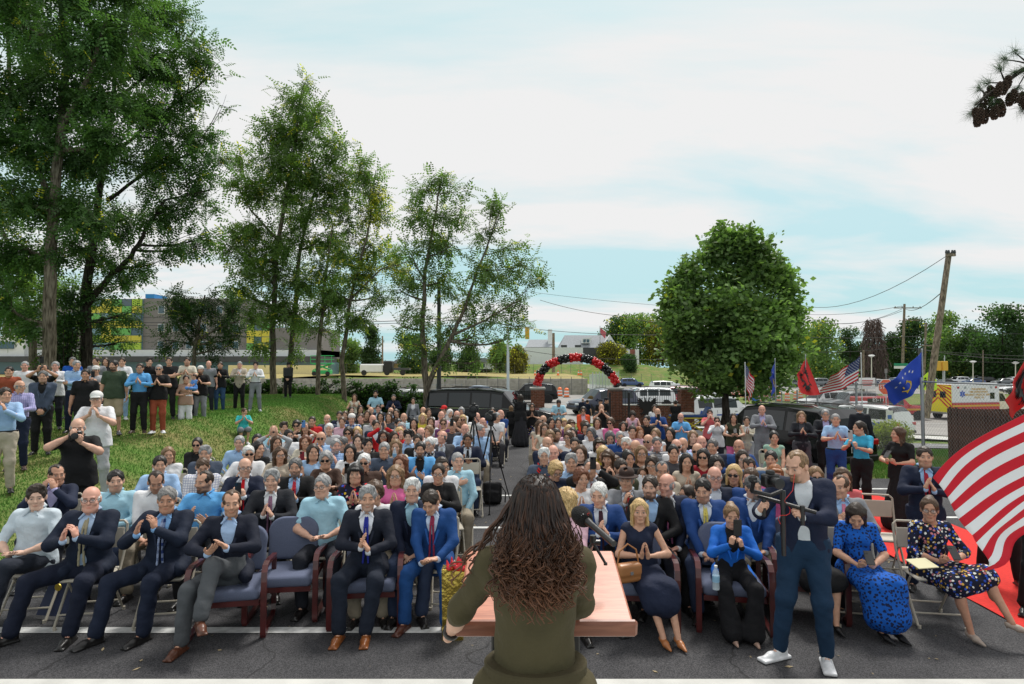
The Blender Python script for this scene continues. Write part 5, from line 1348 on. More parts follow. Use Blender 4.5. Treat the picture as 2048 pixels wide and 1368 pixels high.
# ================================================================ gate, brick wall, arch
GY=30.0
def pillar(px,label,w=.62):
 x=X(px,GY); zb=H(x,GY)-.05; top=Z(778,GY); r=empty('brick_pillar',label,'pillar',(x,GY,zb),0,'brick pillars of the gate'); h=top-zb
 m=MB(); m.box((0,0,h/2),(w-.03,w-.03,h)); m.build('core',M_MORTAR,r)
 V=[]; Q=[]; rg=random.Random(int(px)); bh=.075
 def brick(c,d):
  o=len(V); x,y,z=d[0]/2,d[1]/2,d[2]/2
  V.extend([(c[0]+a*x,c[1]+b*y,c[2]+e*z)for e in(-1,1)for(a,b)in((-1,-1),(1,-1),(1,1),(-1,1))]); Q.extend([(o,o+3,o+2,o+1),(o+4,o+5,o+6,o+7),(o,o+1,o+5,o+4),(o+1,o+2,o+6,o+5),(o+2,o+3,o+7,o+6),(o+3,o,o+4,o+7)])
 for j in range(int(h/bh)):
  n=3; bw=w/n
  for i in range(n+(j%2)):
   a=-w/2+(i-.5*(j%2))*bw; b=min(a+bw,w/2); a=max(a,-w/2)
   for s in(-1,1):
    brick(((a+b)/2,s*(w/2-.02),(j+.5)*bh),(b-a-.012,.05+rg.uniform(0,.008),bh-.012)); brick((s*(w/2-.02),(a+b)/2,(j+.5)*bh),(.05+rg.uniform(0,.008),b-a-.07,bh-.012))
 o=link('brick',npmesh('brick',V,np.array(Q),smooth=False,mats=[M_BRICK]),r); o['kind']='stuff'
 m=MB(); m.box((0,0,h+.04),(w+.12,w+.12,.09),bev=.015); m.build('cap',M_CONC,r); return r
pillar(1075,'brick gate pillar under the left foot of the balloon arch'); pillar(1229.5,'brick gate pillar under the right foot of the balloon arch'); pillar(1371,'brick gate pillar right of the eagle emblem')
def lowwall():
 xa,xb=X(1244,GY),X(1363,GY); zb=H(2,GY)-.05; r=empty('brick_wall','low brick wall with iron railing between the two right pillars','wall',(xa,GY,zb)); w=xb-xa; h=Z(811,GY)-zb
 m=MB(); m.box((w/2,0,h/2),(w,.26,h)); m.build('core',M_MORTAR,r); o=block_rows(0,w,-.13,.0,int(h/.075),.21,.075,'brick',r,M_BRICK,dep=.018,jit=.01)
 m=MB(); m.box((w/2,0,h+.03),(w,.36,.06),bev=.01); m.build('coping',M_CONC,r)
lowwall()
def railing(label,px0,px1,top,bot,D=GY,D1=None,group=None,step=.105,finial=False):
 D1=D1 or D; a=at(px0,top,D); b=at(px1,top,D1); zt0,zt1=Z(top,D),Z(top,D1); r=empty('iron_railing',label,'railing',(a.x,a.y,0),math.atan2(b.y-a.y,b.x-a.x),group); L=math.hypot(b.x-a.x,b.y-a.y); z0=Z(bot,D)
 n=int(L/step)
 me=MB().box((0,0,0),(.016,.016,zt0-z0+(.06 if finial else 0))).mesh('picket',False,[M_IRON])
 for i in range(1,n):o=link('picket',me,r); o.location=(i*L/n,0,(zt0+z0)/2)
 for zz in(zt0-.02,z0+.12):m=MB(); m.box((L/2,0,zz),(L,.035,.035)); m.build('rail',M_IRON,r)
 return r
rl=railing('black iron railing standing on the low brick wall',1262,1364,782,810,finial=False)
rg_=railing('black iron gate leaf standing open against the right pillar',1219,1257,781,846,D=GY-1.0,step=.13)
railing('black picket fence running left from the left pillar',1000,1062,781,812,D=GY+1,D1=GY+.2,finial=True)
for px in(1219,1257):m=MB(); xx=X(px,GY-1.0); m.box((xx,GY-1.0,.05),(.09,.09,2.5)); o=m.build('gate_post',M_IRON); meta(o,'black square iron post at the %s side of the open gate leaf'%('left' if px<1230 else 'right'),'post')
def eagle_poly():
 R=[(0,.30),(.05,.36),(.07,.46),(.16,.50),(.12,.42),(.10,.34),(.16,.30),(.30,.44),(.46,.48),(.36,.40),(.50,.38),(.36,.32),(.50,.28),(.36,.24),(.48,.18),(.34,.16),(.44,.08),(.30,.09),(.36,-.02),(.22,.04),(.16,-.06),(.26,-.18),(.34,-.16),(.28,-.26),(.16,-.18),(.10,-.22),(.18,-.36),(.08,-.32),(.10,-.46),(.02,-.36),(0,-.50)]
 return R+[(-x,y)for x,y in R[-2:0:-1]]
def tri_poly(poly,f,name,mt,parent,thick=.0,loc=None):
 """triangulated flat polygon mapped through f(x,y)->3D, given thickness"""
 from mathutils.geometry import tessellate_polygon
 T=tessellate_polygon([[Vector((x,y,0))for x,y in poly]]); n=len(poly)
 V=[f(x,y,0)for x,y in poly]; Fc=[tuple(t)for t in T]
 if thick:V+=[f(x,y,thick)for x,y in poly]; Fc+=[tuple(i+n for i in t[::-1])for t in T]; Fc+=[(i,(i+1)%n,(i+1)%n+n,i+n)for i in range(n)]
 me=bpy.data.meshes.new(name); me.from_pydata([tuple(v)for v in V],[],Fc); me.materials.append(mt); o=link(name,me,parent); return o
ex,ez=X(1293,GY-.3),Z(818,GY-.3)
o=tri_poly(eagle_poly(),lambda x,y,t:(x*1.05+ex,GY-.35+t,y*1.15+ez),'eagle_emblem',M_IRON,None,.03); meta(o,'black iron two headed eagle emblem fixed to the railing','emblem')
def arch():
 D=GY; r=empty('balloon_arch','arch of red and black balloon clusters over the gate','balloon arch',(X(1155,D),D,H(3,D))); zb=H(3,D)
 mr=mat('red_balloon',(.62,.012,.015),rough=.18,spec=.6); mk=mat('black_balloon',(.010,.010,.011),rough=.15,spec=.6)
 mes=[]
 for mm in(mr,mk):
  m=MB(); prof=[(0.001,-.135),(.010,-.13),(.014,-.12),(.05,-.10),(.09,-.06),(.112,-.01),(.115,.03),(.10,.075),(.06,.108),(.001,.12)]; m.lathe(prof,n=12); mes.append(m.mesh('balloon',True,[mm]))
 pts=[(1075,765),(1078,752),(1084,740),(1094,730),(1106,733-8),(1120,720),(1138,717),(1155,716),(1170,718),(1186,723),(1200,731),(1212,741),(1222,752),(1230,763),(1234,770)]
 P=[Vector(at(*p,D))-r.location for p in[(1075,768),(1082,745),(1098,729),(1125,718),(1155,714),(1185,721),(1208,735),(1225,752),(1235,770)]]
 cum=[0]
 for i in range(1,len(P)):cum.append(cum[-1]+(P[i]-P[i-1]).length)
 n=int(cum[-1]/.135); rg=random.Random(2); k=0
 for i in range(n+1):
  s=cum[-1]*i/n; j=max(a for a in range(len(cum)-1)if cum[a]<=s+1e-6); t=(s-cum[j])/(cum[j+1]-cum[j]); c=P[j].lerp(P[j+1],t); tn=(P[j+1]-P[j]).normalized()
  col=0 if(i//4)%2==0 else 1; u=tn.cross(Vector((0,1,0))).normalized(); v=Vector((0,1,0))
  for q in range(4):
   a=q*PI/2+(i%2)*PI/4; d=u*math.cos(a)+v*math.sin(a); o=link('balloon',mes[col],r); o.location=c+d*.115; o.rotation_mode='QUATERNION'; o.rotation_quaternion=d.to_track_quat('Z','Y'); o.scale=(rg.uniform(.82,.98),)*3
 m=MB(); m.tube([(p.x,p.y,p.z)for p in P],.012,5); m.build('frame',M_IRON,r)
arch()
# ================================================================ fences
def chain_fence():
 m_w=mat('fence_wire',(.33,.34,.35),rough=.5,metal=.5); A=(15.8,40.0); B=(9.65,14.75); C=(9.45,9.2); r=empty('chain_link_fence','tall galvanised chain link fence with flags on its posts','fence',(0,0,0))
 V=[]; E=[]
 def wires(P0,P1,step,rad):
  L=math.hypot(P1[0]-P0[0],P1[1]-P0[1]); h=2.15; V=[]; Q=[]
  n=int(L/step); d=np.array([(P1[0]-P0[0])/L,(P1[1]-P0[1])/L]); nn=np.array([d[1],-d[0]])
  for i in range(-int(h/step)-1,n):
   for sgn in(1,-1):
    s0=i*step if sgn>0 else i*step+h; s1=s0+sgn*h; z0,z1=0,h
    if sgn>0:
     if s0<0:z0=-s0; s0=0
     if s1>L:z1=h-(s1-L); s1=L
    else:
     if s0>L:z0=s0-L; s0=L
     if s1<0:z1=h+s1; s1=0
    if z1<=z0:continue
    a=np.array([P0[0]+d[0]*s0,P0[1]+d[1]*s0]); b=np.array([P0[0]+d[0]*s1,P0[1]+d[1]*s1]); ga,gb=H(*a),H(*b); o=len(V)
    for(p,z)in((a,z0+ga),(b,z1+gb)):
     for(q1,q2)in((rad,0),(-rad*.5,rad),(-rad*.5,-rad)):V.append((p[0]+nn[0]*q1+d[0]*q2,p[1]+nn[1]*q1+d[1]*q2,z))
    Q+=[(o,o+1,o+4,o+3),(o+1,o+2,o+5,o+4),(o+2,o,o+3,o+5)]
  return V,Q
 V,Q=wires(A,B,.095,.0017); o=link('wire_mesh',npmesh('wire_mesh',V,np.array(Q),mats=[m_w]),r); o['kind']='stuff'
 V,Q=wires(B,C,.095,.0017); o=link('wire_mesh',npmesh('wire_mesh',V,np.array(Q),mats=[m_w]),r); o['kind']='stuff'
 def pt(t):return(A[0]+(B[0]-A[0])*t,A[1]+(B[1]-A[1])*t)
 for t in(0,.15,.3,.45,.6,.8,1.0):
  x,y=pt(t); m=MB(); m.cyl((x,y,H(x,y)-.1),(x,y,H(x,y)+2.25),.036,n=8); m.build('fence_post',M_STEEL,r,smooth=True)
 x,y=C; m=MB(); m.cyl((x,y,-.1),(x,y,2.2),.036,n=8); m.build('fence_post',M_STEEL,r,smooth=True)
 for(P,Q2)in((A,B),(B,C)):m=MB(); m.tube([(P[0],P[1],H(*P)+2.15),(Q2[0],Q2[1],H(*Q2)+2.15)],.02,6); m.build('top_rail',M_STEEL,r)
chain_fence()
def slat_fence():
 r=empty('board_fence','rusty brown board fence behind the wire fence at right','fence',(0,0,0)); M_RUST=mat('rusty_board',(.085,.035,.024),rough=.85,noise=.5,nscale=5,extra=ex_bark)
 A=(11.95,17.2); B=(10.3,10.0); L=math.hypot(A[0]-B[0],A[1]-B[1]); n=62; rg=random.Random(4); mes=[MB().box((0,0,h/2),(.108,.022,h)).mesh('board',False,[M_RUST])for h in(1.42,1.47,1.44)]
 for i in range(n):
  t=(i+.5)/n; x,y=A[0]+(B[0]-A[0])*t,A[1]+(B[1]-A[1])*t; o=link('board',mes[i%3],r); o.location=(x+rg.uniform(-.01,.01),y,H(x,y)); o.rotation_euler=(0,rg.uniform(-.01,.01),math.atan2(B[1]-A[1],B[0]-A[0])+rg.uniform(-.05,.05))
 for z in(.3,1.2):m=MB(); m.tube([(A[0]+.05,A[1],H(*A)+z),(B[0]+.05,B[1],H(*B)+z)],.03,4); m.build('rail',M_RUST,r)
 m=MB(); n=20
 for i in range(n):
  t=(i+.5)/n; x,y=A[0]+4.5*t,A[1]+.6*t; m=MB(); m.box((x,y,H(x,y)+.7),(.2,.022,1.42)); m.build('board',M_RUST,r)
slat_fence()
shrub('low golden green juniper bush inside the wire fence',19.5,[(1765,866,26),(1785,862,26),(1805,868,22),(1748,872,18),(1778,875,26),(1795,876,20)],900,leafmat('leaf_gold',(.24,.28,.06)),lsc=.5)
def hedge():
 blobs=[]; rg=random.Random(8); px=250
 while px<880:
  D=31.5; n=3; y0=766+max(px-490,0)*.06
  for k in range(n):blobs.append((px+rg.uniform(-6,6),rg.uniform(y0+8,805+max(px-490,0)*.07),rg.uniform(11,19)))
  if rg.random()<.45:blobs.append((px,y0-rg.uniform(0,14),rg.uniform(4,9)))
  px+=9
 shrub('long hedge of dark vines grown over a fence behind the lawn',32,blobs,190,M_LEAFD,lsc=1.0,name='hedge',cat='hedge')
 shrub('dark undergrowth at the foot of the forked locust by the black car',28,[(840,815,16),(866,818,16),(885,812,14),(828,822,14),(872,800,12)],260,M_LEAFD,name='undergrowth',cat='bush')
 r=empty('wire_fence','thin wire fence buried in the dark hedge','fence',(0,0,0))
 for i in range(9):x=-13+i*1.3; m=MB(); m.cyl((x,32.4,-.3),(x,32.4,1.6),.03,n=6); m.build('fence_post',M_STEEL,r)
 for z in(1.55,.9,.2):m=MB(); m.tube([(-13,32.4,z),(-2.6,32.4,z)],.012,4); m.build('wire',M_STEEL,r)
hedge()
M_WIRE=mat('dull_wire',(.16,.16,.15),rough=.8)
def long_wire_fence(label,px0,px1,D,zb,h,n):
 r=empty('wire_fence',label,'fence',(0,0,0)); xa,xb=X(px0,D),X(px1,D)
 for i in range(n+1):x=xa+(xb-xa)*i/n; m=MB(); m.cyl((x,D,zb),(x,D,zb+h),.04,n=5); m.build('fence_post',M_WIRE,r)
 for k in range(3):m=MB(); z=zb+h*(k+1)/3; m.tube([(xa,D,z),(xb,D,z)],.012,3); m.build('wire',M_WIRE,r)
long_wire_fence('wire fence along the top of the dry field',600,1160,118,1.2,1.8,30); long_wire_fence('wire fence in front of the block retaining wall',890,1185,73.5,-.9,2.2,14); long_wire_fence('black wire fence at the foot of the lawn bank',1165,1400,131,-.6,1.5,12)
def glass_panels():
 r=empty('site_fence','row of tall pale mesh panels closing the end of the dry field','fence',(0,0,0)); m_g=mat('pale_mesh',(.55,.68,.66),rough=.5,alpha=.35)
 for i in range(9):D=68+i*3; x=X(1182+i*6.5,D); m=MB(); m.box((x,D,.35),(.08,2.6,2.6)); m.build('panel',m_g,r); m=MB(); m.cyl((x,D-1.4,-1),(x,D-1.4,1.9),.05,n=5); m.build('fence_post',M_ALU,r)
glass_panels()
def orange_mesh():
 r=empty('safety_fence','orange plastic safety fence around the road works','fence',(0,0,0)); mo=mat('orange_net',(.80,.16,.10),rough=.6)
 D=78; xa,xb=X(1395,D),X(1545,D);
 for i in range(16):x=xa+(xb-xa)*i/15; m=MB(); m.cyl((x,D,-1.6),(x,D,.35),.04,n=5); m.build('stake',M_WOODP,r)
 m=MB()
 for k in range(9):m.tube([(xa,D,-1.25+k*.17),((xa+xb)/2,D,-1.3+k*.17),(xb,D,-1.25+k*.17)],.035,3)
 for i in range(60):x=xa+(xb-xa)*i/59; m.tube([(x,D,-1.3),(x,D,.2)],.025,3)
 o=m.build('net',mo,r); o['kind']='stuff'
orange_mesh()
# ================================================================ text
def text(name,body,size,m,parent,M,ext=.004,align='CENTER'):
 cu=bpy.data.curves.new(name,'FONT'); cu.body=body; cu.size=size; cu.align_x=align; cu.align_y='CENTER'; cu.extrude=ext; cu.resolution_u=2
 t=bpy.data.objects.new(name,cu); COL.objects.link(t); dg=bpy.context.evaluated_depsgraph_get(); me=bpy.data.meshes.new_from_object(t.evaluated_get(dg)); bpy.data.objects.remove(t)
 me.materials.clear(); me.materials.append(m); o=link(name,me,parent); o.matrix_local=M; return o
FRONT=Matrix(((1,0,0,0),(0,0,-1,0),(0,1,0,0),(0,0,0,1)))
def TF(x,y,z,rz=0):return Matrix.Translation((x,y,z))@Matrix.Rotation(rz,4,'Z')@FRONT
# ================================================================ vehicles
M_CARP_={}
def paint(name,c,metal=.0):return mat('paint_'+name,c,rough=.28,spec=.5,coat=.7,metal=metal)
M_CGLASS=mat('car_glass',(.010,.012,.014),rough=.03,spec=.6); M_TYRE=mat('tyre',(.015,.015,.016),rough=.9); M_RIM=mat('rim',(.42,.43,.45),rough=.3,metal=.7); M_TRIM=mat('car_trim',(.014,.014,.015),rough=.5); M_CHROME=mat('chrome',(.65,.66,.68),rough=.15,metal=.9)
M_HEAD=mat('headlight_glass',(.62,.66,.68),rough=.1,spec=.8); M_TAIL=mat('taillight',(.42,.012,.012),rough=.2)
KIND={
'suv':dict(L=4.85,W=1.96,st=[(-.5,.42,.80,.84,.80),(-.485,.34,.98,1.02,.92),(-.455,.30,1.03,1.50,.96),(-.40,.28,1.05,1.72,.98),(-.20,.26,1.05,1.78,1.0),(.0,.26,1.04,1.78,1.0),(.13,.26,1.03,1.70,1.0),(.255,.26,1.02,1.08,1.0),(.40,.30,.98,1.00,.97),(.47,.32,.90,.92,.90),(.5,.40,.70,.74,.78)],win=[(2,3,'r'),(3,4,'s'),(4,5,'s'),(5,6,'s'),(6,7,'f')],wr=.37,ax=(-.315,.31)),
'sedan':dict(L=4.75,W=1.84,st=[(-.5,.38,.74,.78,.78),(-.485,.30,.92,.95,.90),(-.44,.26,.98,1.00,.95),(-.33,.24,.99,1.03,.98),(-.20,.23,.98,1.36,1.0),(-.05,.22,.97,1.44,1.0),(.06,.22,.96,1.43,1.0),(.13,.22,.95,1.34,1.0),(.25,.23,.93,.97,1.0),(.40,.25,.84,.86,.97),(.475,.28,.74,.76,.88),(.5,.36,.60,.64,.75)],win=[(3,4,'r'),(4,5,'s'),(5,6,'s'),(6,7,'s'),(7,8,'f')],wr=.325,ax=(-.30,.315)),
'pickup':dict(L=5.6,W=2.0,st=[(-.5,.55,1.05,1.07,.95),(-.49,.45,1.12,1.13,.99),(-.35,.42,1.13,1.14,1.0),(-.12,.40,1.13,1.15,1.0),(-.10,.40,1.13,1.86,1.0),(.03,.40,1.12,1.90,1.0),(.12,.40,1.12,1.84,1.0),(.21,.40,1.12,1.18,1.0),(.38,.42,1.10,1.14,.99),(.48,.45,1.02,1.05,.95),(.5,.55,.80,.84,.88)],win=[(4,5,'s'),(5,6,'s'),(6,7,'f')],wr=.41,ax=(-.30,.32)),
'bigsuv':dict(L=5.5,W=2.04,st=[(-.5,.50,.95,.98,.86),(-.49,.42,1.12,1.16,.96),(-.475,.40,1.18,1.62,.98),(-.455,.38,1.20,1.90,1.0),(-.30,.36,1.20,1.95,1.0),(-.12,.36,1.19,1.96,1.0),(.03,.36,1.18,1.94,1.0),(.12,.36,1.17,1.86,1.0),(.225,.36,1.15,1.22,1.0),(.40,.38,1.12,1.16,.99),(.485,.42,1.02,1.05,.95),(.5,.50,.80,.84,.86)],win=[(2,3,'r'),(3,4,'s'),(4,5,'s'),(5,6,'s'),(6,7,'s'),(7,8,'f')],wr=.42,ax=(-.30,.325)),
}
def wheel_meshes(r,lod):
 k=('wh',round(r,3),lod)
 if k in CACHE:return CACHE[k]
 n=20 if lod else 12; m=MB(); m.lathe([(r*.66,-.10),(r*.93,-.11),(r,-.07),(r,.07),(r*.93,.11),(r*.66,.10)],n=n,axis='y'); ty=m.mesh('tyre',True,[M_TYRE])
 m=MB(); m.lathe([(r*.66,-.085),(r*.60,-.075),(r*.58,-.03),(r*.2,-.02),(.001,-.02)],n=n,axis='y')
 for i in range(5 if lod else 0):
  a=2*PI*i/5; m.box((math.cos(a)*r*.36,.055,math.sin(a)*r*.36),(r*.56,.05,r*.14),(0,-a,0))
 m.lathe([(r*.12,.03),(r*.12,.09),(.001,.09)],n=8,axis='y')
 rm=m.mesh('rim',False,[M_RIM]); CACHE[k]=(ty,rm); return CACHE[k]
def car(kind,pm,label,x,y,rz,group=None,lod=1,z=None,sc=1.0,name='car',cat='car',extras=None):
 K=KIND[kind]; L,W=K['L'],K['W']; key=('car',kind,pm.name,lod)
 root=empty(name,label,cat,(x,y,H(x,y)+.03 if z is None else z),rz,group); root.scale=(sc,)*3
 if key not in CACHE:
  rows=[]
  for(xx,zb,zh,zr,wf)in K['st']:
   w=W/2*wf; g=(zr-zh)>.12; wt=w*(.80 if g else.93); zm=(zb+zh)/2; e=.07 if g else.02
   ring=[(-w*.82,zb),(-w*.97,zb+.08),(-w,zm),(-w*.975,zh-.03),(-w*.95,zh),(-wt,zr-e),(-wt*.86,zr-.008),(0,zr+.012),(wt*.86,zr-.008),(wt,zr-e),(w*.95,zh),(w*.975,zh-.03),(w,zm),(w*.97,zb+.08),(w*.82,zb)]
   rows.append([(xx*L,yy,zz)for yy,zz in ring])
  n=15; body=MB(); win={}
  allv=[p for r_ in rows for p in r_]
  wins={(a,b):t for a,b,t in K['win']}
  def addq(mb,q):mb.add([allv[i]for i in q],[(0,1,2,3)])
  bf=[]
  for i in range(len(rows)-1):
   t=wins.get((i,i+1))
   for j in range(n-1):
    q=(i*n+j,i*n+j+1,(i+1)*n+j+1,(i+1)*n+j)
    side='L' if j==4 else('R' if j==9 else None)
    if t=='s' and side:
     a,b,c,d=[np.array(allv[k])for k in q]; u=.045; v=.10
     def bl(s,tt):return(a*(1-s)+d*s)*(1-tt)+(b*(1-s)+c*s)*tt
     P=[bl(u,v if side=='L' else.12),bl(u,1-.12 if side=='L' else 1-v),bl(1-u,1-.12 if side=='L' else 1-v),bl(1-u,v if side=='L' else.12)]
     out=np.array([0,-.006 if side=='L' else.006,.002]); w_=MB(); w_.add([p+out for p in P],[(0,1,2,3)]); win[(i,side)]=w_; bf.append(q)
    elif t in('f','r')and 5<=j<=8:
     win.setdefault((i,t),MB()); addq(win[(i,t)],q)
    elif t in('f','r')and j in(4,9):bf.append(q)
    else:bf.append(q)
  body.v=[tuple(p)for p in allv]; body.f=bf+[tuple(range(n)),tuple(range((len(rows)-1)*n,len(rows)*n))[::-1]]+[tuple(i*n+k for i in(0,)for k in(0,))for _ in()]
  und=[(i*n,i*n+n-1,(i+1)*n+n-1,(i+1)*n)for i in range(len(rows)-1)]; body.f+=und; body.mi=[0]*len(body.f)
  parts=[('body',body.mesh('body',True,[pm]),None)]
  for kk,w_ in win.items():parts.append(({'f':'windshield','r':'rear_window'}.get(kk[1],'window'),w_.mesh('window',True,[M_CGLASS]),None))
  x0,x1=-L/2,L/2; s=K['st']
  zf=s[-2][2]; zr_=s[1][2]
  for q in(-1,1):
   m=MB(); m.box((x1-.07,q*W*.36,zf-.14),(.16,W*.17,.13),bev=.03); parts.append(('headlight',m.mesh('headlight',False,[M_HEAD]),None))
   m=MB(); m.box((x0+.06,q*W*.38,zr_-.10),(.12,W*.15,.17),bev=.03); parts.append(('taillight',m.mesh('taillight',False,[M_TAIL]),None))
   m=MB(); m.box((L*.19,q*(W/2+.07),s[5][2]+.06),(.12,.18,.13),bev=.03); parts.append(('mirror',m.mesh('mirror',False,[pm]),None))
   for axx in K['ax']:
    m=MB(); rr=K['wr']*1.17; m.lathe([(rr,0),(rr,.012),(rr*.2,.012)],(axx*L,q*(W/2*.985)-(.006),K['wr']),20,axis='y'); parts.append(('wheel_arch',m.mesh('wheel_arch',False,[M_TRIM]),None))
  m=MB(); m.box((x1-.02,0,zf-.18),(.06,W*.45,.16),bev=.02); parts.append(('grille',m.mesh('grille',False,[M_TRIM]),None))
  m=MB(); m.box((x1-.03,0,s[-1][1]+.06),(.12,W*.86,.16),bev=.03); parts.append(('bumper',m.mesh('bumper',False,[M_TRIM]),None)); m=MB(); m.box((x0+.03,0,s[0][1]+.06),(.12,W*.86,.16),bev=.03); parts.append(('bumper',m.mesh('bumper',False,[M_TRIM]),None))
  if lod:
   for q in(-1,1):
    m=MB(); m.box((0,q*(W/2+.002),s[5][1]+.10),(L*.46,.02,.07)); parts.append(('sill',m.mesh('sill',False,[M_TRIM]),None))
    for xx in(-.07,.10):m=MB(); m.box((xx*L,q*(W/2*.99),s[5][2]-.14),(.16,.03,.03),bev=.01); parts.append(('door_handle',m.mesh('door_handle',False,[M_TRIM if kind!='bigsuv' else M_CHROME]),None))
    for xx in(-.155,.015,.19):m=MB(); m.box((xx*L,q*(W/2*.978),(s[5][1]+s[5][2])/2+.02),(.008,.035,s[5][2]-s[5][1]-.14)); parts.append(('door_seam',m.mesh('door_seam',False,[M_TRIM]),None))
   m=MB(); m.box((x0-.005,0,zr_-.26),(.02,.32,.15)); parts.append(('number_plate',m.mesh('number_plate',False,[M_WHT]),None))
   if 'suv' in kind:
    for q in(-1,1):m=MB(); m.tube([(-.40*L,q*W*.36,s[4][3]-.02),(-.36*L,q*W*.36,s[4][3]+.045),(.02*L,q*W*.36,s[4][3]+.045),(.06*L,q*W*.36,s[4][3]-.02)],.018,5); parts.append(('roof_rail',m.mesh('roof_rail',False,[M_TRIM]),None))
    if kind=='bigsuv':
     for q in(-1,1):m=MB(); m.box((-.11*L,q*(W/2*.955),s[5][2]+.008),(L*.66,.02,.03)); parts.append(('chrome_strip',m.mesh('chrome_strip',False,[M_CHROME]),None))
  CACHE[key]=parts
 for nme,me,_ in CACHE[key]:link(nme,me,root)
 ty,rm=wheel_meshes(K['wr'],lod)
 for axx in K['ax']:
  for q in(-1,1):
   w=link('wheel',ty,root); w.name='wheel'; w.location=(axx*L,q*(W/2-.09),K['wr']); w.rotation_euler=(0,0,0 if q>0 else PI)
   link('rim',rm,w)
 if extras:extras(root,K)
 return root
PW=paint('white',(.72,.73,.74)); PB=mat('paint_black',(.004,.0045,.005),rough=.16,spec=.32); PG=paint('grey',(.16,.17,.18),.3); PS=paint('silver',(.42,.44,.46),.4); PBL=paint('blue',(.03,.07,.18),.2); PR=paint('red',(.45,.012,.02)); PSB=paint('steel_blue',(.16,.22,.30),.4); PDB=paint('dark_blue',(.012,.02,.05),.2); PMR=paint('maroon',(.16,.01,.02),.2)
car('bigsuv',PB,'long black SUV parked behind the crowd left of the aisle',X(988,25.5),25.5,math.radians(-17),name='parked_suv',cat='car')
car('suv',PB,'black SUV with a sloping rear window parked behind the right crowd',X(1572,18.0),18.4,math.radians(113),name='parked_suv',cat='car',sc=1.0,z=-.36)
def police(root,K):
 W=K['W']; m=MB(); m.box((-.0,0,1.86),(.28,1.25,.10),bev=.03); m.build('light_bar',mat('lightbar',(.6,.62,.66),rough=.2),root)
 for q in(-1,1):
  for(xx,w)in((-.6,.16),(-.38,.16),(-.16,.16)):m=MB(); m.box((xx-1.2,q*(W/2+.004),.80),(w,.012,.34),(0,.3,0)); m.build('stripe',mat('police_blue',(.02,.07,.35)),root)
  m=MB(); m.box((.3,q*(W/2+.005),.72),(2.2,.012,.07)); m.build('stripe',mat('police_blue',(.02,.07,.35)),root)
car('suv',PW,'white police SUV half hidden by the pear tree trunk',X(1435,36),36,math.radians(18),name='police_car',cat='car',extras=police)
car('suv',PW,'white police SUV seen from behind with blue stripes near the fence',X(1715,35),35,math.radians(120),name='police_car',cat='car',extras=police,z=-1.45,sc=1.05)
car('suv',PDB,'dark blue SUV waiting in the street just left of the right arch pillar',X(1205,44),44,math.radians(200),name='parked_suv')
car('suv',PB,'black crossover passing behind the left gate pillar',X(1062,58),58,PI,name='passing_car')
car('sedan',PSB,'steel blue sedan seen over the roof of the black SUV',X(955,50),50,PI,name='passing_car',z=-.45)
car('suv',PBL,'small blue SUV at the foot of the lawn bank',X(1262,122),122,0,name='passing_car',sc=.95)
car('sedan',PW,'white sedan right of the blue SUV on the far street',X(1333,118),118,PI,name='passing_car')
car('suv',PW,'white crossover behind the iron railing',X(1290,50),50,PI,name='parked_suv',sc=.95)
car('suv',PMR,'maroon car behind the white crossover at the railing',X(1350,57),57,PI,name='parked_car'); car('sedan',PS,'silver car behind the gate railing at its left end',X(1275,60),60,PI,name='parked_car')
car('suv',PW,'white SUV parked outside the hedge behind the two standing men',X(790,37),37,PI,name='parked_suv',z=-.6); car('sedan',PG,'grey car parked outside the hedge left of the white one',X(690,38),38,PI,name='parked_car',z=-.6); car('sedan',PW,'white car seen between the locust trunk and the lamp pole',X(905,40),40,PI,name='parked_car',z=-.5); car('sedan',PW,'white car glimpsed through the left end of the hedge',X(560,39),39,PI,name='parked_car',z=-.6)
car('suv',PW,'white SUV with black grille facing left near the road drums',X(1645,60),60,math.radians(195),name='parked_suv',z=-1.6)
car('suv',PG,'dark grey SUV between the white SUV and the red truck',X(1700,58),58,math.radians(185),name='parked_suv',z=-1.6)
def redx(root,K):
 m=MB(); m.box((-1.6,0,1.45),(2.1,1.8,.75),bev=.08); m.build('cargo_cap',PR,root)
 for q in(-1,1):
  m=MB(); m.box((-1.6,q*.91,1.5),(1.2,.02,.42)); m.build('window',M_CGLASS,root)
  m=MB(); m.box((-.3,q*1.005,.86),(4.4,.012,.13)); m.build('gold_stripe',M_YELP,root)
 text('lettering','ES-11',.42,M_WHT,root,TF(-1.35,-.935,1.62))
car('pickup',PR,'red fire department truck in the street left of the ambulance',X(1775,50),50,math.radians(0),name='fire_truck',cat='truck',z=-1.72,extras=redx)
rg=random.Random(12); pals=[(PW,'white'),(PG,'dark grey'),(PS,'silver'),(PB,'black'),(PW,'white'),(PBL,'blue'),(PSB,'steel blue'),(PMR,'maroon')]
FARCARS=[(1632,132,'suv',1),(1672,133,'sedan',3),(1700,130,'sedan',4),(1655,150,'pickup',0),(1728,135,'suv',1),(1752,138,'sedan',4),(1700,112,'sedan',0),(1775,134,'sedan',5),(1800,140,'suv',6),(1735,152,'sedan',2),(1822,120,'sedan',0),(1860,140,'suv',2),(1888,138,'sedan',3),(1915,150,'suv',4),(1945,145,'sedan',5),(1975,150,'suv',3),(2005,146,'sedan',1),(2035,148,'suv',0),(1905,165,'sedan',2),(1960,168,'suv',0),(2030,100,'sedan',0),(2050,92,'suv',3),(1330,96,'suv',0),(1540,120,'sedan',0),(1570,122,'suv',1),(1520,80,'sedan',7),(1610,135,'sedan',2)]
seen={}
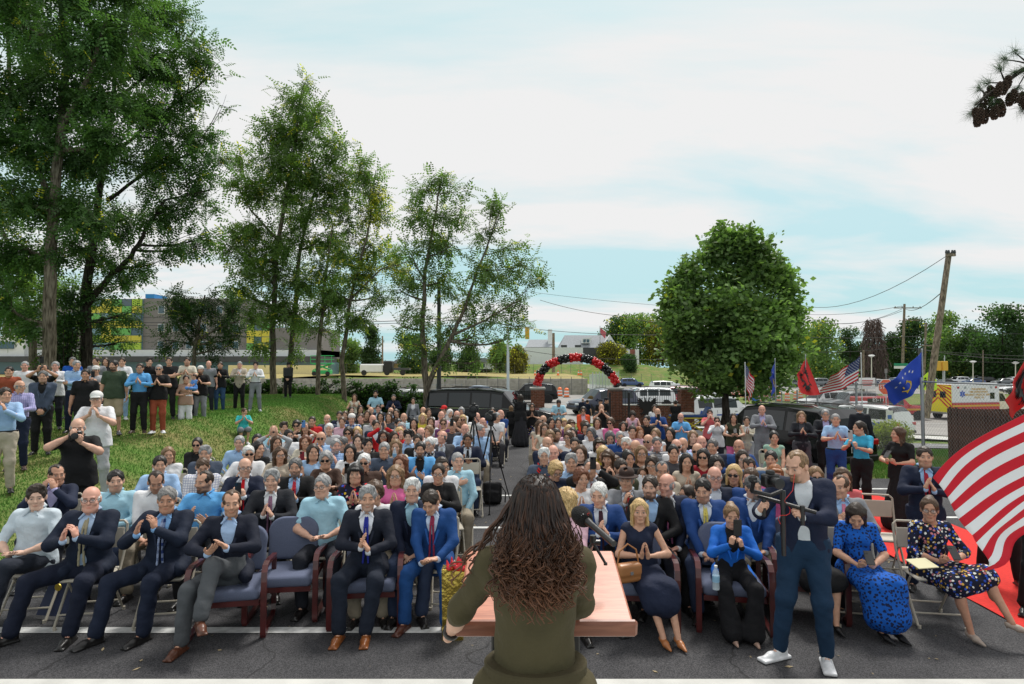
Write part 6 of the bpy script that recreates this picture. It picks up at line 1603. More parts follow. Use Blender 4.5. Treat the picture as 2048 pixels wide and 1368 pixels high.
for(px,D,k,c)in FARCARS:
 pm,cn=pals[c]; base='%s %s parked in the far car park'%(cn,{'suv':'SUV','sedan':'sedan','pickup':'pickup'}[k])
 where='left of the STOP sign' if px<1768 else('behind the ambulance' if px<2010 else 'at the right edge')
 if px<1600:base='%s %s glimpsed beyond the orange safety fence'%(cn,{'suv':'SUV','sedan':'sedan','pickup':'pickup'}[k]); where=''
 car(k,pm,None,X(px,D),D,PI if rg.random()<.5 else.0,'cars in the far car park',lod=0,name='parked_car')['label']=(base+' '+where).strip();
_bl={}
for o in[o for o in COL.objects if o.get('group')=='cars in the far car park']:_bl.setdefault(o['label'],[]).append(o)
for l,os_ in _bl.items():
 if len(os_)>1:
  os_.sort(key=lambda o:o.location.x/o.location.y)
  for i,o in enumerate(os_):o['label']=l+(', leftmost one',', rightmost one',', middle one')[0 if i==0 else(1 if i==len(os_)-1 else 2)]
def ambulance():
 D=50; r=empty('ambulance','white and red fire department ambulance with yellow and red chevrons on the back','ambulance',(X(1952,D),D+1,-1.78),math.radians(14)); L0,L1=-3.0,1.75
 mw=paint('white',(.72,.73,.74)); mr=PR
 m=MB(); m.box(((L0+L1)/2,0,2.15),(L1-L0,2.4,1.5),bev=.06); m.build('upper_body',mw,r); m=MB(); m.box(((L0+L1)/2,0,.98),(L1-L0,2.4,.84),bev=.03); m.build('lower_body',mr,r)
 m=MB(); m.box(((L0+L1)/2,0,2.93),(L1-L0-.2,2.3,.08),bev=.03); m.build('roof',mw,r)
 m=MB(); m.prism([(1.75,.6),(3.9,.6),(3.95,1.15),(3.75,1.35),(2.9,1.45),(2.35,2.25),(1.75,2.3)],-1.02,1.02,'y'); m.build('cab',mat('cream_cab',(.72,.66,.48),rough=.3),r)
 for q in(-1,1):m=MB(); m.prism([(1.95,1.5),(2.7,1.5),(2.28,2.1),(1.95,2.12)],q*1.03-.008,q*1.03+.008,'y'); m.build('window',M_CGLASS,r)
 m=MB(); m.box(((L0+L1)/2,-1.207,1.18),(L1-L0,.012,.14)); m.build('gold_stripe',M_YELP,r)
 for x in(-1.9,2.9):
  for q in(-1,1):w=link('wheel',wheel_meshes(.45,1)[0],r); w.location=(x,q*1.08,.45); w.rotation_euler=(0,0,0 if q>0 else PI); link('rim',wheel_meshes(.45,1)[1],w)
 m=MB(); m.box((L0-.25,0,.62),(.5,2.2,.12)); m.build('step',M_STEEL,r)
 for x in(-2.4,-1.7,.9,1.4):m=MB(); m.box((x,-1.21,2.62),(.22,.03,.16),bev=.02); m.build('warning_light',M_TAIL if x in(-2.4,1.4)else M_STEEL,r)
 m=MB(); m.box((1.0,-1.21,1.95),(.45,.02,.5),bev=.03); m.build('window',M_CGLASS,r)
 n=7; yl=mat('chevron_yellow',(.80,.72,.02),rough=.4)
 m=MB(); m.box((L0-.012,0,1.75),(.02,2.3,2.2)); m.build('rear_door',yl,r)
 for s in(-1,1):
  for k in range(n):
   z0=.72+k*.34; P=[(s*.02,z0+1.0),(s*1.14,z0),(s*1.14,z0+.16),(s*.02,z0+1.16)]
   P=[(a,min(max(b,.66),2.84))for a,b in P]
   if max(b for a,b in P)-min(b for a,b in P)<.03:continue
   m=MB(); m.prism(P,L0-.032,L0-.024,'x'); m.build('chevron',M_RED,r)
  m=MB(); m.box((L0-.04,s*.42,2.05),(.02,.5,.5),bev=.02); m.build('window',M_CGLASS,r)
 gold=M_YELP
 text('lettering','PHILADELPHIA\nFIRE DEPARTMENT\nEMERGENCY MEDICAL SERVICES\nMEDIC 18',.22,gold,r,TF(-.35,-1.215,2.15))
 for k in range(3):m=MB(); m.box((-2.0,-1.213,2.12),(.13,.014+.002*k,.52),(0,k*PI/3,0)); m.build('star_bar',mat('star_blue',(.02,.09,.45)),r)
 m=MB(); m.tube([(-2.0,-1.225,1.92),(-2.0,-1.225,2.32)],.012,5); m.build('star_staff',M_WHT,r)
ambulance()
# ================================================================ street furniture
def drum(px,py,label,group='orange striped road drums',D=None):
 D=D or depth_of(py,-.85 if px<1500 else-1.5); x=X(px,D); r=empty('road_drum',label,'road drum',(x,D,Z(py,D)),0,group)
 k=('drum',)
 if k not in CACHE:
  R=lambda z:.30-.07*z; P=[]
  for i,(a,b)in enumerate(((0.06,.26),(.26,.42),(.42,.58),(.58,.74),(.74,.94))):
   m=MB(); m.lathe([(R(a),a),(R(b),b)],n=16); P.append(('band',m.mesh('band',True,[M_ORANGE if i%2==0 else M_WHT])))
  m=MB(); m.lathe([(.42,0),(.42,.06),(.3,.07)],n=16); P.append(('base',m.mesh('base',True,[M_BLK]))); m=MB(); m.lathe([(R(.94),.94),(.12,1.0),(.08,1.06),(.001,1.06)],n=12); P.append(('cap',m.mesh('cap',True,[M_ORANGE]))); CACHE[k]=P
 for n,me in CACHE[k]:link(n,me,r)
for px,py,l in((1119.5,793,'left of the two orange striped drums right of the left gate pillar'),(1133,795,'right of the two orange striped drums right of the left gate pillar'),(1270,812,'orange drum seen through the iron railing left of the eagle'),(1337,808,'orange drum seen through the railing behind the officer'),(1522,804,'orange drum just left of the small blue flag'),(1557,803,'orange drum just right of the small blue flag'),(1573,803,'second orange drum right of the small blue flag'),(1590,800,'orange drum below the red flag'),(1529,783,'far orange drum above the drum beside the small blue flag'),(572,790,'orange drum glimpsed through the hedge by the armed guard'),(1600,797,'partly hidden orange drum behind the red flag'),(1510,800,'orange drum behind the small striped flag')):drum(px,py,l)
def cone(px,D,zb,label):r=empty('traffic_cone',label,'traffic cone',(X(px,D),D,zb),0,'traffic cones on the dry field'); m=MB(); m.lathe([(.16,.04),(.03,.72),(.001,.72)],n=10); m.build('cone',M_ORANGE,r,smooth=True); m=MB(); m.box((0,0,.02),(.4,.4,.04)); m.build('base',M_ORANGE,r); m=MB(); m.lathe([(.125,.3),(.09,.45)],n=10); m.build('stripe',M_WHT,r)
cone(1070,84,1.3,'traffic cone on the dry field above the left pillar'); cone(1157,86,1.3,'left of the pair of cones under the arch'); cone(1162,86,1.3,'right of the pair of cones under the arch'); cone(1116,85,1.3,'single cone left of the pair under the arch')
def signpost():pass
def pole(label,px,pt,pb,D,r0,m=M_ALU,name='pole',cat='pole',lean=0,group=None):
 a=at(px,pb,D); b=at(px+lean,pt,D); r=empty(name,label,cat,a,0,group); v=b-a; mb=MB(); mb.tube([(0,0,0),v*.5,v],[r0,r0*.9,r0*.75],10); mb.build('shaft',m,r,smooth=True); return r,v
def lamp(px,pt,pb,D,label,group=None):
 r,v=pole(label,px,pt,pb,D,.10,mat('cream_pole',(.62,.60,.48),rough=.5),'street_lamp','street lamp',group=group); m=MB(); m.lathe([(.12,-.25),(.55,0),(.6,.12),(.3,.22),(.001,.24)],(v.x,v.y,v.z),12); m.build('lamp_head',M_WHITE,r,smooth=True)
lamp(1743,712,770,120,'cream street lamp between the striped flag and the blue flag'); lamp(1946,724,772,125,'cream street lamp above the ambulance'); lamp(2031,726,775,120,'cream street lamp near the right edge')
pole('thin metal pole right of the leaning wooden pole',1889,711,800,70,.07)
def upole(label,px,pt,pb,D,r0,lean=0,arms=(),tr=False):
 r,v=pole(label,px,pt,pb,D,r0,M_WOODP,'utility_pole','utility pole',lean)
 for(t,w,off)in arms:p=v*t; m=MB(); m.box((p.x+off,p.y-.15,p.z),(w,.12,.14)); a=m.build('crossarm',M_WOODP,r);
 for(t,w,off)in arms:
  for s in(-.45,-.2,.2,.45):p=v*t; m=MB(); m.lathe([(.05,0),(.07,.08),(.04,.2)],(p.x+off+s*w,p.y-.15,p.z+.07),7); m.build('insulator',M_GREYD,r)
 if tr:p=v*.62; m=MB(); m.lathe([(.28,-.5),(.3,0),(.28,.5)],(p.x-.55,p.y,p.z),12); m.build('transformer',M_GREYD,r,smooth=True)
 return r,v
upole('tall wooden utility pole leaning to the right above the blue flag',1852,506,836,34,.19,lean=46,arms=((.985,.5,0),)); upole('upright wooden utility pole with a crossarm left of the leaning one',1804,608,770,95,.22,lean=5,arms=((.95,4.2,.4),(.80,2.6,1.1)))
upole('dark wooden pole close behind the leaning pole with a lamp bracket',1846,645,800,80,.16,lean=6,arms=((.7,2.4,.5),),tr=True); upole('plain wooden pole between the striped flag and the lamp',1727,700,790,75,.13); upole('short brown wooden pole left of the arch top',1107,666,745,110,.3); upole('grey pole between the conifer and the locust',765,672,745,108,.16); upole('thin pole right of the ambulance lamp',1966,700,775,140,.15)
r,v=pole('tall pale metal pole with a long arm left of the arch',1016,655,800,52,.13,mat('pale_pole',(.50,.56,.58),rough=.5),'signal_pole','signal pole'); m=MB(); m.tube([v*.98,v*.98+Vector((1.6,0,.1))],[.07,.04],6); m.build('arm',M_ALU,r); m=MB(); m.box(v*.98+Vector((1.6,-.1,-.35)),(.35,.3,1.0),bev=.03); sg=m.build('signal_head',M_YELP,r)
r,v=pole('dark grey lamp pole beside the forked locust trunk',878,560,850,29,.11,M_GREYD,'lamp_pole','lamp pole')
r,v=pole('flag pole with a small striped flag behind the grey roof',1200,652,735,155,.12,M_ALU,'flagpole','flagpole'); m=MB(); mf=mat('far_flag',(.5,.1,.12)); m.prism([(.1,v.z-.4),(1.6,v.z-1.6),(1.3,v.z-3.2),(.1,v.z-1.8)],-.02,.02,'y'); m.build('flag',mf,r)
r,v=pole('yellow traffic signal seen above the ambulance roof',1886,728,790,66,.06,M_ALU,'traffic_signal','traffic signal')
for dx in(-.75,0):m=MB(); m.box((v.x+dx,-.2,v.z-.2),(.55,.4,1.0),bev=.04); m.build('signal_head',M_YELP,r)
def sign(label,px,py,D,parts,pb,cat='sign',name='road_sign'):
 c=at(px,py,D); g=at(px,pb,D); r=empty(name,label,cat,(c.x,D,g.z)); m=MB(); m.box((0,.03,(c.z-g.z)/2),(.05,.05,c.z-g.z)); m.build('post',M_ALU,r); parts(r,c.z-g.z); return r
def p_stop(r,h):
 P=[(math.cos(PI/8+k*PI/4),math.sin(PI/8+k*PI/4))for k in range(8)]; m=MB(); m.prism([(a*.62,b*.62+h)for a,b in P],-.012,.0,'y'); m.build('border',M_WHT,r); m=MB(); m.prism([(a*.57,b*.57+h)for a,b in P],-.02,-.013,'y'); m.build('plate',mat('stop_orange_red',(.72,.09,.02),rough=.5),r); text('lettering','STOP',.42,M_WHT,r,TF(0,-.028,h))
sign('orange red STOP sign half covered by the blue flag',1772,774,46,p_stop,830)
def p_school(r,h):
 P=[(-.5,-.5),(.5,-.5),(.5,.12),(0,.62),(-.5,.12)]; m=MB(); m.prism([(a*1.05,b*.95+h)for a,b in P],-.012,0,'y'); m.build('plate',M_SIGNY,r)
 for dx in(-.17,.17):
  m=MB(); m.lathe([(.001,-.07),(.07,0),(.001,.07)],(dx,-.025,h+.22),8); m.prism([(dx-.09,h+.13),(dx+.09,h+.13),(dx+.05,h-.12),(dx+.14,h-.38),(dx+.06,h-.38),(dx,h-.16),(dx-.1,h-.38),(dx-.16,h-.36),(dx-.05,h-.1)],-.025,-.013,'y'); m.build('walking_figure',M_BLK,r)
sign('lime yellow school crossing sign with two walking figures',1856,764,38,p_school,836)
def p_street(r,h):
 m=MB(); m.box((0,0,h),(2.1,.05,.38)); m.build('green_plate',M_SIGNG,r); m=MB(); m.box((0,0,h-.42),(2.1,.05,.38)); m.build('white_plate',M_WHT,r); text('lettering','Pine Rd'.replace('Pine Rd','CENTRE'),.01,M_WHT,r,TF(0,-.2,-30))if False else None
sign('green and white street name sign beside the upright pole',1802,729,94,p_street,775)
def p_notice(r,h):m=MB(); m.box((0,0,h),(1.5,.04,1.05)); m.build('board',M_WHT,r); [MB().box((0,-.03,h+.25-k*.2),(1.1-.15*k,.01,.09)).build('red_line',M_RED,r)for k in range(3)]
sign('white notice board with red lines left of the STOP sign',1734,767,58,p_notice,800)
def p_h(r,h):m=MB(); m.prism([(-.22,h-.1),(0,h-.35),(.22,h-.1),(.22,h+.3),(-.22,h+.3)],-.02,0,'y'); m.build('shield',mat('sign_blue',(.02,.12,.45)),r)
sign('small blue shield sign near the road drums',1510.5,800,44,p_h,830)
def p_lawn(r,h):m=MB(); m.box((0,0,h),(.35,.02,.55)); m.build('board',M_WHT,r); m=MB(); m.box((0,-.015,h-.05),(.2,.01,.2)); m.build('emblem',mat('sign_blue',(.02,.12,.45)),r)
sign('small white lawn sign on the grass below the red truck',1779,832,32,p_lawn,843)
def p_arrow(r,h):m=MB(); m.box((0,0,h),(.5,.05,.8)); m.build('back_plate',M_GREYP,r)
sign('grey back of a sign beside the notice board',1772,742,110,p_arrow,768)
def p_hyd(r,h):pass
def wire(label,P,sag,rad=.014):
 r=MB(); pts=[]
 for i in range(len(P)-1):
  a,b=Vector(at(*P[i])),Vector(at(*P[i+1]))
  for t in np.linspace(0,1,12)[:(12 if i==len(P)-2 else 11)]:p=a.lerp(b,t); p.z-=sag*4*t*(1-t); pts.append(p)
 o=r.tube(pts,rad,4).build('overhead_wire',M_BLK); meta(o,label,'wire','overhead wires')
wire('wire rising to the top of the leaning pole',[(1600,610,60),(1896,510,34)],1.2,.02); wire('cable from the leaning pole past the upright pole',[(1000,575,150),(1560,625,110),(1804,612,95),(1882,586,34)],.8,.03); wire('long cable crossing the far left behind the trees',[(-40,628,60),(480,640,60),(1010,626,60)],.5,.03); wire('second cable just under the long left one',[(-40,640,62),(480,646,62),(1000,634,62)],.4,.025)
wire('cable over the grey roof towards the pear tree',[(1040,655,70),(1400,668,70)],.4,.028); wire('high cable above the arch',[(1080,600,80),(1240,632,80),(1400,650,80)],.3,.03); wire('low cable sagging across the arch top',[(990,690,60),(1165,716,55),(1420,717,50)],.1,.02); wire('cable from the pear tree to the upright pole',[(1610,704,90),(1800,694,95),(2060,712,90)],.3,.035); wire('dark cable across the vine covered snag',[(1600,674,80),(1846,672,80)],.2,.04); wire('low cable right of the leaning pole',[(1850,700,60),(2060,719,50)],.2,.02); wire('upper cable right of the leaning pole',[(1890,655,70),(2060,668,70)],.2,.02); wire('thin diagonal wire through the top left tree',[(-20,232,26),(200,340,30),(430,425,38)],.2,.008); wire('pair cable under the upright pole crossarm',[(1620,640,110),(1804,622,95)],1.2,.03); wire('lower pair cable under the upright pole crossarm',[(1650,645,110),(1804,618,95)],1.0,.03); wire('guy wire falling right from the leaning pole',[(1885,615,34),(1965,715,40)],0,.012)
wire('pale wire under the crown of the second clump',[(500,583,70),(700,592,70)],.2,.02); wire('bottom dark cable right of the fence',[(1900,722,90),(2060,724,90)],.1,.03)
# ================================================================ chairs
M_BEIGE=mat('beige_metal',(.46,.42,.34),rough=.45,noise=.06); M_VINYL=mat('beige_vinyl',(.50,.46,.38),rough=.5,noise=.06)
M_UPH=mat('blue_upholstery',(.125,.145,.215),rough=.95,spec=.1,noise=.12,nscale=160,bump=.25,bscale=240); M_MAHOG=mat('mahogany',(.075,.012,.012),rough=.28,noise=.35,nscale=9,coat=.3)
def folding_parts():
 if('fc',)in CACHE:return CACHE[('fc',)]
 P=[]
 m=MB(); m.box((0,-.02,.445),(.40,.39,.03),bev=.014); P.append(('seat',m.mesh('seat',True,[M_VINYL])))
 m=MB(); m.tube([(0,0,0)]*0 or[(-.19,.215,.70),(-.10,.235,.70),(0,.24,.70),(.10,.235,.70),(.19,.215,.70)],.09,10,flat=.12); P.append(('backrest',MB().box((0,.225,.735),(.40,.02,.20),(-.12,0,0),bev=.009).mesh('backrest',True,[M_VINYL])))
 for q in(-1,1):
  m=MB(); m.tube([(q*.215,.255,.86),(q*.215,.20,.62),(q*.215,.06,.40),(q*.215,-.24,.02)],.0125,7); P.append(('front_frame',m.mesh('front_frame',True,[M_BEIGE])))
  m=MB(); m.tube([(q*.195,-.06,.43),(q*.195,.23,.02)],.011,7); P.append(('rear_leg',m.mesh('rear_leg',True,[M_BEIGE])))
  for(y)in(-.24,.23):m=MB(); m.cyl((q*.205,y,0),(q*.205,y,.03),.017,n=8); P.append(('foot',m.mesh('foot',True,[M_VINYL])))
 m=MB(); m.tube([(-.215,.255,.86),(-.18,.262,.895),(.18,.262,.895),(.215,.255,.86)],.0125,7); P.append(('top_bar',m.mesh('top_bar',True,[M_BEIGE])))
 for(y,z,w)in((-.165,.12,.43),(.165,.12,.39)):m=MB(); m.tube([(-w/2,y,z),(w/2,y,z)],.009,6); P.append(('crossbar',m.mesh('crossbar',True,[M_BEIGE])))
 CACHE[('fc',)]=P; return P
def folding_chair(label,x,y,rz,group='beige folding chairs of the audience'):
 r=empty('folding_chair',label,'chair',(x,y,.012+H(x,y)),rz,group)
 for n,me in folding_parts():link(n,me,r)
 return r
def armchair(label,x,y,rz):
 r=empty('armchair',label,'armchair',(x,y,.012),rz,'blue upholstered armchairs of the front row')
 if('ac',)not in CACHE:
  P=[]
  s=SDF(.02); s.box((0,-.09,.40),(.255,.265,.058),.045); V,Q=s.mesh(.014,wrinkle(.002,.5)); P.append(('seat_cushion',npmesh('seat_cushion',V,Q,mats=[M_UPH])))
  s=SDF(.02); R=Euler((-.20,0,0)).to_matrix(); s.box((0,.195,.64),(.225,.042,.17),.04,R=R); s.cap((-.09,.232,.77),(.09,.232,.77),.14,k=.02); s.box((0,.34,.8),(.4,.08,.4),.01,k=.01,op='-',R=R); s.box((0,.105,.8),(.4,.08,.4),.01,k=.01,op='-',R=R)
  V,Q=s.mesh(.014); P.append(('back_cushion',npmesh('back_cushion',V,Q,mats=[M_UPH])))
  for q in(-1,1):
   x=q*.292; m=MB(); pts=[(x,-.36,.03),(x,-.355,.30),(x,-.35,.52),(x,-.335,.60),(x,-.29,.645),(x,-.20,.655),(x,.0,.63),(x,.19,.60)]
   def bar(pts,w=.045,h=.034):
    m=MB(); V=[]
    for i,p in enumerate(pts):
     p=np.array(p); t=np.array(pts[min(i+1,len(pts)-1)])-np.array(pts[max(i-1,0)]); t=t/np.linalg.norm(t); nn=np.cross(t,[1,0,0])
     for(a,b)in((-1,-1),(1,-1),(1,1),(-1,1)):V.append(p+np.array([a*w/2,0,0])+nn*b*h/2)
    Fc=[(0,1,2,3),tuple(len(V)-4+k for k in(3,2,1,0))]
    for i in range(len(pts)-1):
     for k in range(4):Fc.append((i*4+k,i*4+(k+1)%4,i*4+4+(k+1)%4,i*4+4+k))
    m.add(V,Fc); return m
   P.append(('arm_frame',bar(pts).mesh('arm_frame',False,[M_MAHOG])))
   P.append(('rear_leg',bar([(x,.19,.62),(x,.20,.30),(x,.21,.10),(x,.19,.035),(x,.12,.02)],.04,.032).mesh('rear_leg',False,[M_MAHOG])))
   P.append(('runner',bar([(x,.13,.020),(x,-.36,.020)],.04,.035).mesh('runner',False,[M_MAHOG])))
   m=MB(); m.box((q*.262,-.06,.385),(.022,.50,.05)); P.append(('side_rail',m.mesh('side_rail',False,[M_MAHOG])))
  m=MB(); m.box((0,-.335,.33),(.50,.025,.05)); P.append(('front_rail',m.mesh('front_rail',False,[M_MAHOG]))); m=MB(); m.box((0,.275,.62),(.40,.015,.36),(-.20,0,0)); P.append(('back_panel',m.mesh('back_panel',False,[M_BLK])))
  CACHE[('ac',)]=P
 r.scale=(1.12,1.06,.97)
 for n,me in CACHE[('ac',)]:link(n,me,r)
 return r
 # ================================================================ lectern, microphone, tripods, bags
M_CHERRY=mat('cherry_laminate',(.52,.20,.13),rough=.4,noise=.05,nscale=3)
def _wood(N,L,tc,src,b):
 mp=N.new('ShaderNodeMapping'); mp.inputs['Scale'].default_value=(3.0,26,26); L.new(tc.outputs['Object'],mp.inputs[0]); n=N.new('ShaderNodeTexNoise'); n.inputs['Scale'].default_value=2; n.inputs['Detail'].default_value=5; n.inputs['Distortion'].default_value=.8; L.new(mp.outputs[0],n.inputs[0])
 cr=N.new('ShaderNodeValToRGB'); L.new(n.outputs[0],cr.inputs[0]); e=cr.color_ramp.elements; e[0].position=.35; e[0].color=(.80,.72,.68,1); e[1].position=.65; e[1].color=(1.12,1.1,1.08,1)
 v=N.new('ShaderNodeMixRGB'); v.blend_type='MULTIPLY'; v.inputs[0].default_value=1; L.new(src,v.inputs[1]); L.new(cr.outputs[0],v.inputs[2]); return v.outputs[0]
M_CHERRY=mat('cherry_grain',(.48,.185,.11),rough=.4,extra=_wood); M_EDGE=mat('cherry_edge',(.26,.10,.06),rough=.4,extra=_wood)
def lectern():
 r=empty('lectern','reddish cherry wood lectern top with the speaker standing behind it','lectern',(.13,2.70,.45)); T=math.atan2(1.65-1.516,.50)
 s=SDF(.0); m=MB(); m.box((0,0,0),(.677,.515,.045),bev=.008); o=m.build('desk_top',M_CHERRY,r); o.location=(0,0,1.583-.45-.025); o.rotation_euler=(T,0,0)
 m=MB(); m.box((0,0,0),(.70,.032,.066),bev=.010); o=m.build('front_lip',M_EDGE,r); o.location=(0,-.262,1.516-.45-.018); o.rotation_euler=(T,0,0)
 for x in(-.20,.14):m=MB(); m.box((x,.02,.52),(.035,.06,1.03),bev=.006); m.build('leg',M_BLK,r)
 m=MB(); m.box((-.03,.02,.015),(.50,.40,.03),bev=.01); m.build('base',M_BLK,r)
lectern()
def onlectern(x,y,dz=.0):return Vector((.13+x,2.70+y,1.583+.268*y+dz))
def tablet():
 r=empty('tablet','dark tablet lying on the lectern beside the speaker','tablet',onlectern(.055,-.06,.006)); r.rotation_euler=(math.atan2(.134,.5),0,0); m=MB(); m.box((0,0,0),(.20,.27,.008),bev=.003); m.build('case',M_BLACKP,r); m=MB(); m.box((0,0,.005),(.18,.25,.001)); m.build('screen',M_GLASSB,r)
tablet()
def mic():
 M_FOAM=mat('mic_foam',(.010,.010,.011),rough=1.0,noise=.4,nscale=60,bump=1.0,bscale=180); D=2.75
 r=empty('microphone','black reporter microphone with a logo cube leaning on a small tripod','microphone',onlectern(.16,.07,.0)); B=r.location
 a=at(1163,1032,D)-B; b=at(1228,1088,D-.25)-B; v=(b-a).normalized()
 m=MB(); R=v.to_track_quat('Z','Y').to_matrix(); m.lathe([(.001,-.05),(.028,-.045),(.040,-.02),(.043,.0),(.040,.03),(.030,.05),(.02,.055)],a,16,R=R); m.build('windshield',M_FOAM,r,smooth=True)
 m=MB(); m.tube([a+v*.045,a+v*.09,b],[.019,.014,.0125],12); m.build('handle',M_BLACKP,r,smooth=True)
 c=a+v*.012; m=MB(); m.box(c,(.052,.062,.05),bev=.008); m.build('logo_cube',M_BLACKP,r)
 t=text('logo','oli',.042,M_WHT,r,Matrix.Translation(c+Vector((-.002,-.040,.002)))@Matrix.Rotation(-.95,4,'Y')@FRONT,ext=.001); text('logo_dot','TV',.014,M_RED,r,Matrix.Translation(c+Vector((.020,-.040,.022)))@Matrix.Rotation(-.95,4,'Y')@FRONT,ext=.001)
 hub=at(1186,1085,D-.08)-B; m=MB(); m.tube([hub+Vector((0,0,.03)),hub],.014,8); m.tube([hub+Vector((-.01,0,0)),hub+Vector((.03,.0,.0))],.012,8); m.build('clamp',M_BLACKP,r,smooth=True)
 for(px,py,dd)in((1211,1127,-.12),(1178,1112,.10),(1160,1124,-.08)):p=at(px,py,D+dd)-B; m=MB(); m.tube([hub,p],[.007,.0055],8); m.lathe([(.008,-.006),(.008,.004)],p,8); m.build('tripod_leg',M_BLACKP,r,smooth=True)
mic()
def gift_bag():
 x,y=X(908,5.85),5.85; r=empty('gift_bag','shiny gold gift bag with red ribbon standing beside the lectern','gift bag',(x,y,.012)); mg=mat('gold_foil',(.62,.46,.10),rough=.22,metal=.9,noise=.2,nscale=10,bump=1.0,bscale=12)
 m=MB(); m.prism([(-.09,0),(.10,0),(.11,.52),(-.10,.54)],-.07,.07,'y'); m.build('bag',mg,r); r.scale=(1,1,1.18)
 s=SDF(.01); rg=random.Random(3)
 for k in range(14):a=(rg.uniform(-.1,.12),rg.uniform(-.06,.06),.54); s.cap(a,(a[0]+rg.uniform(-.05,.05),a[1],.54+rg.uniform(.02,.07)),.02,.008)
 V,Q=s.mesh(.010); link('ribbon',npmesh('ribbon',V,Q,mats=[mat('red_tissue',(.6,.02,.03),rough=.4)]),r)
gift_bag()
def tripod(px,D,zt,label,camlabel,spread=.42,yaw=0):
 x=X(px,D); r=empty('tripod',label,'tripod',(x,D,.012)); top=Vector((0,0,zt-.25))
 for k in range(3):
  a=2*PI*k/3+.5; ft=Vector((math.cos(a)*spread,math.sin(a)*spread,0)); mid=top.lerp(ft,.5)
  m=MB(); m.tube([top+ft*.06,mid],[.017,.015],6); m.tube([mid,ft],[.012,.010],6); m.lathe([(.02,0),(.018,.02)],ft,8); m.build('leg',M_BLACKP,r,smooth=True)
 m=MB(); m.cyl(top-Vector((0,0,.45)),top+Vector((0,0,.08)),.016,n=8); m.build('centre_column',M_BLACKP,r,smooth=True)
 m=MB(); m.box(top+Vector((0,0,.13)),(.10,.10,.10),bev=.02); m.tube([top+Vector((0,0,.12)),top+Vector((.08,.38,-.05))],.010,6); m.build('fluid_head',M_BLACKP,r)
 c=link('video_camera',camera_mesh(),None); c.location=(x,D,zt); c.rotation_euler=(0,0,yaw); c.scale=(1.3,)*3; meta(c,camlabel,'camera')
tripod(982,11.0,1.62,'black tripod in the aisle beside the backpack','video camera on the tripod nearest the backpack',yaw=-.2); tripod(948,12.2,1.68,'black tripod behind the one nearest the backpack','video camera on the rear tripod at the left of the aisle',spread=.38)
m=MB(); rr=empty('backpack','bulky black backpack standing in the aisle behind the tripod leg','backpack',(X(985,11.4),11.5,.012)); s=SDF(.03); s.box((0,0,.20),(.17,.11,.19),.07); s.box((0,-.12,.14),(.12,.05,.11),.04); s.cap((-.13,-.06,.36),(.13,-.06,.36),.03); V,Q=s.mesh(.016,wrinkle(.006,1.3)); link('bag',npmesh('bag',V,Q,mats=[mat('black_nylon',(.012,.012,.014),rough=.8,bump=.4,bscale=60)]),rr); m=MB(); m.tube([(.16,-.05,.33),(.24,-.12,.22),(.23,-.14,.04)],.012,6); m.build('strap',M_BLK,rr)
def bottle(label,x,y,z,group=None):
 k=('btl',)
 if k not in CACHE:
  m=MB(); m.lathe([(.001,0),(.030,.002),(.032,.02),(.031,.06),(.032,.13),(.026,.165),(.013,.19),(.013,.20)],n=14); a=m.mesh('bottle_body',True,[mat('clear_plastic',(.62,.72,.78),rough=.08,alpha=.45)]); m=MB(); m.lathe([(.015,.20),(.015,.215),(.001,.216)],n=12); b=m.mesh('cap',True,[M_WHT]); m=MB(); m.lathe([(.0325,.07),(.0325,.125)],n=14); c=m.mesh('label_band',True,[mat('bottle_label',(.25,.45,.62),rough=.5)]); CACHE[k]=(a,b,c)
 r=empty('water_bottle',label,'bottle',(x,y,z),0,group); [link(n,me,r)for n,me in zip(('plastic','cap','label_band'),CACHE[k])]; return r
bottle('water bottle standing on the asphalt at the left edge',X(8,5.95),5.9,.012,'water bottles on the asphalt at the left edge'); bottle('second water bottle behind the one at the left edge',X(4,6.2),6.15,.012,'water bottles on the asphalt at the left edge')
r=empty('folder','dark blue certificate folder with a gold seal under the folding chair','folder',(X(128,6.3),6.35,.02),-.15); m=MB(); m.box((0,0,.20),(.34,.02,.40),(-.5,0,0)); m.build('cover',mat('folder_blue',(.01,.02,.07),rough=.6),r); m=MB(); m.lathe([(.035,0),(.035,.012),(.001,.013)],(.02,-.06,.29),16,axis='y'); m.build('seal',mat('gold_seal',(.6,.42,.06),rough=.3,metal=.6),r)
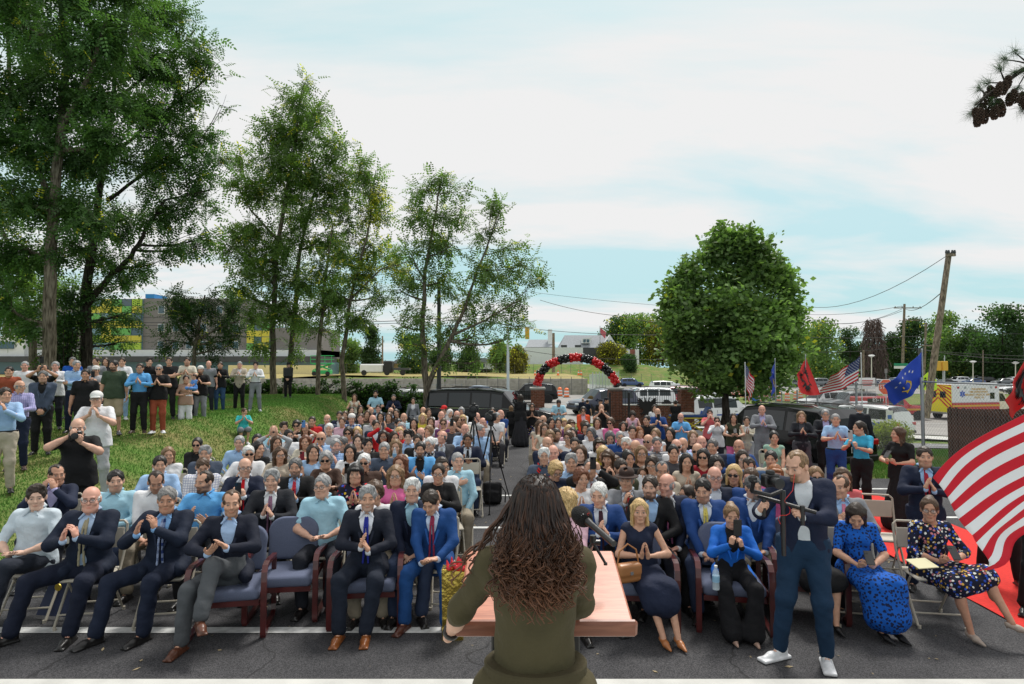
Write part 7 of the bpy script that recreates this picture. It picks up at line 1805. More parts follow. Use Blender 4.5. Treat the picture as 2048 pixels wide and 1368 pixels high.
# ================================================================ flags
def cloth_flag(name,label,W_,Hh,f,cellmat,nu,nv,mats,cat='flag',parent=None,loc=(0,0,0)):
 """f(u,v)->Vector (u along the fly 0..1, v down the hoist 0..1); built with a real thickness"""
 V=[];
 for s in(-1,1):
  for i in range(nu+1):
   for j in range(nv+1):
    u,v=i/nu,j/nv; p=np.array(f(u,v)); e=1e-3; n=np.cross(np.array(f(min(u+e,1),v))-np.array(f(max(u-e,0),v)),np.array(f(u,min(v+e,1)))-np.array(f(u,max(v-e,0)))); n/=max(np.linalg.norm(n),1e-9); V.append(p+n*s*.0012)
 N1=(nu+1)*(nv+1); Fc=[]; mi=[]
 for s in(0,1):
  for i in range(nu):
   for j in range(nv):
    q=[s*N1+i*(nv+1)+j,s*N1+(i+1)*(nv+1)+j,s*N1+(i+1)*(nv+1)+j+1,s*N1+i*(nv+1)+j+1]; Fc.append(q if s else q[::-1]); mi.append(cellmat((i+.5)/nu,(j+.5)/nv))
 for i in range(nu):
  for j in(0,nv):a=i*(nv+1)+j; b=a+nv+1; Fc.append([a,b,b+N1,a+N1]); mi.append(mi[min(i*nv+min(j,nv-1),nu*nv-1)])
 for j in range(nv):
  for i in(0,nu):a=i*(nv+1)+j; b=a+1; Fc.append([a,b,b+N1,a+N1]); mi.append(mi[min(i,nu-1)*nv+j])
 o=link(name,npmesh(name,V,np.array(Fc),mats=mats,midx=mi),parent); o.location=loc; return o
def on_flag(name,polys,f,mt,parent,loc=(0,0,0),off=.004):
 """flat print shapes given in (u,v), on both faces"""
 from mathutils.geometry import tessellate_polygon
 V=[]; Fc=[]
 for poly in polys:
  T=tessellate_polygon([[Vector((a,b,0))for a,b in poly]])
  for s in(-1,1):
   o=len(V)
   for(u,v)in poly:
    e=2e-3; u_,v_=min(max(u,e),1-e),min(max(v,e),1-e); p=np.array(f(u_,v_)); n=np.cross(np.array(f(u_+e,v_))-np.array(f(u_-e,v_)),np.array(f(u_,v_+e))-np.array(f(u_,v_-e))); n/=max(np.linalg.norm(n),1e-9); V.append(p+n*s*off)
   Fc+=[tuple(i+o for i in t)for t in T]
 me=bpy.data.meshes.new(name); me.from_pydata([tuple(v)for v in V],[],Fc); me.materials.append(mt); o=link(name,me,parent); o.location=loc; o['kind']='stuff' if len(polys)>1 else 'print';
 if len(polys)==1:del o['kind']
 return o
MF_R=mat('flag_red',(.55,.015,.03),rough=.7,spec=.2,bump=.2,bscale=200); MF_W=mat('flag_white',(.76,.76,.78),rough=.7,spec=.2,bump=.2,bscale=200); MF_B=mat('flag_navy',(.012,.025,.14),rough=.7); MF_K=mat('flag_royal_blue',(.01,.06,.50),rough=.6); MF_A=mat('flag_scarlet',(.62,.02,.02),rough=.6); MF_G=mat('flag_gold',(.62,.42,.03),rough=.6)
for _m in(MF_R,MF_W,MF_K,MF_A,MF_B):_m.node_tree.nodes['Principled BSDF'].inputs['Sheen Weight'].default_value=.1
def star(cx,cy,ru,rv,rot=0):return[(cx+(ru if k%2==0 else ru*.4)*math.sin(rot+k*PI/5),cy-(rv if k%2==0 else rv*.4)*math.cos(rot+k*PI/5))for k in range(10)]
def us_flag(f,parent,loc):
 o=cloth_flag('cloth',None,0,0,f,lambda u,v:2 if(u<.4 and v<7/13)else(0 if int(v*13)%2==0 else 1),30,39,[MF_R,MF_W,MF_B],parent=parent,loc=loc)
 st=[]
 for r_ in range(9):
  for c in range(6 if r_%2==0 else 5):st.append(star((.4/12)*(1+2*c+(r_%2)),(7/13)*(r_+1)/10,.0145,.027))
 on_flag('stars',st,f,MF_W,parent,loc)
def kos_flag(f,parent,loc):
 cloth_flag('cloth',None,0,0,f,lambda u,v:0,26,26,[MF_K],parent=parent,loc=loc)
 for k in range(6):a=math.radians(-62+k*24.8); st=star(.5+.30*math.sin(a),.50-.30*math.cos(a)*1.0,.036,.05); on_flag('star',[st],f,MF_W,parent,loc)
 on_flag('map_shape',[[(.44,.44),(.50,.36),(.56,.42),(.64,.47),(.60,.56),(.63,.64),(.54,.70),(.50,.80),(.44,.70),(.36,.66),(.33,.56),(.38,.50)]],f,MF_G,parent,loc,off=.022)
def alb_flag(f,parent,loc):
 cloth_flag('cloth',None,0,0,f,lambda u,v:0,26,26,[MF_A],parent=parent,loc=loc); on_flag('eagle',[[(.5+x*.62,.5-y*.85)for x,y in eagle_poly()]],f,M_BLK,parent,loc,off=.02)
def pole_flag(kind,label,px,ptop,pbot,D,corners,wav=.06,ph=0):
 """corners: hoist top, hoist bottom, fly top, fly bottom as picture points at about the pole's distance"""
 T=at(px,ptop,D); x,y=T.x,T.y; g=H(x,y); r=empty('flag',label,'flag',(x,y,g))
 m=MB(); m.cyl((0,0,0.0),(0,0,T.z-g),.018,.014,8); m.lathe([(.001,.05),(.02,.03),(.02,0)],(0,0,T.z-g),8); m.build('pole',M_WHITE if kind=='us' else M_STEEL,r,smooth=True)
 A,B,C,E=[at(c[0],c[1],D+(c[2]if len(c)>2 else 0))-r.location for c in corners]
 def f(u,v):
  a=A.lerp(B,v); b=C.lerp(E,v); p=a.lerp(b,u); s=(C-A).length
  p=p+Vector((0,-1,0))*(math.sin(u*9+v*3.5+ph)*wav*min(1,u*3)+math.sin(u*17+v*6+ph)*wav*.35*min(1,u*3)); p.z-=.10*s*math.sin(PI*u)*(.3+v)*.6; p.x+=wav*.5*math.sin(v*7+u*5+ph)*u
  return(p.x,p.y,p.z)
 {'us':us_flag,'kos':kos_flag,'alb':alb_flag}[kind](f,r,(0,0,0)); return r
pole_flag('us','small striped flag hanging limp in front of the pear tree',1490,727,850,22,[(1490,728),(1491,766),(1511,760,.2),(1501,806,.4)],.08)
pole_flag('kos','small blue flag hanging right of the pear tree',1550,719,850,21,[(1549,721),(1549,757),(1542,757,.3),(1548,806,.4)],.10,1)
pole_flag('alb','red flag with a black eagle left of the flying striped flag',1611,712,850,20,[(1612,716),(1641,789,-.3),(1594,750,.1),(1599,786,-.2)],.05,2)
pole_flag('us','striped flag flying to the left on a white pole',1722,708,838,19.5,[(1720,713),(1716,760),(1664,752,-.2),(1638,788,.2)],.07,.5)
pole_flag('kos','large blue flag with white stars hanging on the fence post',1844,701,850,14.8,[(1843,704),(1842,767),(1770,772,-.2),(1784,810,.25)],.06,1.4)
pole_flag('alb','red flag drooping at the upper right edge',2050,690,850,8.5,[(2056,700),(2058,770),(2013,800,-.1),(2027,838,.15)],.035,.3)
def big_flag():
 D=3.3; r=empty('flag','large red and white striped flag waving in the right foreground','flag',at(2200,790,D-.1)); Bq=Vector(r.location)
 A,B=at(2225,745,D-.10)-Bq,at(2285,950,D-.2)-Bq; C,E=at(1866,955,D+.25)-Bq,at(1985,1138,D+.1)-Bq
 def f(u,v):
  a=A.lerp(B,v); b=C.lerp(E,v); p=a.lerp(b,u); top=(1-v)*math.sin(PI*u)*.06
  p.z+=top; p.y+=.035*math.sin(u*8+v*2.6+1)+.028*math.sin(u*4.0-v*7.5); p.x+=.02*math.sin(v*9+u*6);
  k=max(0,v-.62)*max(0,u-.45); p.x-=.5*k; p.y+=.35*k*math.sin(u*14+v*11)
  return(p.x,p.y,p.z)
 us_flag(f,r,(0,0,0)); p0,p1=A+(A-B)*.12,B+(B-A)*.9; m=MB(); m.cyl(p0,p1,.013,n=10); m.cyl(p1,Vector((p1.x+.04,p1.y,.45-r.location.z)),.013,n=10); m.build('pole',M_WHITE,r,smooth=True)
big_flag()
# ================================================================ people
def trim(l,n):
 w=l.split(',')[0].split()[:n]
 while w[-1]in('a','and','the','with','in','his','her','at','of','over','behind','on','right','left','to','beside','below','between','black','light','dark','short','long'):w.pop()
 return ' '.join(w)
C=dict(navy=(.012,.018,.042),black=(.012,.012,.013),dsuit=(.018,.020,.026),blue=(.015,.055,.20),royal=(.01,.09,.42),lblue=(.33,.50,.74),cyan=(.36,.60,.72),sky=(.12,.38,.72),white=(.72,.73,.75),cream=(.62,.58,.47),
beige=(.46,.40,.32),grey=(.22,.23,.25),lgrey=(.42,.43,.45),dgrey=(.07,.07,.08),brown=(.07,.04,.03),red=(.52,.015,.02),dred=(.25,.01,.02),pink=(.70,.16,.36),lpink=(.66,.42,.50),salmon=(.62,.13,.14),orange=(.70,.09,.03),
green=(.05,.075,.045),olive=(.045,.05,.03),mint=(.28,.45,.36),purple=(.13,.04,.12),denim=(.03,.07,.15),slate=(.06,.08,.12),tan=(.40,.31,.20),rust=(.30,.07,.035),khaki=(.38,.31,.21),yellow=(.60,.50,.06),floral=(.012,.014,.03),teal=(.05,.40,.62),lav=(.45,.42,.66))
JK={'navy','black','dsuit','blue','grey','lgrey','slate','beige','white','cyan'}
def qz(v,s):return int(round(v/s)*s)
def aim(x,y,f=.5):return-math.atan2(x,y-0.0)*f
CROWD="""
112,948|m|receding:dark|suit:navy|face|H1,u:lav,K:c|dark haired man in a navy suit clapping in front of his face, second row left
232,960|m|short:black|shirt:cyan|phonelow|H1,b3,W1.1,K:a|smiling man in a pale cyan shirt holding a black phone, second row left
312,957|m|receding:dark|shirt:white|lap|H1,b3,p-20,K:c|man in a white shirt looking down with folded hands, second row left
414,962|m|receding:dark|shirt:sky|clap|H1,b1,y-35,K:b|bearded man in a bright blue shirt turned in profile, clapping
545,958|m|swept:grey|suit:dsuit|clap|H1,T:.25/.13/.2,u:white,W1.1,K:a|grey haired man in a dark suit and mauve tie, clapping behind the empty armchair
648,970|m|short:grey|polo:cyan|claplow|H1,g,y-20,W1.12,K:a|grey haired man with glasses in a pale cyan short sleeved shirt behind the empty armchair
825,978|m|swept:white|blazer:navy|lap|H1,u:cyan,K:a|white haired man in a navy blazer and cyan shirt between the two front row suits
750,988|f|shortw:brown|tee:white|lap|H1,g,K:b|brown haired woman with glasses in white behind the silver haired man
1200,985|m|short:white|suit:blue|clap|H1,T:.05/.02/.03,y-15,p-10,K:a|white haired man in a blue suit clapping beside the blonde woman in navy
1136,998|f|curly:blonde|blouse:lpink|lap|H1,y-60,K:b|woman with curly blonde hair in profile beside the speaker's microphone
1301,972|m|short:dark|blazer:black|claplow|H1,b1,u:lblue,K:a|dark bearded man in a black blazer just behind the blonde woman in navy
1407,976|m|short:black|suit:blue|lap|H1,b3,T:.62/.52/.12,W1.1,p-12,y-10,K:b|man in a blue suit and pale yellow tie leaning forward
1503,973|m|short:dgrey|suit:blue|lap|H1,b2,y20,W1.08,K:b|man in a blue suit with a goatee partly hidden by the camera gimbal
1682,972|m|receding:brown|suit:grey|clap|H1,u:lblue,T:.6/.2/.3,K:b|balding man in a light grey suit clapping behind the woman in the blue patterned dress
320,925|m|short:black|shirt:lblue|clap|K:b|black haired man in a light blue shirt half hidden, third row left
337,908|f|long:lbrown|tee:white|lap|y20,K:b|fair haired woman in a white top leaning beside the lawn
405,925|m|buzz:brown|shirt:white|lap|p-15,W1.1,P:check,K:b|crop haired man in a white checked shirt, third row left
490,930|m|fringe:grey|suit:navy|phone|g,T:.55/.01/.02,K:a|bald man in a navy suit and bright red tie filming with a black phone
592,930|m|short:dgrey|suit:black|clap|b1,T:.5/.03/.05,u:lblue,W1.12,K:b|grey bearded man in a black suit and red patterned tie, clapping
712,948|f|bob:black|blouse:floral|pray|P:bright,K:b|woman with a black bob and a bright flowered blouse, clapping
792,952|f|wavy:lbrown|blouse:pink|pray|g,K:b|woman with long light brown hair and glasses in a hot pink top
877,948|f|pony:dark|cardigan:black|pray|g,u:black,W1.1,K:b|dark haired woman with glasses in a black cardigan beside the aisle
914,918|m|buzz:grey|shirt:cyan|heart|W1.1,K:a|man in a pale blue shirt with one hand on his chest at the aisle
882,928|m|short:dark|shirt:white|lap|g,y25,K:b|man with glasses in a white shirt behind the woman in the black cardigan
803,925|f|wavy:auburn|blouse:brown|lap|y-35,K:b|woman with long auburn hair and a brown top turned to the left
729,920|m|short:white|shirt:brown|lap|s,K:b|white haired man with sunglasses in a brown shirt
769,896|m|short:grey|polo:slate|clap|K:b|short haired man in a slate polo with a white edged collar, clapping
841,895|m|short:black|blazer:sky|clap|b1,u:black,W1.1,K:b|man with a full black beard in a light blue blazer, clapping
792,892|f|wavy:lbrown|blouse:cream|clapup|K:b|woman with light brown hair raising a small water bottle
862,885|m|short:white|suit:navy|phone|g,K:a|white haired man with a bow tie and glasses filming with a black phone
884,872|m|fringe:dgrey|suit:dgrey|lap|T:.3/.3/.3,p15,W1.1,K:d|bald man in a charcoal suit with his head tilted back
936,876|m|short:dark|suit:navy|clap|T:.02/.02/.02,K:e|dark skinned man in a navy suit and thin black tie behind the tripod
396,888|f|pony:black|blazer:black|lap|s,u:black,K:b|black haired woman with sunglasses in a black jacket at the edge of the lawn
412,903|m|swept:grey|blazer:slate|lap|K:b|grey haired man in a slate jacket behind the man in the checked shirt
480,882|m|short:grey|shirt:lblue|claplow|K:a|grey haired man in a light blue shirt at the edge of the lawn
497,903|m|short:white|blazer:white|clap|s,u:black,K:b|white haired man with dark sunglasses in a white jacket
514,896|f|longback:black|blouse:black|lap|y30,K:b|woman with long straight black hair behind the man in the white jacket
516,880|f|half:black|blouse:grey|lap|P:leafy,K:b|black haired woman in a grey patterned blouse, fourth row left
547,860|m|fringe:grey|shirt:cyan|clapup|s,K:a|bald man with sunglasses in a pale cyan shirt raising his clapping hands
567,852|m|swept:dark|blazer:dgrey|lap|K:b|dark haired smiling man in a charcoal jacket at the lawn's edge
577,868|m|short:black|tee:white|lap|g,b1,K:b|young bearded man with round tinted glasses in a white T-shirt
552,884|f|half:brown|blouse:lgrey|armsup|K:b|smiling woman in pale grey with both arms raised
560,908|f|wavy:brown|blouse:beige|phone|g,K:b|woman with glasses in beige filming with a white phone, fourth row
594,850|f|shortw:black|tee:black|lap|s,K:b|woman with short black hair and sunglasses beside the red polo
612,855|f|long:brown|tank:white|phonehigh|K:b|woman in white holding a blue phone high above her head
625,840|m|buzz:dark|polo:red|lap|K:b|crop haired man in a red polo shirt near the lawn
612,882|f|wavy:auburn|blouse:cream|phone|K:b|auburn haired woman filming with a phone in a red and black case
626,902|f|long:dark|tank:lblue|lap|K:b|woman with long dark hair in a light blue top
655,836|m|fringe:grey|blazer:slate|lap|W1.15,K:a|heavy bald man in a slate jacket at the crowd's left edge
659,855|m|short:white|shirt:lgrey|lap|K:a|white haired man in a pale grey shirt behind the sunglasses man
643,873|m|bald:grey|shirt:lblue|clapup|s,K:b|bald man with sunglasses in a light blue shirt, clapping high
670,888|m|short:grey|shirt:lblue|clapup|b1,P:check,K:d|grey bearded man in a light blue checked shirt, clapping high
687,884|m|short:dgrey|shirt:beige|lap|g,y-20,K:b|grey haired man with glasses in beige between two clapping men
653,918|f|shortw:grey|blouse:brown|phone|s,K:b|grey haired woman with large sunglasses filming with a white phone
701,902|f|long:black|blouse:white|phone|y-15,K:b|young woman with long black hair in white filming with a dark phone
717,880|f|half:dark|tank:white|lap|K:p|smiling pale woman with dark hair in a white top, fourth row
734,886|m|pompadour:black|blazer:black|lap|u:white,K:b|young man with black hair and an open white collar
697,865|f|shortw:dark|tank:lpink|lap|s,K:b|woman with short dark hair and sunglasses in pale pink
715,864|f|half:blonde|blouse:cream|lap|K:p|platinum blonde woman behind the smiling pale woman
685,843|f|bun:brown|tee:lpink|lap|K:b|woman with tied brown hair in a lilac top
680,829|m|short:dark|suit:navy|lap|u:white,K:b|young man in a navy suit and white shirt near the bald man
691,830|f|long:brown|blouse:brown|lap|K:b|long haired woman behind the lilac top
704,836|m|plis:dark|shirt:blue|lap|P:plaid,2:.5/.6/.7,K:b|man with a white felt cap and a blue plaid shirt
722,834|m|buzz:brown|tee:olive|lap|K:d|crop haired man in an olive T-shirt right of the white felt cap
702,820|f|long:dark|blouse:black|lap|K:p|dark haired woman just behind the white felt cap
720,817|f|half:dark|blouse:dgrey|lap|K:b|dark haired woman in grey under the standing woman in white
742,820|m|bald:dark|tee:grey|lap|K:b|bald man in grey below the standing man in cyan
745,837|m|bald:grey|shirt:lgrey|lap|K:d|red faced bald man in pale grey
733,828|f|long:brown|blouse:brown|lap|r1,K:b|brown haired woman tilting her head, sixth row
751,848|m|short:dark|suit:navy|lap|K:b|dark haired man in a navy jacket left of the raised arms
757,815|m|short:dark|suit:navy|lap|K:d|man in a navy suit directly below the standing man in cyan
762,832|f|long:black|blouse:black|lap|K:b|black haired woman behind the raised clapping hands
778,833|f|longback:brown|blouse:dgrey|lap|K:b|woman with long brown hair right of the raised arms
782,821|m|bald:dark|shirt:lblue|lap|s,K:b|bald man with sunglasses in a light blue shirt
795,825|f|half:dark|blouse:brown|lap|r1,K:b|woman with dark hair leaning her head below the bearded standing man
796,845|m|short:black|shirt:lgrey|lap|b3,K:b|black haired man with stubble in light grey
808,833|m|bald:grey|polo:cyan|lap|K:b|bald man in a cyan polo below the woman in a cardigan
804,853|m|short:grey|shirt:lpink|lap|W1.12,K:d|stout grey haired man in pale pink
828,845|f|half:black|blouse:black|clapup|K:b|black haired woman in black touching her chin
768,872|f|half:dark|longtee:red|armsup|g,K:b|woman in a red sweater with glasses clapping high over her head
787,874|f|long:dark|blouse:dred|lap|K:b|dark haired woman just right of the woman in the red sweater
798,865|f|half:blonde|longtee:red|lap|y25,K:p|blonde woman in a red top
817,870|m|curlytop:black|shirt:lblue|lap|K:p|young man with curly black hair in a light blue shirt
842,864|m|fringe:dark|shirt:white|lap|K:d|balding man in white behind the curly haired man
836,878|m|short:dark|blazer:black|lap|y-20,K:b|dark haired man in a black jacket behind the full black beard
859,862|f|shortw:lbrown|tee:white|lap|K:b|short fair haired woman with a black shoulder strap on a white top
905,850|m|short:black|tee:dgrey|phonehigh|K:b|young man filming sideways with a black phone held high
887,846|f|bun:brown|blouse:purple|lap|s,K:b|woman with sunglasses in a purple top
930,856|m|bald:grey|shirt:lblue|phone|K:d|bald man in pale blue behind the tripod camera
926,838|f|half:blonde|blouse:cream|lap|s,K:b|blonde woman with sunglasses in cream, eighth row
846,835|f|wavy:blonde|blouse:yellow|lap|K:b|woman with long blonde hair in a yellow green top
862,843|f|half:brown|tank:white|lap|K:b|brown haired woman in a white top left of the purple top
846,820|m|bald:dark|tee:grey|lap|K:b|bald man below the forked locust trunk
856,824|f|half:brown|blouse:white|lap|K:b|dark haired woman right of the bald man under the locust
883,829|m|bald:brown|shirt:lpink|phone|K:d|bald man filming with a pink phone in front of the black SUV
897,826|f|scarf:dark|blouse:slate|lap|r1,h:.7/.66/.64,K:b|woman with a pale headscarf in front of the black SUV
889,818|f|cap:dark|blouse:grey|lap|h:.6/.02/.02,K:b|person in a bright red cap in front of the black SUV
914,828|m|bald:grey|shirt:cyan|lap|g,K:d|bald man with glasses in cyan in front of the black SUV
923,822|f|shortw:grey|blouse:white|lap|K:b|grey haired woman in white in front of the black SUV door
911,840|f|half:brown|blouse:brown|lap|y60,K:b|brown haired woman facing sideways, seventh row
953,832|m|bald:grey|shirt:white|lap|y30,K:d|bald man in white behind the left video camera
965,843|m|bald:grey|shirt:lgrey|lap|y30,K:d|pink faced bald man between the two video cameras
959,858|m|short:grey|shirt:lblue|lap|y30,K:d|grey haired man under the right video camera
985,821|m|buzz:dark|polo:royal|lap|K:b|bearded man in a royal blue polo at the left of the aisle
992,832|m|short:grey|tee:white|lap|y40,K:b|grey haired man in a white T-shirt beside the aisle
1000,826|m|bald:grey|polo:blue|lap|y30,K:d|bald man in dark blue at the aisle beside the white T-shirt
1087,838|m|bald:dark|shirt:beige|lap|s,K:b|bald man with sunglasses below the black clad clapping woman
1078,850|f|long:brown|tank:beige|lap|K:b|woman with long brown hair in beige at the right of the aisle
1089,856|f|half:brown|tank:cream|phonelow|g,K:b|woman with glasses holding a white phone at the aisle
1101,844|f|half:black|blouse:black|phone|K:b|black haired woman filming with a dark phone, right block
1117,845|f|bun:dark|tank:purple|clapup|P:leafy,K:b|woman in a purple patterned top with a hand at her mouth
1130,840|f|bangs:blonde|tee:white|lap|r1,c,K:b|blonde child with a fringe tilting her head
1141,848|f|bangs:brown|blouse:purple|lap|K:b|woman with a brown fringe right of the blonde child
1111,866|m|short:dark|tee:white|clap|b1,K:b|dark bearded man in a white T-shirt near the aisle
1100,872|f|shortw:lbrown|tank:white|phonelow|K:b|short fair haired woman holding a blue phone near the aisle
1093,884|m|bald:dark|blazer:navy|lap|K:b|bald man in navy with heavy eyebrows near the aisle
1137,860|f|long:blonde|tank:lpink|lap|K:b|long haired blonde woman, right block sixth row
1145,866|f|half:dark|blouse:black|lap|K:p|dark haired woman in black behind the bearded man
1138,874|f|shortw:brown|tank:white|lap|g,y-25,K:b|woman with glasses in white left of the bearded man in navy
1149,885|m|buzz:black|suit:navy|lap|b1,u:lblue,K:b|bald headed man with a thick black beard in a navy suit
1168,850|f|longback:brown|blouse:dred|lap|y60,K:b|long haired woman in dark red below the orange blazer
1174,854|m|short:black|suit:navy|lap|y-25,K:c|black haired man in navy left of the woman with a shoulder strap
1183,866|f|shortw:dgrey|longtee:white|lap|y-20,K:c|short haired woman in white with a dark shoulder strap
1194,844|f|half:brown|blouse:white|lap|K:b|smiling woman in a white blouse below the man in black
1198,888|f|bob:dark|blazer:white|lap|K:d|woman with a dark bob in a cream jacket
1222,845|f|shortw:brown|blouse:pink|lap|s,K:d|woman with sunglasses and a pink top by the brick pillar
1219,871|f|half:dgrey|blouse:lblue|lap|p-15,K:b|dark haired woman looking down in pale blue
1246,848|f|curly:dark|tee:white|lap|c,K:b|girl with long curly dark hair in a white top
1294,838|m|short:black|shirt:black|lap|y-30,K:b|young black haired man in a black shirt
1264,860|m|short:dark|tee:lpink|lap|p-10,K:b|dark haired man below the woman in pink
1276,864|f|wavy:ginger|longtee:red|lap|y35,K:b|ginger haired woman in a red top looking to the right
1240,872|m|buzz:grey|shirt:blue|lap|g,K:b|man with glasses in a royal blue shirt
1254,886|m|swept:white|suit:navy|clap|u:white,K:d|man with swept back white hair in a navy suit
1274,888|m|bald:grey|shirt:blue|lap|p-15,K:b|bald man in blue looking down
1297,879|m|bald:dark|shirt:lpink|clap|s,b3,K:b|bald man with sunglasses clapping, grey beard
1312,868|f|half:lbrown|tank:white|lap|K:b|light brown haired woman behind the striped shirt
1313,884|m|buzz:dgrey|shirt:lgrey|lap|b3,P:stripe,2:.06/.07/.09,K:d|man in a grey and black striped henley shirt
1341,866|f|long:black|tee:black|lap|K:b|young woman with long black hair in a black T-shirt
1352,889|m|fringe:white|shirt:white|lap|s,K:d|bald white haired man with sunglasses in white
1366,886|m|bald:dark|shirt:lblue|lap|b2,K:b|bald man with a goatee in a light blue shirt
1385,872|f|half:lbrown|blouse:black|lap|K:p|light haired woman in black beside the bald goateed man
1402,882|m|bald:grey|shirt:lav|phone|K:d|pink faced bald man holding a pink phone
1088,908|m|swept:white|polo:slate|clap|K:b|white haired man in navy with a red and black scarf, clapping
1106,902|m|bald:dark|shirt:white|clapup|K:d|tanned balding man in white clapping behind the red scarf
1108,935|f|shortw:blonde|tee:navy|lap|g,p-25,K:b|fair haired person with glasses looking down behind the speaker's head
1142,920|m|swept:grey|shirt:lblue|lap|K:b|grey haired man in light blue beside the raised black phone
1162,904|f|long:brown|blouse:black|lap|K:p|pale woman with long brown hair and red lips
1183,932|m|short:dgrey|suit:black|phonehigh|g,y-30,T:.2/.03/.04,K:b|man in a black suit with glasses filming with a phone held sideways
1161,958|f|shortw:auburn|blouse:white|pray|K:b|older woman with short auburn hair in a white blouse
1205,902|f|half:blonde|blouse:yellow|lap|p-15,K:b|blonde woman with a yellow scarf looking down
1217,912|f|bangs:brown|tank:black|clapup|p-12,K:b|woman with a brown fringe in black clapping at her mouth
1240,932|m|short:dark|tee:olive|lap|y20,b3,K:b|dark haired man in a dark green T-shirt
1231,915|m|short:brown|tee:olive|lap|c,K:b|brown haired boy in green behind the dark green T-shirt
1282,905|f|long:lbrown|tank:black|pray|g,K:b|woman with long ash blonde hair and glasses, palms together
1255,916|f|bun:black|blouse:black|lap|y20,K:c|black haired woman behind the brown hat
1305,928|f|shortw:dark|tee:white|lap|g,K:b|woman with dark rimmed glasses and red lipstick
1323,938|m|receding:dgrey|shirt:beige|lap|K:c|balding dark browed man in beige
1346,904|f|bun:black|blouse:dgrey|claplow|K:b|young woman with tied black hair in a dark grey top
1395,898|m|bald:dark|tee:black|lap|s,K:b|bald man with large black sunglasses in a black T-shirt
1407,912|f|half:black|tank:dred|clap|s,K:b|woman with dark sunglasses in a dark red top, clapping
1372,922|f|long:black|tank:beige|pray|K:b|woman with long black hair in a beige blouse, palms together
1288,944|f|half:brown|tee:white|lap|c,K:b|small girl peeking beside the man with the brown hat
1254,958|m|fedora:grey|suit:grey|clapup|H1,T:.4/.02/.02,h:.045/.025/.02,W1.1,K:b|man in a brown hat and grey tweed jacket clapping high
1335,968|m|fringe:grey|suit:navy|lap|H1,T:.6/.2/.4,u:white,W1.15,y-30,K:d|bald man in a navy suit and pink tie
1432,928|f|shortw:black|tee:black|clap|K:p|woman with short black hair in a black top, clapping
1484,915|f|long:dark|tee:white|lap|g,K:p|smiling woman with glasses and long dark hair in white
1426,889|m|short:dgrey|blazer:navy|lap|u:white,W1.1,K:b|grey haired man in a dark blazer over a white T-shirt
1478,890|m|bald:dark|blazer:blue|clap|K:c|tanned bald man in blue below the pink trousers
1500,918|m|receding:dark|tee:denim|lap|p-35,K:b|man in a blue T-shirt with his head bowed
1542,914|m|short:black|tee:beige|lap|b3,W1.1,K:b|man with stubble in a beige T-shirt
1547,874|f|bun:black|tank:mint|lap|K:b|woman with tied black hair in a mint green top
1468,950|f|half:blonde|tee:black|pray|s,K:b|blonde woman with sunglasses in black, clapping
1428,952|m|fringe:white|blazer:navy|lap|g,K:d|bald white haired man half hidden in the fourth row right
1503,955|m|short:brown|suit:blue|lap|W1.15,y-10,K:d|brown haired man in a blue suit left of the camera gimbal
1549,950|f|bangs:ginger|blouse:pink|lap|K:d|reddish blonde woman in pink behind the camera gimbal
1629,955|f|long:lbrown|blouse:pink|lap|s,K:b|woman with brown hair, sunglasses and a pink top right of the videographer
1684,958|f|long:brown|blouse:salmon|lap|K:b|brown haired woman in a pink jacket behind the bald man in grey
1378,985|f|pony:dark|tank:white|lap|H1,g,y-55,c,K:b|girl with glasses and a white top in profile to the left
"""
def parse(line,seat=True):
 a=line.split('|'); px,py=a[0].split(',')[:2]; px,py=float(px),float(py); hs,hc=a[2].split(':'); ts,tc=a[3].split(':')
 sp=dict(sex=a[1],seat=seat,pose=a[4],hair=(hs,hc),top=(ts,C[tc])); yaw=0; pit=0; hd=0; h=sum(map(ord,a[6]))
 sp['face']=h%4; sp['hseed']=h%3
 for o in a[5].split(','):
  if not o:continue
  if o=='g':sp['glasses']='clear'
  elif o=='s':sp['glasses']='sun'
  elif o[0]=='b':sp['beard']=int(o[1])
  elif o[0]=='y':yaw=float(o[1:])
  elif o[0]=='p':pit=float(o[1:])
  elif o[0]=='W':sp['w']=float(o[1:])
  elif o[:2]=='T:':sp['tie']=tuple(map(float,o[2:].split('/')))
  elif o[:2]=='u:':sp['under']=C[o[2:]]
  elif o[:2]=='P:':sp['pat']=o[2:]
  elif o[:2]=='K:':sp['skin']=o[2:]
  elif o[:2]=='h:':sp['hatcol']=tuple(map(float,o[2:].split('/')))
  elif o[:2]=='2:':sp['col2']=tuple(map(float,o[2:].split('/')))
  elif o[:2]=='B:':q=o[2:].split(';'); sp['bottom']=(q[0],C[q[1]])
  elif o[:2]=='S:':q=o[2:].split(';'); sp['shoe']=(q[0],C[q[1]])
  elif o[0]=='c':sp['child']=1
  elif o[0]=='r':sp['roll']=12 if h%2 else-12
  elif o[0]=='H':hd=int(o[1])
  elif o[0]=='R':sp['_rz']=float(o[1:])
  elif o=='t':sp['tuck']=1
 if sp.get('hatcol')is None and hs=='plis':sp['hatcol']=(.72,.71,.68)
 return px,py,sp,yaw,pit,hd,a[6]
pal_b=[(.02,.022,.03),(.012,.012,.014),(.03,.045,.09),(.05,.05,.055),(.28,.24,.18)]
SEATED=[]
RMX=root_matrix
def pcol(sp,lab):
 for k,c in(('white phone',(.6,.6,.6)),('blue phone',(.1,.25,.55)),('pink phone',(.6,.25,.4)),('pale phone',(.5,.5,.48)),('red and black case',(.3,.03,.05))):
  if k in lab:sp['phonecol']=c
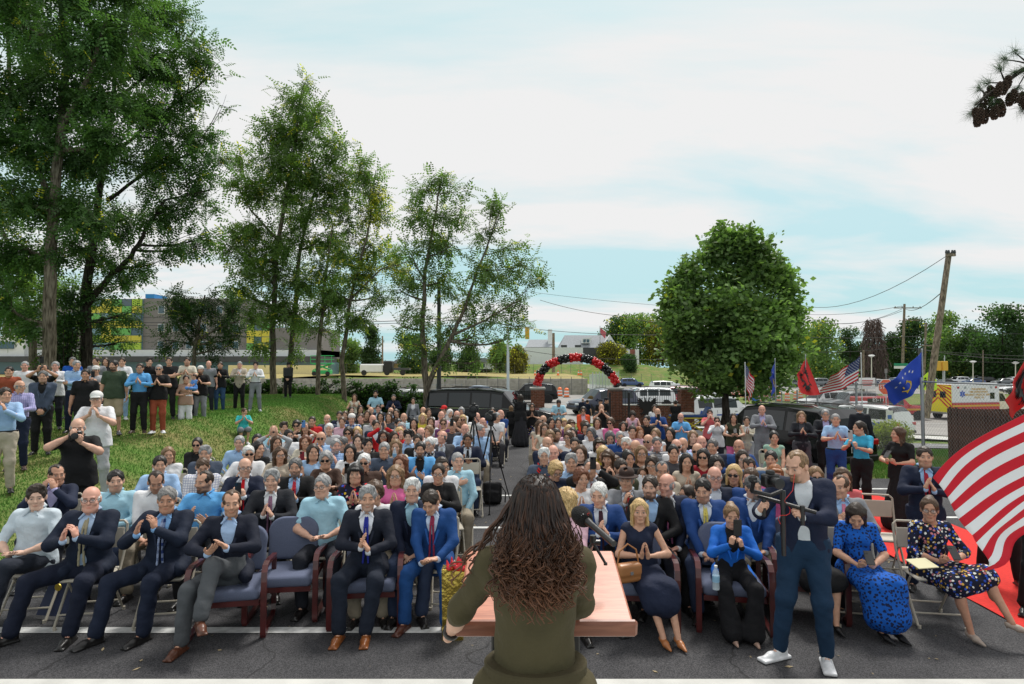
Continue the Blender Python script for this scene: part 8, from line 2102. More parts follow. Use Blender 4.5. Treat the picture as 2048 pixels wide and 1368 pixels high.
for li,line in enumerate([l for l in CROWD.strip().split('\n')]):
 px,py,sp,yaw,pit,hd,lab=parse(line)
 zc=(1.235 if sp['sex']=='m' else 1.19)-(.1 if sp.get('child')else 0)
 D=depth_of(py,zc)+(.12 if py>940 and not 'y-60' in line else 0);
 if D>19:D=depth_of(py,zc+H(0,D)*.9)
 x=X(px,D); gz=H(x,D)+.012
 rz=aim(x,D,.55); tot=aim(x,D-2.0,1.0)
 hy=qz(math.degrees(tot-rz)*.7+yaw+((sum(map(ord,lab))*7)%5-2)*6,16)
 if sp['pose']=='clap' and li%2:sp['pose']='clapopen'
 if D>10:sp['face']=0; hy=qz(hy,24); sp['head']=(hy,qz(pit,20))
 if D<=10:sp['head']=(hy,qz(pit,10))
 sp.setdefault('bottom',('trousers' if sp['sex']=='m' or li%3 else 'jeans',pal_b[(li*7)%5]))
 if sp['sex']=='m':sp.setdefault('w',(1.0,1.08)[li%2])
 if D>10:sp['w']=1.0 if sp.get('w',1)<1.05 else 1.1
 pcol(sp,lab)
 r,J=person(sp,(x,D+.05,gz),rz,lab,'audience seated on folding chairs',-1 if D>12 and not hd else hd); sc=(1.235 if sp['sex']=='m' else 1.19)
 if sp.get('child'):r.scale=(.88,)*3
 ch=J['chest']; nk=J['neck']
 if 'water bottle' in lab:q=RMX(r)@Vector((J['wr']+J['wl'])/2+v3(0,-.04,.04)); bottle('small water bottle raised by the woman with light brown hair',q.x,q.y,q.z)
 if 'scarf' in lab and 'head' not in lab and 'behind' not in lab:
  c=SDF(.02); [c.cap(nk+v3(q*.07,.03,.02),nk+v3(q*.075,-.10,-.06),.028,.03).cap(nk+v3(q*.075,-.10,-.06),nk+v3(q*.06,-.155,-.36),.03,.028)for q in(-1,1)]
  o=link('scarf',npmesh('scarf',*c.mesh(.012),mats=[PATS['diag']]),r,color=(.6,.02,.02)if 'red' in lab else(.7,.55,.05)); o['col2']=[.02,.02,.02,1]if 'red' in lab else[.7,.6,.1,1]
 if 'strap' in lab:m=MB(); m.tube([nk+v3(-.09,.0,-.02),nk+v3(-.05,-.14,-.12),nk+v3(.10,-.155,-.34)],.012,5); m.build('strap',M_BLK,r)
 if 'bow tie' in lab:m=MB(); m.box(nk+v3(-.035,-.10,-.01),(.05,.02,.04),bev=.01); m.box(nk+v3(.035,-.10,-.01),(.05,.02,.04),bev=.01); m.build('bow_tie',M_BLK,r)
 SEATED.append((px,py,x,D,rz,lab))
nch=0
for(px,py,x,D,rz,lab)in SEATED:
 if D<12.5 or abs(px-1040)<75:
  folding_chair('folding chair under the '+trim(lab,12),x+math.sin(rz)*-.02,D+.08,rz)
folding_chair('empty beige folding chair at the aisle beside the backpack',X(938,10.6),10.6,.15); folding_chair('second empty folding chair at the aisle behind the first',X(925,11.9),11.9,.15); folding_chair('beige folding chair with a pale coat over its back by the blue suited man',X(893,8.0),8.1,.2)
folding_chair('empty beige folding chair right of the woman in the blue patterned dress',X(1752,7.6),7.6,-.25)
STAND="""
12,788,10.4|m|short:dark|shirt:lblue|clapup|H1,t,B:trousers;beige,W1.15,y30|man in a light blue shirt and pale trousers cut by the left edge
40,772,11.6|m|fringe:grey|shirt:lav|phonelow|P:check,g,t,B:trousers;navy,W1.2,y40,S:dress;brown|bald man with glasses in a lavender checked shirt looking at his phone
88,752,12.6|m|short:dgrey|blazer:slate|clasp|u:black,B:trousers;black,b3,W1.1|man in a blue grey blazer over a black T-shirt with clasped hands
20,742,13.8|m|short:black|tee:rust|down|B:jeans;denim|black haired man in a brown T-shirt behind the bald man
51,731,14.8|m|buzz:grey|tee:white|down|K:d,W1.15|stout grey haired man in a white T-shirt at the back left
90,741,14.0|m|short:black|tee:black|phonehigh|K:c|man in black filming with a phone held above the others
112,732,14.8|m|short:grey|shirt:white|clap|K:d|grey haired man in a white shirt by the pale trunk
153,730,14.4|m|short:grey|shirt:lblue|cross|B:trousers;navy,t,y25|grey haired man in a light blue shirt with crossed arms
146,722,16.5|m|short:dgrey|polo:royal|down|t|man in a bright blue polo hidden behind the crossed arms man
173,748,12.8|m|short:black|polo:black|down|K:c|young man in a black polo behind the white cap
193,740,15.2|m|cap:dark|tee:lgrey|phone|h:.6/.6/.58|man in a light cap filming behind the white polo
196,762,10.9|m|cap:grey|polo:white|clapup|H1,g,B:trousers;lgrey,S:sneaker;white,W1.25,h:.72/.72/.7,K:a|heavy man in a white cap and white polo clapping at his chest
230,730,14.2|m|short:black|tee:green|down|b1,B:shorts;khaki,S:sneaker;dgrey,W1.2,y-20|bearded man in a green T-shirt and khaki shorts
194,722,16.8|m|short:dark|tee:grey|down|y-30|man in a faded green T-shirt behind the young man in black
212,722,17.6|f|long:dark|tee:black|down||dark haired woman between the two green T-shirts
245,723,16.2|m|short:dark|shirt:white|clap|B:jeans;lblue,S:sneaker;white,K:b|man in a white shirt and light jeans behind the green T-shirt
281,736,14.4|m|short:dark|shirt:sky|clap|H1,g,t,b3,B:trousers;black,S:dress;brown,K:b|man with glasses in a bright blue shirt and black trousers
298,723,16.6|m|swept:black|shirt:black|down|y30,K:a|young black haired man in a black shirt looking right
319,751,14.6|m|buzz:grey|tee:black|clap|H1,s,B:trousers;rust,S:sneaker;white,W1.08,K:b|grey haired man with sunglasses in a black T-shirt and rust trousers
339,722,16.4|m|short:dark|tee:black|cross|B:trousers;black,W1.25|big man in a black T-shirt with crossed arms
375,722,17.2|m|short:dark|tee:cream|clap|b3|man in a cream T-shirt behind the woman with the baby
373,757,16.6|f|bun:dark|tee:beige|hold|H1,P:stripe,2:.45/.15/.08,B:wide;white,S:sneaker;white,y15|woman in white trousers carrying a baby on her arm
402,740,17.4|m|plis:dark|tee:black|clap|b1,B:trousers;grey,S:sneaker;dgrey,W1.15|bearded man with a white felt cap in a black T-shirt
418,728,19.5|m|bald:grey|tee:grey|down|K:d|bald man in grey behind the white felt cap man
441,730,19.8|m|short:dark|shirt:black|clap|b3,B:jeans;denim|man in a black button shirt and blue jeans
480,729,20.4|m|buzz:grey|blazer:beige|clap|u:white,B:trousers;black,K:d|grey haired man in a pale beige blazer
512,730,20.2|m|swept:black|shirt:white|clap|t,B:trousers;grey,S:dress;lgrey,K:a|young man in a white shirt and grey trousers
710,793,22.4|f|long:brown|tank:cream|pray|B:trousers;black|woman in a sleeveless white top standing in front of the hedge
752,787,23.2|m|pompadour:black|polo:cyan|claplow|b1,W1.1|tall bearded man in a pale cyan shirt standing in front of the hedge
788,794,23.2|m|buzz:dgrey|shirt:navy|clap|b1,W1.1,K:a|bearded man in a navy shirt standing in front of the hedge
827,800,22.6|f|bun:dark|cardigan:grey|down|u:white|woman in a grey green cardigan standing by the locust
1064,812,20.0|f|half:dark|tee:black|pray|s,B:gown;floral|woman in a black top and a flowered skirt standing at the aisle
1117,803,21.0|m|short:black|polo:cyan|phonelow|p-30,W1.3,B:trousers;grey,K:c|broad man in a pale blue shirt looking down at his phone
1166,820,18.2|f|shortw:dark|blazer:orange|clasp|s,B:trousers;black,u:lpink|woman in a bright orange blazer standing behind the crowd
1202,815,18.5|m|bald:dark|tee:black|face|W1.1,K:b|bald man in black with his hands at his mouth
1264,826,18.0|f|shortw:dark|tank:lpink|phonelow|p-30,W1.15,B:trousers;grey,K:d|woman in a pale pink top looking down by the brick wall
1314,824,16.6|m|bald:grey|polo:blue|phone|W1.15,B:trousers;dgrey,K:b|man in a blue polo filming with a large black phone
1308,815,20.5|f|long:dark|tee:white|down||woman half hidden behind the man with the large black phone
1360,834,16.2|m|bald:grey|polo:sky|clap|g,W1.15,B:trousers;dgrey,K:d|bald man with glasses in a light blue polo, clapping
1418,826,17.5|m|short:dark|polo:salmon|face|W1.1,K:d|man in a salmon pink shirt with his hands at his mouth
1432,840,16.6|f|pony:dark|longtee:white|face|s,K:d|woman with sunglasses in a white shirt, hands at her face
1465,834,15.2|f|longback:dark|tank:olive|phonelow|B:wide;pink,K:b|woman with long dark hair in an olive top and pink trousers
1491,840,15.6|f|pony:dark|cardigan:cream|pray|sl,u:white,B:trousers;lgrey,K:b|woman in a cream sleeveless jacket, clapping
1522,838,14.6|m|bald:grey|suit:grey|clap|W1.15,u:lav,B:trousers;grey,K:d|bald man in a light grey suit, clapping beside the black SUV
1600,858,13.0|f|half:lbrown|blazer:dsuit|clap|u:dgrey,B:trousers;dgrey,K:b|fair haired woman in a dark grey jacket, clapping
1648,843,13.2|m|short:grey|suit:dsuit|clap|g,u:lav,B:trousers;black,K:b|tall grey haired man with glasses in a dark suit
1668,861,12.0|m|buzz:grey|polo:lblue|clap|t,B:trousers;blue,W1.05,K:b|man in a pale blue short sleeved shirt and blue trousers
1719,868,10.6|f|pony:dark|tee:teal|phone|H1,t,B:trousers;black,S:sneaker;red,y-35,R-30,K:b|woman in a bright cyan T-shirt filming with a pale phone
1717,840,15.0|m|short:grey|suit:dsuit|down|y180,R180|grey haired man in a dark suit seen from behind
1797,882,9.6|f|half:brown|tee:black|phonelow|H1,B:gown;black,y-40,R-35,p-5,K:b|woman in a long black dress looking at her phone
1843,912,7.1|m|short:dark|suit:navy|clap|H2,T:.35/.02/.04,u:lblue,b3,B:trousers;navy,W1.18,K:b|man in a navy suit and red striped tie standing on the carpet
1165,800,35.5|m|fringe:grey|blazer:navy|down|R160,B:trousers;khaki|man in a navy jacket walking away through the gate
1174,803,35.0|m|short:dark|tee:navy|down|R150,B:trousers;black|man in dark clothes beside the man walking through the gate
1201,803,27.0|m|cap:dark|tee:black|down|h:.01/.012/.02,B:trousers;navy,y-30|police officer in a dark cap by the right gate pillar
1211,800,28.0|m|cap:dark|tee:black|down|h:.01/.012/.02,R60,B:trousers;black|second officer in black beside the right gate pillar
1350,806,25.0|m|buzz:dark|tee:black|clasp|R180,B:trousers;black|officer in black tending the yellow stretcher, seen from behind
"""
for li,line in enumerate(STAND.strip().split('\n')):
 a0=line.split('|')[0].split(','); D=float(a0[2]); line2=a0[0]+','+a0[1]+line[line.index('|'):]
 px,py,sp,yaw,pit,hd,lab=parse(line2,seat=False)
 x=X(px,D); g=H(x,D)+.01; zc=Z(py,D); rz=aim(x,D,.75)+math.radians(sp.pop('_rz',0))
 sp['head']=(qz(yaw if abs(yaw)<90 else 0,12),qz(pit,10)); sp.setdefault('bottom',('trousers',(.02,.022,.03)))
 h0=1.60 if sp['sex']=='m' else 1.585; s=(zc-g)/h0; zo=0
 if s<.93:zo=0; s2=.93; zo=(zc-g)-s2*h0; s=s2
 if s>1.12:zo=(zc-g)-1.08*h0; s=1.08
 if hd==1 and D>12:hd=0
 if 'floral' in line and 'gown' in line:sp['bpat']='floral'
 sp['leg']=[dict(),dict(ar=(-.13,.02,.09),al=(.12,-.06,.09)),dict(ar=(-.16,-.04,.09),al=(.15,.02,.09))][li%3]if 'clap' in sp['pose']or sp['pose']=='cross' else{}
 if 'crossed' in lab or sp['sex']=='m':sp.setdefault('w',1.06)
 pcol(sp,lab)
 r,J=person(sp,(x,D,g+min(0,zo)*1.0 if D>15 else g),rz,lab,None,-1 if D>16 and not hd else hd); r.scale=(s,)*3
 if D>15 and zo>0:r.location.z=g
r,J=person(dict(sex='f',pose='clasp',hair=('longback','dark'),top=('longtee',C['black']),bottom=('gown',(.022,.022,.026)),shoe=('heel',C['black']),leg=dict(ar=(-.10,.05,.09),al=(.10,-.05,.09))),(X(1041,19.6),19.6,.012),PI+.15,'woman in a long black gown seen from behind in the aisle',None,1); r.scale=(.96,)*3
r,J=person(dict(sex='f',child=1,pose='down',hair=('longback','lbrown'),top=('tee',C['black']),bottom=('skirt',C['black']),bare=1),(X(1022,20.4),20.4,.012),PI-.2,'small girl in a black dress beside the long black gown',None,0); r.scale=(.72,)*3
D=27.5; x=X(577,D); g=H(x,D)
r,J=person(dict(sex='m',w=1.25,pose='clasp',head=(24,0),skin='a',hair=('cap','dark'),hatcol=(.01,.01,.011),top=('longtee',C['black']),bottom=('trousers',C['black'])),(x,D,g),aim(x,D),'guard in black with a vest standing under the trees by the hedge',None,0); s_=(Z(745,D)-g)/1.6; r.scale=(max(.9,min(s_,1.1)),)*3
m=MB(); m.box((0,-.02,1.22),(.42,.36,.46),bev=.05); m.box((0,.20,1.22),(.3,.08,.3),bev=.02); m.build('tactical_vest',M_BLACKP,r)
D=8.6; x=X(160,D); r,J=person(dict(sex='m',w=1.35,pose='camera',head=(0,-8),skin='a',face=3,hair=('fringe','grey'),top=('polo',C['black']),bottom=('jeans',C['black']),camlabel='black camera with a tall flash held up by the photographer at left'),(x,D,H(x,D)),aim(x,D,.9),'bald photographer in a black polo aiming his camera, left front',None,1); s_=(Z(852,D)-H(x,D))/1.6; r.scale=(s_,)*3
D=17.2; x=X(489,D); r,J=person(dict(sex='m',child=1,seat=True,pose='clapup',head=(36,0),skin='b',hair=('short','brown'),top=('tee',(.05,.5,.5)),bottom=('shorts',C['grey']),shoe=('sneaker',C['white']),bare=1,leg=dict(ar=(-.08,-.34,.20),al=(.10,-.36,.20),kr=(-.1,-.3,1),kl=(.1,-.3,1))),(x,D,H(x,D)-.30),.5,'boy in a turquoise T-shirt sitting on the grass, clapping',None,0); r.scale=(.80,)*3; r.location.z=H(x,D)-.26
D=16.4; x=X(396,D); r,J=person(dict(sex='m',child=1,seat=True,pose='lap',head=(-24,0),hs=1.5,skin='b',hair=('buzz','brown'),top=('tee',(.12,.30,.7)),bottom=('shorts',(.12,.30,.7)),shoe=('sneaker',C['white']),bare=1,leg=dict(ar=(-.10,-.28,.16),al=(.10,-.28,.16))),(x,D-.15,Z(778,D)-.2),-.4,'baby in blue carried on the arm of the woman in white trousers',None,0); r.scale=(.42,)*3
def seatp(px,py,sp,lab,D=None,rzf=.5,sc=1.0,chair=None,hd=2,group='front row guests'):
 zc=(1.235 if sp['sex']=='m' else 1.19)*sc
 D=D or depth_of(py,zc+.012); x=X(px,D); rz=aim(x,D,rzf)+math.radians(sp.pop('turn',0)); sp['seat']=True
 r,J=person(sp,(x,D+.07,.012),rz,lab,group,hd); r.scale=(sc,)*3
 if chair=='arm':armchair(sp.get('_cl','blue armchair'),x,D+.17,rz)
 elif chair:folding_chair(chair,x,D+.10,rz)
 return r,J
L=lambda ar,al,**k:dict(ar=ar,al=al,**k)
seatp(72,985,dict(sex='m',pose='claplow',head=(24,-4),skin='p',hair=('swept','dark'),top=('shirt',(.56,.64,.70)),sleeve=1.1,bottom=('trousers',(.022,.027,.04)),twist=-.1,turn=-10,leg=L((-.36,-.42,.09),(-.10,-.50,.20),kr=(-.6,-.4,1),kl=(-.1,-.6,1))),'young dark haired man in a pale shirt clapping at the far left of the front row',chair='beige folding chair under the young man in the pale shirt')
seatp(182,990,dict(sex='m',w=1.32,face=3,pose='clapup',arm=dict(wr=(-.10,-.33,-.08),wl=(.01,-.31,-.06)),head=(12,0),skin='d',glasses='clear',hair=('fringe','white'),top=('suit',(.010,.016,.034)),under=(.40,.52,.70),tie=(.34,.30,.20),open=.8,bottom=('trousers',(.010,.014,.030)),turn=-6,leg=L((-.46,-.42,.09),(.06,-.50,.09),fr=(-.8,-.8,0),fl=(0,-1,0),kr=(-.7,-.5,1))),'heavy white haired man with glasses, dark suit and khaki tie, clapping in the front row',chair='beige folding chair under the heavy white haired man')
seatp(334,990,dict(sex='m',w=1.18,face=2,pose='clapup',arm=dict(wr=(-.15,-.33,-.02),wl=(.0,-.30,.02),fr=(.15,-.2,.97),fl=(-.2,-.2,.95),nr=(.9,.2,0),nl=(-.9,.3,0)),head=(12,-4),skin='c',hair=('short','salt'),top=('suit',(.010,.016,.034)),under=(.22,.42,.72),tie=(.35,.42,.60),tiepat='plaid',tie2=(.02,.04,.15),open=.7,bottom=('trousers',(.012,.018,.038)),turn=-5,leg=L((-.42,-.45,.09),(-.02,-.47,.09),fr=(-.6,-.8,0),fl=(-.5,-.9,0),kr=(-.6,-.5,1),kl=(0,-.5,1))),'grey haired man with a blue plaid tie clapping in the front row',chair='beige folding chair under the man with the plaid tie')
seatp(462,998,dict(sex='m',w=1.02,pose='claplow',arm=dict(wr=(-.13,-.33,-.14),wl=(.04,-.33,-.10),fr=(.5,-.4,.5),fl=(-.5,-.5,.75)),head=(12,0),skin='b',beard=3,face=1,hair=('receding','brown'),top=('blazer',(.010,.013,.026)),under=(.36,.50,.72),open=.9,bottom=('trousers',(.085,.092,.10)),shoe=('dress',(.10,.035,.018)),leg=L((-.30,-.44,.09),(-.12,-.56,.33),fr=(-.3,-1,0),fl=(.3,-.8,-.2),kl=(-.2,-.3,1),kr=(-.2,-.5,1)),_cl='blue armchair under the man in the navy blazer and grey trousers'),'man in a navy blazer and grey trousers with crossed legs, clapping',chair='arm')
armchair('empty blue armchair in the middle of the front row',X(583,6.5),6.52,.13)
seatp(735,988,dict(sex='m',w=1.02,pose='clap',arm=dict(wr=(-.03,-.31,-.16),wl=(.05,-.31,-.20)),head=(6,0),skin='b',beard=3,hair=('swept','grey'),top=('suit',(.010,.013,.024)),under=(.66,.68,.74),tie=(.02,.03,.26),open=.5,bottom=('trousers',(.012,.017,.030)),shoe=('dress',(.24,.075,.018)),leg=L((-.19,-.48,.09),(.05,-.50,.09),fr=(-.15,-1,0),fl=(0,-1,0)),_cl='blue armchair under the silver haired man with the blue tie'),'silver haired man in a dark suit and blue tie, clapping in an armchair',chair='arm')
seatp(868,1008,dict(sex='m',w=1.02,pose='claplow',arm=dict(wr=(-.07,-.33,-.34),wl=(.10,-.33,-.30)),head=(-12,-28),skin='b',hair=('short','dark'),top=('suit',(.012,.060,.21)),under=(.50,.60,.76),tie=(.26,.03,.07),open=.6,bottom=('trousers',(.012,.060,.20)),shoe=('dress',(.07,.02,.012)),turn=-6,leg=L((-.20,-.48,.09),(.20,-.50,.09),fr=(-.3,-1,0))),'man in a blue suit and burgundy tie looking down at his hands',D=6.4,sc=.97,chair='beige folding chair under the man in the blue suit')
r_,J_=seatp(1279,1016,dict(sex='f',pose='pray',arm=dict(wr=(-.0,-.22,-.17),wl=(.06,-.22,-.17)),head=(0,0),skin='b',hair=('long','blonde'),top=('tank',(.014,.020,.045)),bottom=('skirt',(.014,.020,.045)),skirtlen=.30,bare=1,shoe=('heel',(.40,.15,.05)),vneck=.10,leg=L((.16,-.56,.09),(.30,-.56,.09),fr=(.35,-1,0),fl=(.35,-1,0),kr=(.0,-.6,1),kl=(.2,-.6,1)),_cl='blue armchair under the blonde woman in the navy dress'),'blonde woman in a sleeveless navy dress with palms together',D=6.12,sc=.93,chair='arm')
seatp(1462,1043,dict(sex='f',pose='phone',arm=dict(wr=(-.06,-.34,.0),wl=(.05,-.34,-.02)),head=(0,-6),skin='b',hair=('bun','lbrown'),top=('blazer',(.010,.12,.50)),under=(.012,.012,.013),collar=False,open=1.0,bottom=('wide',(.010,.010,.012)),shoe=('heel',(.42,.28,.22)),phonedesc='black',leg=L((-.08,-.50,.09),(.12,-.50,.09),fr=(.15,-1,0),fl=(.15,-1,0)),_cl='blue armchair under the woman in the cobalt blazer'),'woman in a cobalt blue blazer filming with a black phone',D=6.1,sc=.90,chair='arm')
seatp(1612,1035,dict(sex='f',pose='lap',head=(0,-5),skin='b',hair=('half','dark'),top=('tee',C['black']),bottom=('skirt',C['black']),bare=1,skirtlen=.05,shoe=('heel',C['black']),leg=L((.05,-.50,.09),(.16,-.50,.09)),_cl='blue armchair hidden behind the videographer'),'woman in a black skirt hidden behind the videographer, only her leg showing',D=6.35,sc=.92,chair='arm')
seatp(1712,1048,dict(sex='f',pose='phonelow',arm=dict(wr=(-.05,-.30,-.26),wl=(.07,-.30,-.26)),head=(-12,-32),skin='b',hair=('half','dark'),hs=1.05,top=('dress',(.010,.11,.50)),sleeve=.8,pat='leafy',col2=(.010,.020,.07),bottom=('skirt',(.010,.11,.50)),bpat='leafy',skirtlen=.66,bare=1,shoe=('heel',C['black']),leg=L((.10,-.46,.09),(.24,-.44,.09),fr=(.5,-1,0),fl=(.5,-1,0),kr=(-.1,-.5,1),kl=(.2,-.5,1))),'woman in a blue patterned dress looking down at her phone',D=6.15,sc=.93,chair='beige folding chair under the woman in the blue patterned dress')
seatp(1860,1036,dict(sex='f',pose='phonelow',arm=dict(wr=(-.05,-.30,-.22),wl=(.10,-.30,-.20)),head=(-24,-2),skin='c',glasses='clear',hair=('bun','brown'),top=('dress',(.010,.012,.030)),sleeve=1.3,pat='floral',bottom=('skirt',(.010,.012,.030)),bpat='floral',skirtlen=.04,bare=1,shoe=('heel',(.42,.34,.28)),turn=8,leg=L((.12,-.48,.09),(.42,-.58,.24),fr=(.3,-1,0),fl=(.9,-.5,-.1),kr=(.0,-.5,1),kl=(.3,-.3,1))),'woman with pale framed glasses and a floral dress sitting with crossed legs',D=6.15,sc=.94,chair='beige folding chair under the woman in the floral dress')
for(px,D,lab)in((1988,7.3,'man in dark trousers and black shoes standing behind the large flag'),(2078,6.3,'second man in dark trousers at the right edge behind the large flag')):
 r,J=person(dict(sex='m',pose='clasp',hair=('short','dark'),top=('suit',C['black']),bottom=('trousers',C['black']),leg=dict(ar=(-.18,0,.09),al=(.16,-.08,.09))),(X(px,D),D,.03),aim(X(px,D),D,.8),lab,None,0); r.scale=(.96,)*3
D=5.42; x=X(1600,D)
r,J=person(dict(sex='m',w=1.22,pose='clasp',arm=dict(wr=(-.33,-.36,-.10),wl=(-.02,-.36,-.12),fr=(.2,-.45,.6),nr=(.9,-.1,.2),fl=(-.3,-.6,.5),nl=(-.8,-.2,.1),er=(-.6,.2,-1),el=(.9,.2,-.6),hk='grip'),head=(-34,-16),skin='a',beard=2,hair=('receding','lbrown'),glasses=None,top=('blazer',(.011,.017,.042)),under=(.62,.66,.70),collar=False,open=1.1,bottom=('jeans',(.012,.035,.075)),shoe=('sneaker',(.72,.74,.76)),leg=dict(ar=(-.19,-.06,.09),al=(.15,-.05,.09),fr=(-.8,-.8,0),fl=(.05,-1,0))),(x,D,.012),aim(x,D,.6)-.12,'videographer in a navy blazer and white sneakers holding a camera gimbal',None,2); r.scale=(Z(926,D)/1.6,)*3
RM=root_matrix(r)
def gimbal():
 k=r.scale[0]; wr=RM@Vector(J['wr']); wl=RM@Vector(J['wl']); g=empty('camera_gimbal','black camera stabiliser held with both hands by the videographer','camera gimbal',(wr+wl)/2); B=g.location
 up=Vector((0,0,1)); a=wr-B; b=wl-B; d=(b-a).normalized(); a=a+Vector(J['hr'][0])*.08; b=b+Vector(J['hl'][0])*.08
 m=MB(); m.tube([a-d*.05+up*.07,b+d*.10+up*.02],[.016,.016],8); m.build('handle_bar',M_BLACKP,g)
 for p,o in((a,.0),(b,.0)):m=MB(); m.tube([p+up*.06,p-up*.09],[.019,.017],10); m.build('grip',M_BLACKP,g,smooth=True)
 c=(a+b)/2+up*.05; m=MB(); m.tube([c+up*.02,c-up*.42],[.020,.018],10); m.build('centre_grip',M_BLACKP,g,smooth=True)
 t=c+up*.10; m=MB(); m.tube([c,t],.022,10); m.tube([t,t+Vector((-.10,.0,-.04)),t+Vector((-.26,-.02,.0))],.017,8); m.tube([t+Vector((-.26,-.02,.0)),t+Vector((-.26,-.08,.10))],.017,8); m.box(t+Vector((-.26,-.05,.10)),(.06,.06,.06),bev=.015); m.build('gimbal_arm',M_BLACKP,g)
 m=MB(); w=[c+Vector((.05*math.sin(i*.7),-.02,-.02*i+.02*math.cos(i)))for i in range(9)]; m.tube([t+Vector((.12,.05,.12)),t+Vector((.08,0,.0))]+w,.003,5); m.build('red_cable',M_RED,g)
 cm=link('camera',camera_mesh(),None); cm.location=B+t+Vector((-.14,-.10,.10)); cm.rotation_euler=(0,0,.15); cm.scale=(.95,)*3; meta(cm,'black camera mounted on the gimbal of the videographer','camera')
gimbal()
hb=empty('handbag','tan leather handbag beside the blonde woman in navy','handbag',(X(1247,6.0),5.85,.50),.4); s=SDF(.02); s.box((0,0,.10),(.13,.05,.09),.04); s.box((0,-.03,.13),(.12,.03,.05),.02); V,Q=s.mesh(.01); link('bag',npmesh('bag',V,Q,mats=[mat('tan_leather',(.36,.15,.05),rough=.4,noise=.1)]),hb); m=MB(); m.tube([(-.12,0,.16),(-.09,0,.30),(0,0,.36),(.09,0,.30),(.12,0,.16)],.008,6); m.build('strap',MATS['tan_leather'],hb); m=MB(); m.box((0,-.065,.11),(.03,.01,.03)); m.build('buckle',M_CHROME,hb)
bottle('water bottle standing on the armchair seat beside the cobalt blazer',X(1424,5.75),5.72,.49)
m=MB(); m.box((0,0,0),(.22,.16,.010),(.25,0,.2),bev=.003); o=m.build('notebook',mat('cream_paper',(.60,.56,.36),rough=.8)); o.location=(X(1846,5.75),5.84,.685); meta(o,'cream folder lying on the lap of the woman in the floral dress','folder')
st=empty('stretcher','yellow wheeled stretcher with blue and white bedding beside the officer','stretcher',(X(1382,26),26,H(X(1382,26),26))); m=MB()
for q in(-1,1):m.tube([(-.9,q*.25,.8),(.9,q*.25,.8)],.025,6); m.tube([(-.7,q*.25,.1),(.5,q*.25,.8)],.02,6); m.tube([(.7,q*.25,.1),(-.5,q*.25,.8)],.02,6)
m.build('frame',mat('stretcher_yellow',(.62,.50,.03),rough=.4),st); m=MB(); m.box((-.1,0,.88),(1.6,.5,.10),bev=.03); m.box((.6,0,1.05),(.12,.5,.45),(0,.5,0),bev=.03); m.build('mattress',mat('bed_blue',(.02,.06,.2)),st); m=MB(); m.box((-.3,0,.97),(.7,.45,.10),bev=.03); m.build('sheet',M_WHITE,st)
for(x_,y_)in((-.7,-.25),(.7,-.25),(-.7,.25),(.7,.25)):m=MB(); m.cyl((x_,y_-.03,.09),(x_,y_+.03,.09),.09,n=12); m.build('wheel',M_BLK,st)
SPK=(.080,2.17,.45)
sp=dict(sex='f',w=1.12,h=1.0,pose='clasp',arm=dict(wr=(-.11,-.40,-.27),wl=(.345,-.36,-.36),fr=(.2,-1,-.1),nr=(0,-.1,-1),fl=(-.2,-1,.0),nl=(-.4,-.1,-1),er=(-.9,.3,-.7),el=(1,.9,-.5),hk='cup'),head=(-6,-6),skin='a',hair=('longback','dark'),hs=1.0,top=('tee',(.074,.062,.031)),sleeve=1.22,tuck=1,bottom=('skirt',(.074,.062,.031)),skirtlen=.2,bare=1,shoe=('heel',C['black']))
r,J=person(sp,SPK,PI,'woman with long curly dark hair in an olive dress speaking at the lectern, seen from behind',None,2); r.scale=(.998,)*3
for ch in list(r.children):
 if ch.name.startswith('hair'):bpy.data.objects.remove(ch)
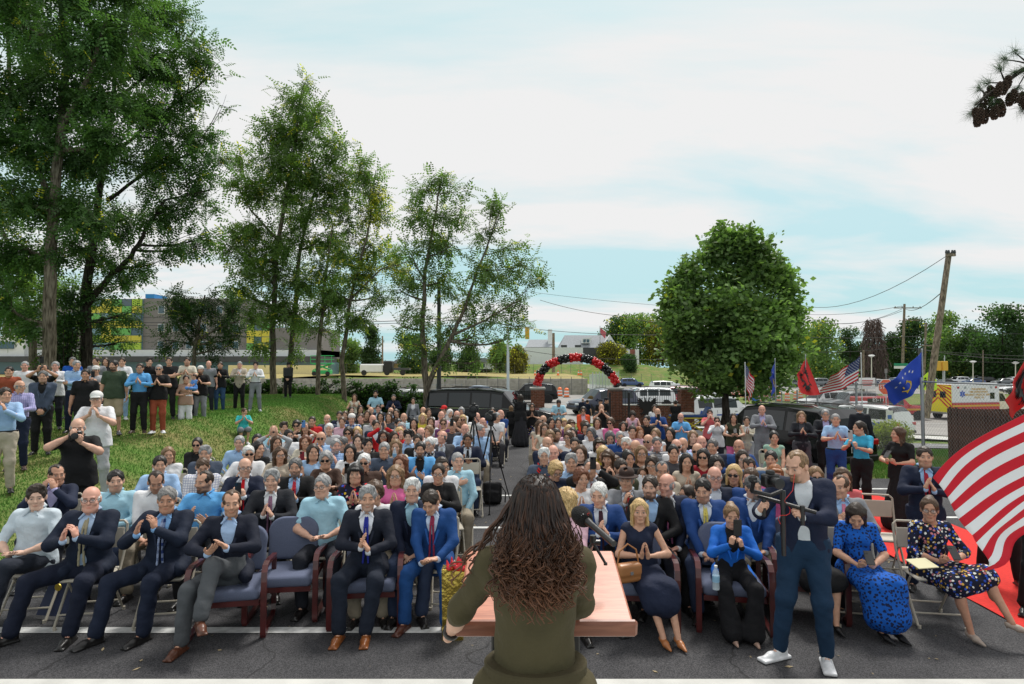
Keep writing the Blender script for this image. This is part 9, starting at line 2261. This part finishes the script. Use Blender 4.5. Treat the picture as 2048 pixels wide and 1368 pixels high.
def curls():
 g=np.random.default_rng(21); hc=np.array(J['headC']); R=np.array(J['headR']); V=[]; Q=[]; K=4; T=[]
 base=SDF(.03); base.ell(hc+v3(0,.012,.033),(.081,.099,.091)); base.cap(hc+v3(-.03,.04,.0),v3(-.055,.06,1.36),.062,.055); base.cap(hc+v3(.03,.04,.0),v3(.055,.06,1.36),.062,.055); base.cap(v3(0,.06,1.45),v3(0,.085,1.30),.060,.040)
 base.ell(hc+v3(0,-.14,-.06),(.07,.10,.12),op='-')
 bV,bQ=base.mesh(.011,lambda x,y,z:.004*np.sin(x*90+5*np.sin(z*40))*np.sin(z*70+x*60+y*50))
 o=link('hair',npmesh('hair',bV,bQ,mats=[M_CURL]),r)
 n=1300
 for i in range(n):
  a=g.uniform(-PI,PI); el=math.acos(g.uniform(-.15,1.0)); d=v3(math.sin(el)*math.sin(a),math.sin(el)*math.cos(a),math.cos(el))
  if d[1]<-.35 and d[2]<.75:continue
  p0=hc+v3(0,.012,.033)+d*v3(.082,.100,.092)
  side=d[0]; zt=1.20+abs(side)*.05+g.uniform(-.06,.22)**1; zt=max(1.20,zt+.10)
  if g.random()<.35:zt=g.uniform(1.30,1.52)
  xe=side*.112+g.normal(0,.026); ye=.135+.045*(1-abs(side))*1.2+g.normal(0,.018)-.05*max(0,-d[1])
  out=hc+v3(d[0]*.105+g.normal(0,.006),.03+max(d[1],0)*.115,-.01+d[2]*.06)
  if i%31==0 and side>.2:xe=side*.26+.04; ye=.02; zt=g.uniform(1.28,1.42)
  m=30; t=np.linspace(0,1,m)[:,None]; P0,P1,P2,P3=p0,out,v3(xe*1.05,ye,hc[2]-.22),v3(xe,ye,zt)
  P=(1-t)**3*P0+3*t*(1-t)**2*P1+3*t**2*(1-t)*P2+t**3*P3
  L=np.linalg.norm(np.diff(P,axis=0),axis=1).sum(); am=g.uniform(.006,.016); fr=L/g.uniform(.055,.095)*2*PI; ph=g.uniform(0,7); tt=t[:,0]; e=am*np.clip(tt*2.0-.3,0,1)
  P[:,0]+=e*np.cos(fr*tt+ph); P[:,1]+=e*np.sin(fr*tt+ph); P[:,2]+=e*.25*np.sin(fr*tt*2+ph)
  rad=g.uniform(.0026,.0046)*(1-.65*tt**3); rad[0]*=.6
  tg=np.gradient(P,axis=0); tg/=np.linalg.norm(tg,axis=1)[:,None]; u=np.cross(tg,v3(.3,1,.2)); u/=np.linalg.norm(u,axis=1)[:,None]; w=np.cross(tg,u); o0=len(V)*0+sum(len(q)for q in V)
  ring=np.stack([P+(u*math.cos(2*PI*k/K)+w*math.sin(2*PI*k/K)*.55)*rad[:,None]for k in range(K)],1).reshape(-1,3); V.append(ring)
  I=o0+np.arange(m*K).reshape(m,K); Q.append(np.stack([I[:-1],np.roll(I[:-1],-1,1),np.roll(I[1:],-1,1),I[1:]],2).reshape(-1,4)); T.append(np.repeat(g.uniform(0,1),m*K))
 V=np.concatenate(V); Q=np.concatenate(Q); me=npmesh('curls',V,Q,mats=[M_CURL]); a=me.color_attributes.new('tint','FLOAT_COLOR','POINT'); T=np.concatenate(T); C4=np.stack([T,T,T,T*0+1],1); a.data.foreach_set('color',C4.astype(np.float32).ravel())
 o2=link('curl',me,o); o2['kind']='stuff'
M_CURL=bpy.data.materials.new('curly_hair'); M_CURL.use_nodes=True
def _mc():
 N=M_CURL.node_tree.nodes; Lk=M_CURL.node_tree.links; b=N['Principled BSDF']; tc=N.new('ShaderNodeTexCoord'); sp_=N.new('ShaderNodeSeparateXYZ'); Lk.new(tc.outputs['Object'],sp_.inputs[0])
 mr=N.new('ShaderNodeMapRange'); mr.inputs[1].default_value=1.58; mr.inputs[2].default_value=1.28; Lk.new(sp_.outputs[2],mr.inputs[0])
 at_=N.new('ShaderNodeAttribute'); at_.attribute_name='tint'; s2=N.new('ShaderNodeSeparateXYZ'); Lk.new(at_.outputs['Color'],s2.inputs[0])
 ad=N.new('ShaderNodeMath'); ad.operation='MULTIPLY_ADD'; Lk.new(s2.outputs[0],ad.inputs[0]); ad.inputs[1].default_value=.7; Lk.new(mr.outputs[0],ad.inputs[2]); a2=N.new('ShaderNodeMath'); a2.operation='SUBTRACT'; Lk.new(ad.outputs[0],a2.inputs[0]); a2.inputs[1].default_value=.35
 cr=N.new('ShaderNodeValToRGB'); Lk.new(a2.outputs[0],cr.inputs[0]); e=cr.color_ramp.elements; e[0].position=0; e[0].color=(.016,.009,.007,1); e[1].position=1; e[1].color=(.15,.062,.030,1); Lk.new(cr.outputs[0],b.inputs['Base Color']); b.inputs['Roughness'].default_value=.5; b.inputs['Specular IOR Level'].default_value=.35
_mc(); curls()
m=MB(); w_=[(math.cos(a)*.158,math.sin(a)*.118+.0,1.035+.006*math.sin(a))for a in np.linspace(0,2*PI,40)[:-1]]; m.tube(w_,.020,6,flat=.25,close=True)if 0 else m.lathe([(.150,1.012),(.156,1.018),(.157,1.05),(.151,1.056)],(0,0,0),40); o=m.build('belt',M_CLOTH,r,smooth=True,color=(.064,.053,.027)); o.scale=(1.12,.86,1)
wv=v3(*J['wl']); fv=unit(J['wl']-J['el']); m=MB(); Rw=Vector(fv).to_track_quat('Z','Y').to_matrix(); m.lathe([(.031,-.012),(.033,-.008),(.033,.008),(.031,.012)],wv-fv*.045,18,R=Rw); m.build('watch_strap',M_BLK,r,smooth=True)
def nm(root):return root.get('label','person')
for o,d,root in PHONES:
 o['label']='phone held by the '+trim(nm(root),12)
for o in list(COL.objects):
 if o.parent is None and o.get('label'):
  w=str(o['label']).replace(',','').split()
  if len(w)>16:o['label']=' '.join(str(o['label']).split()[:16])
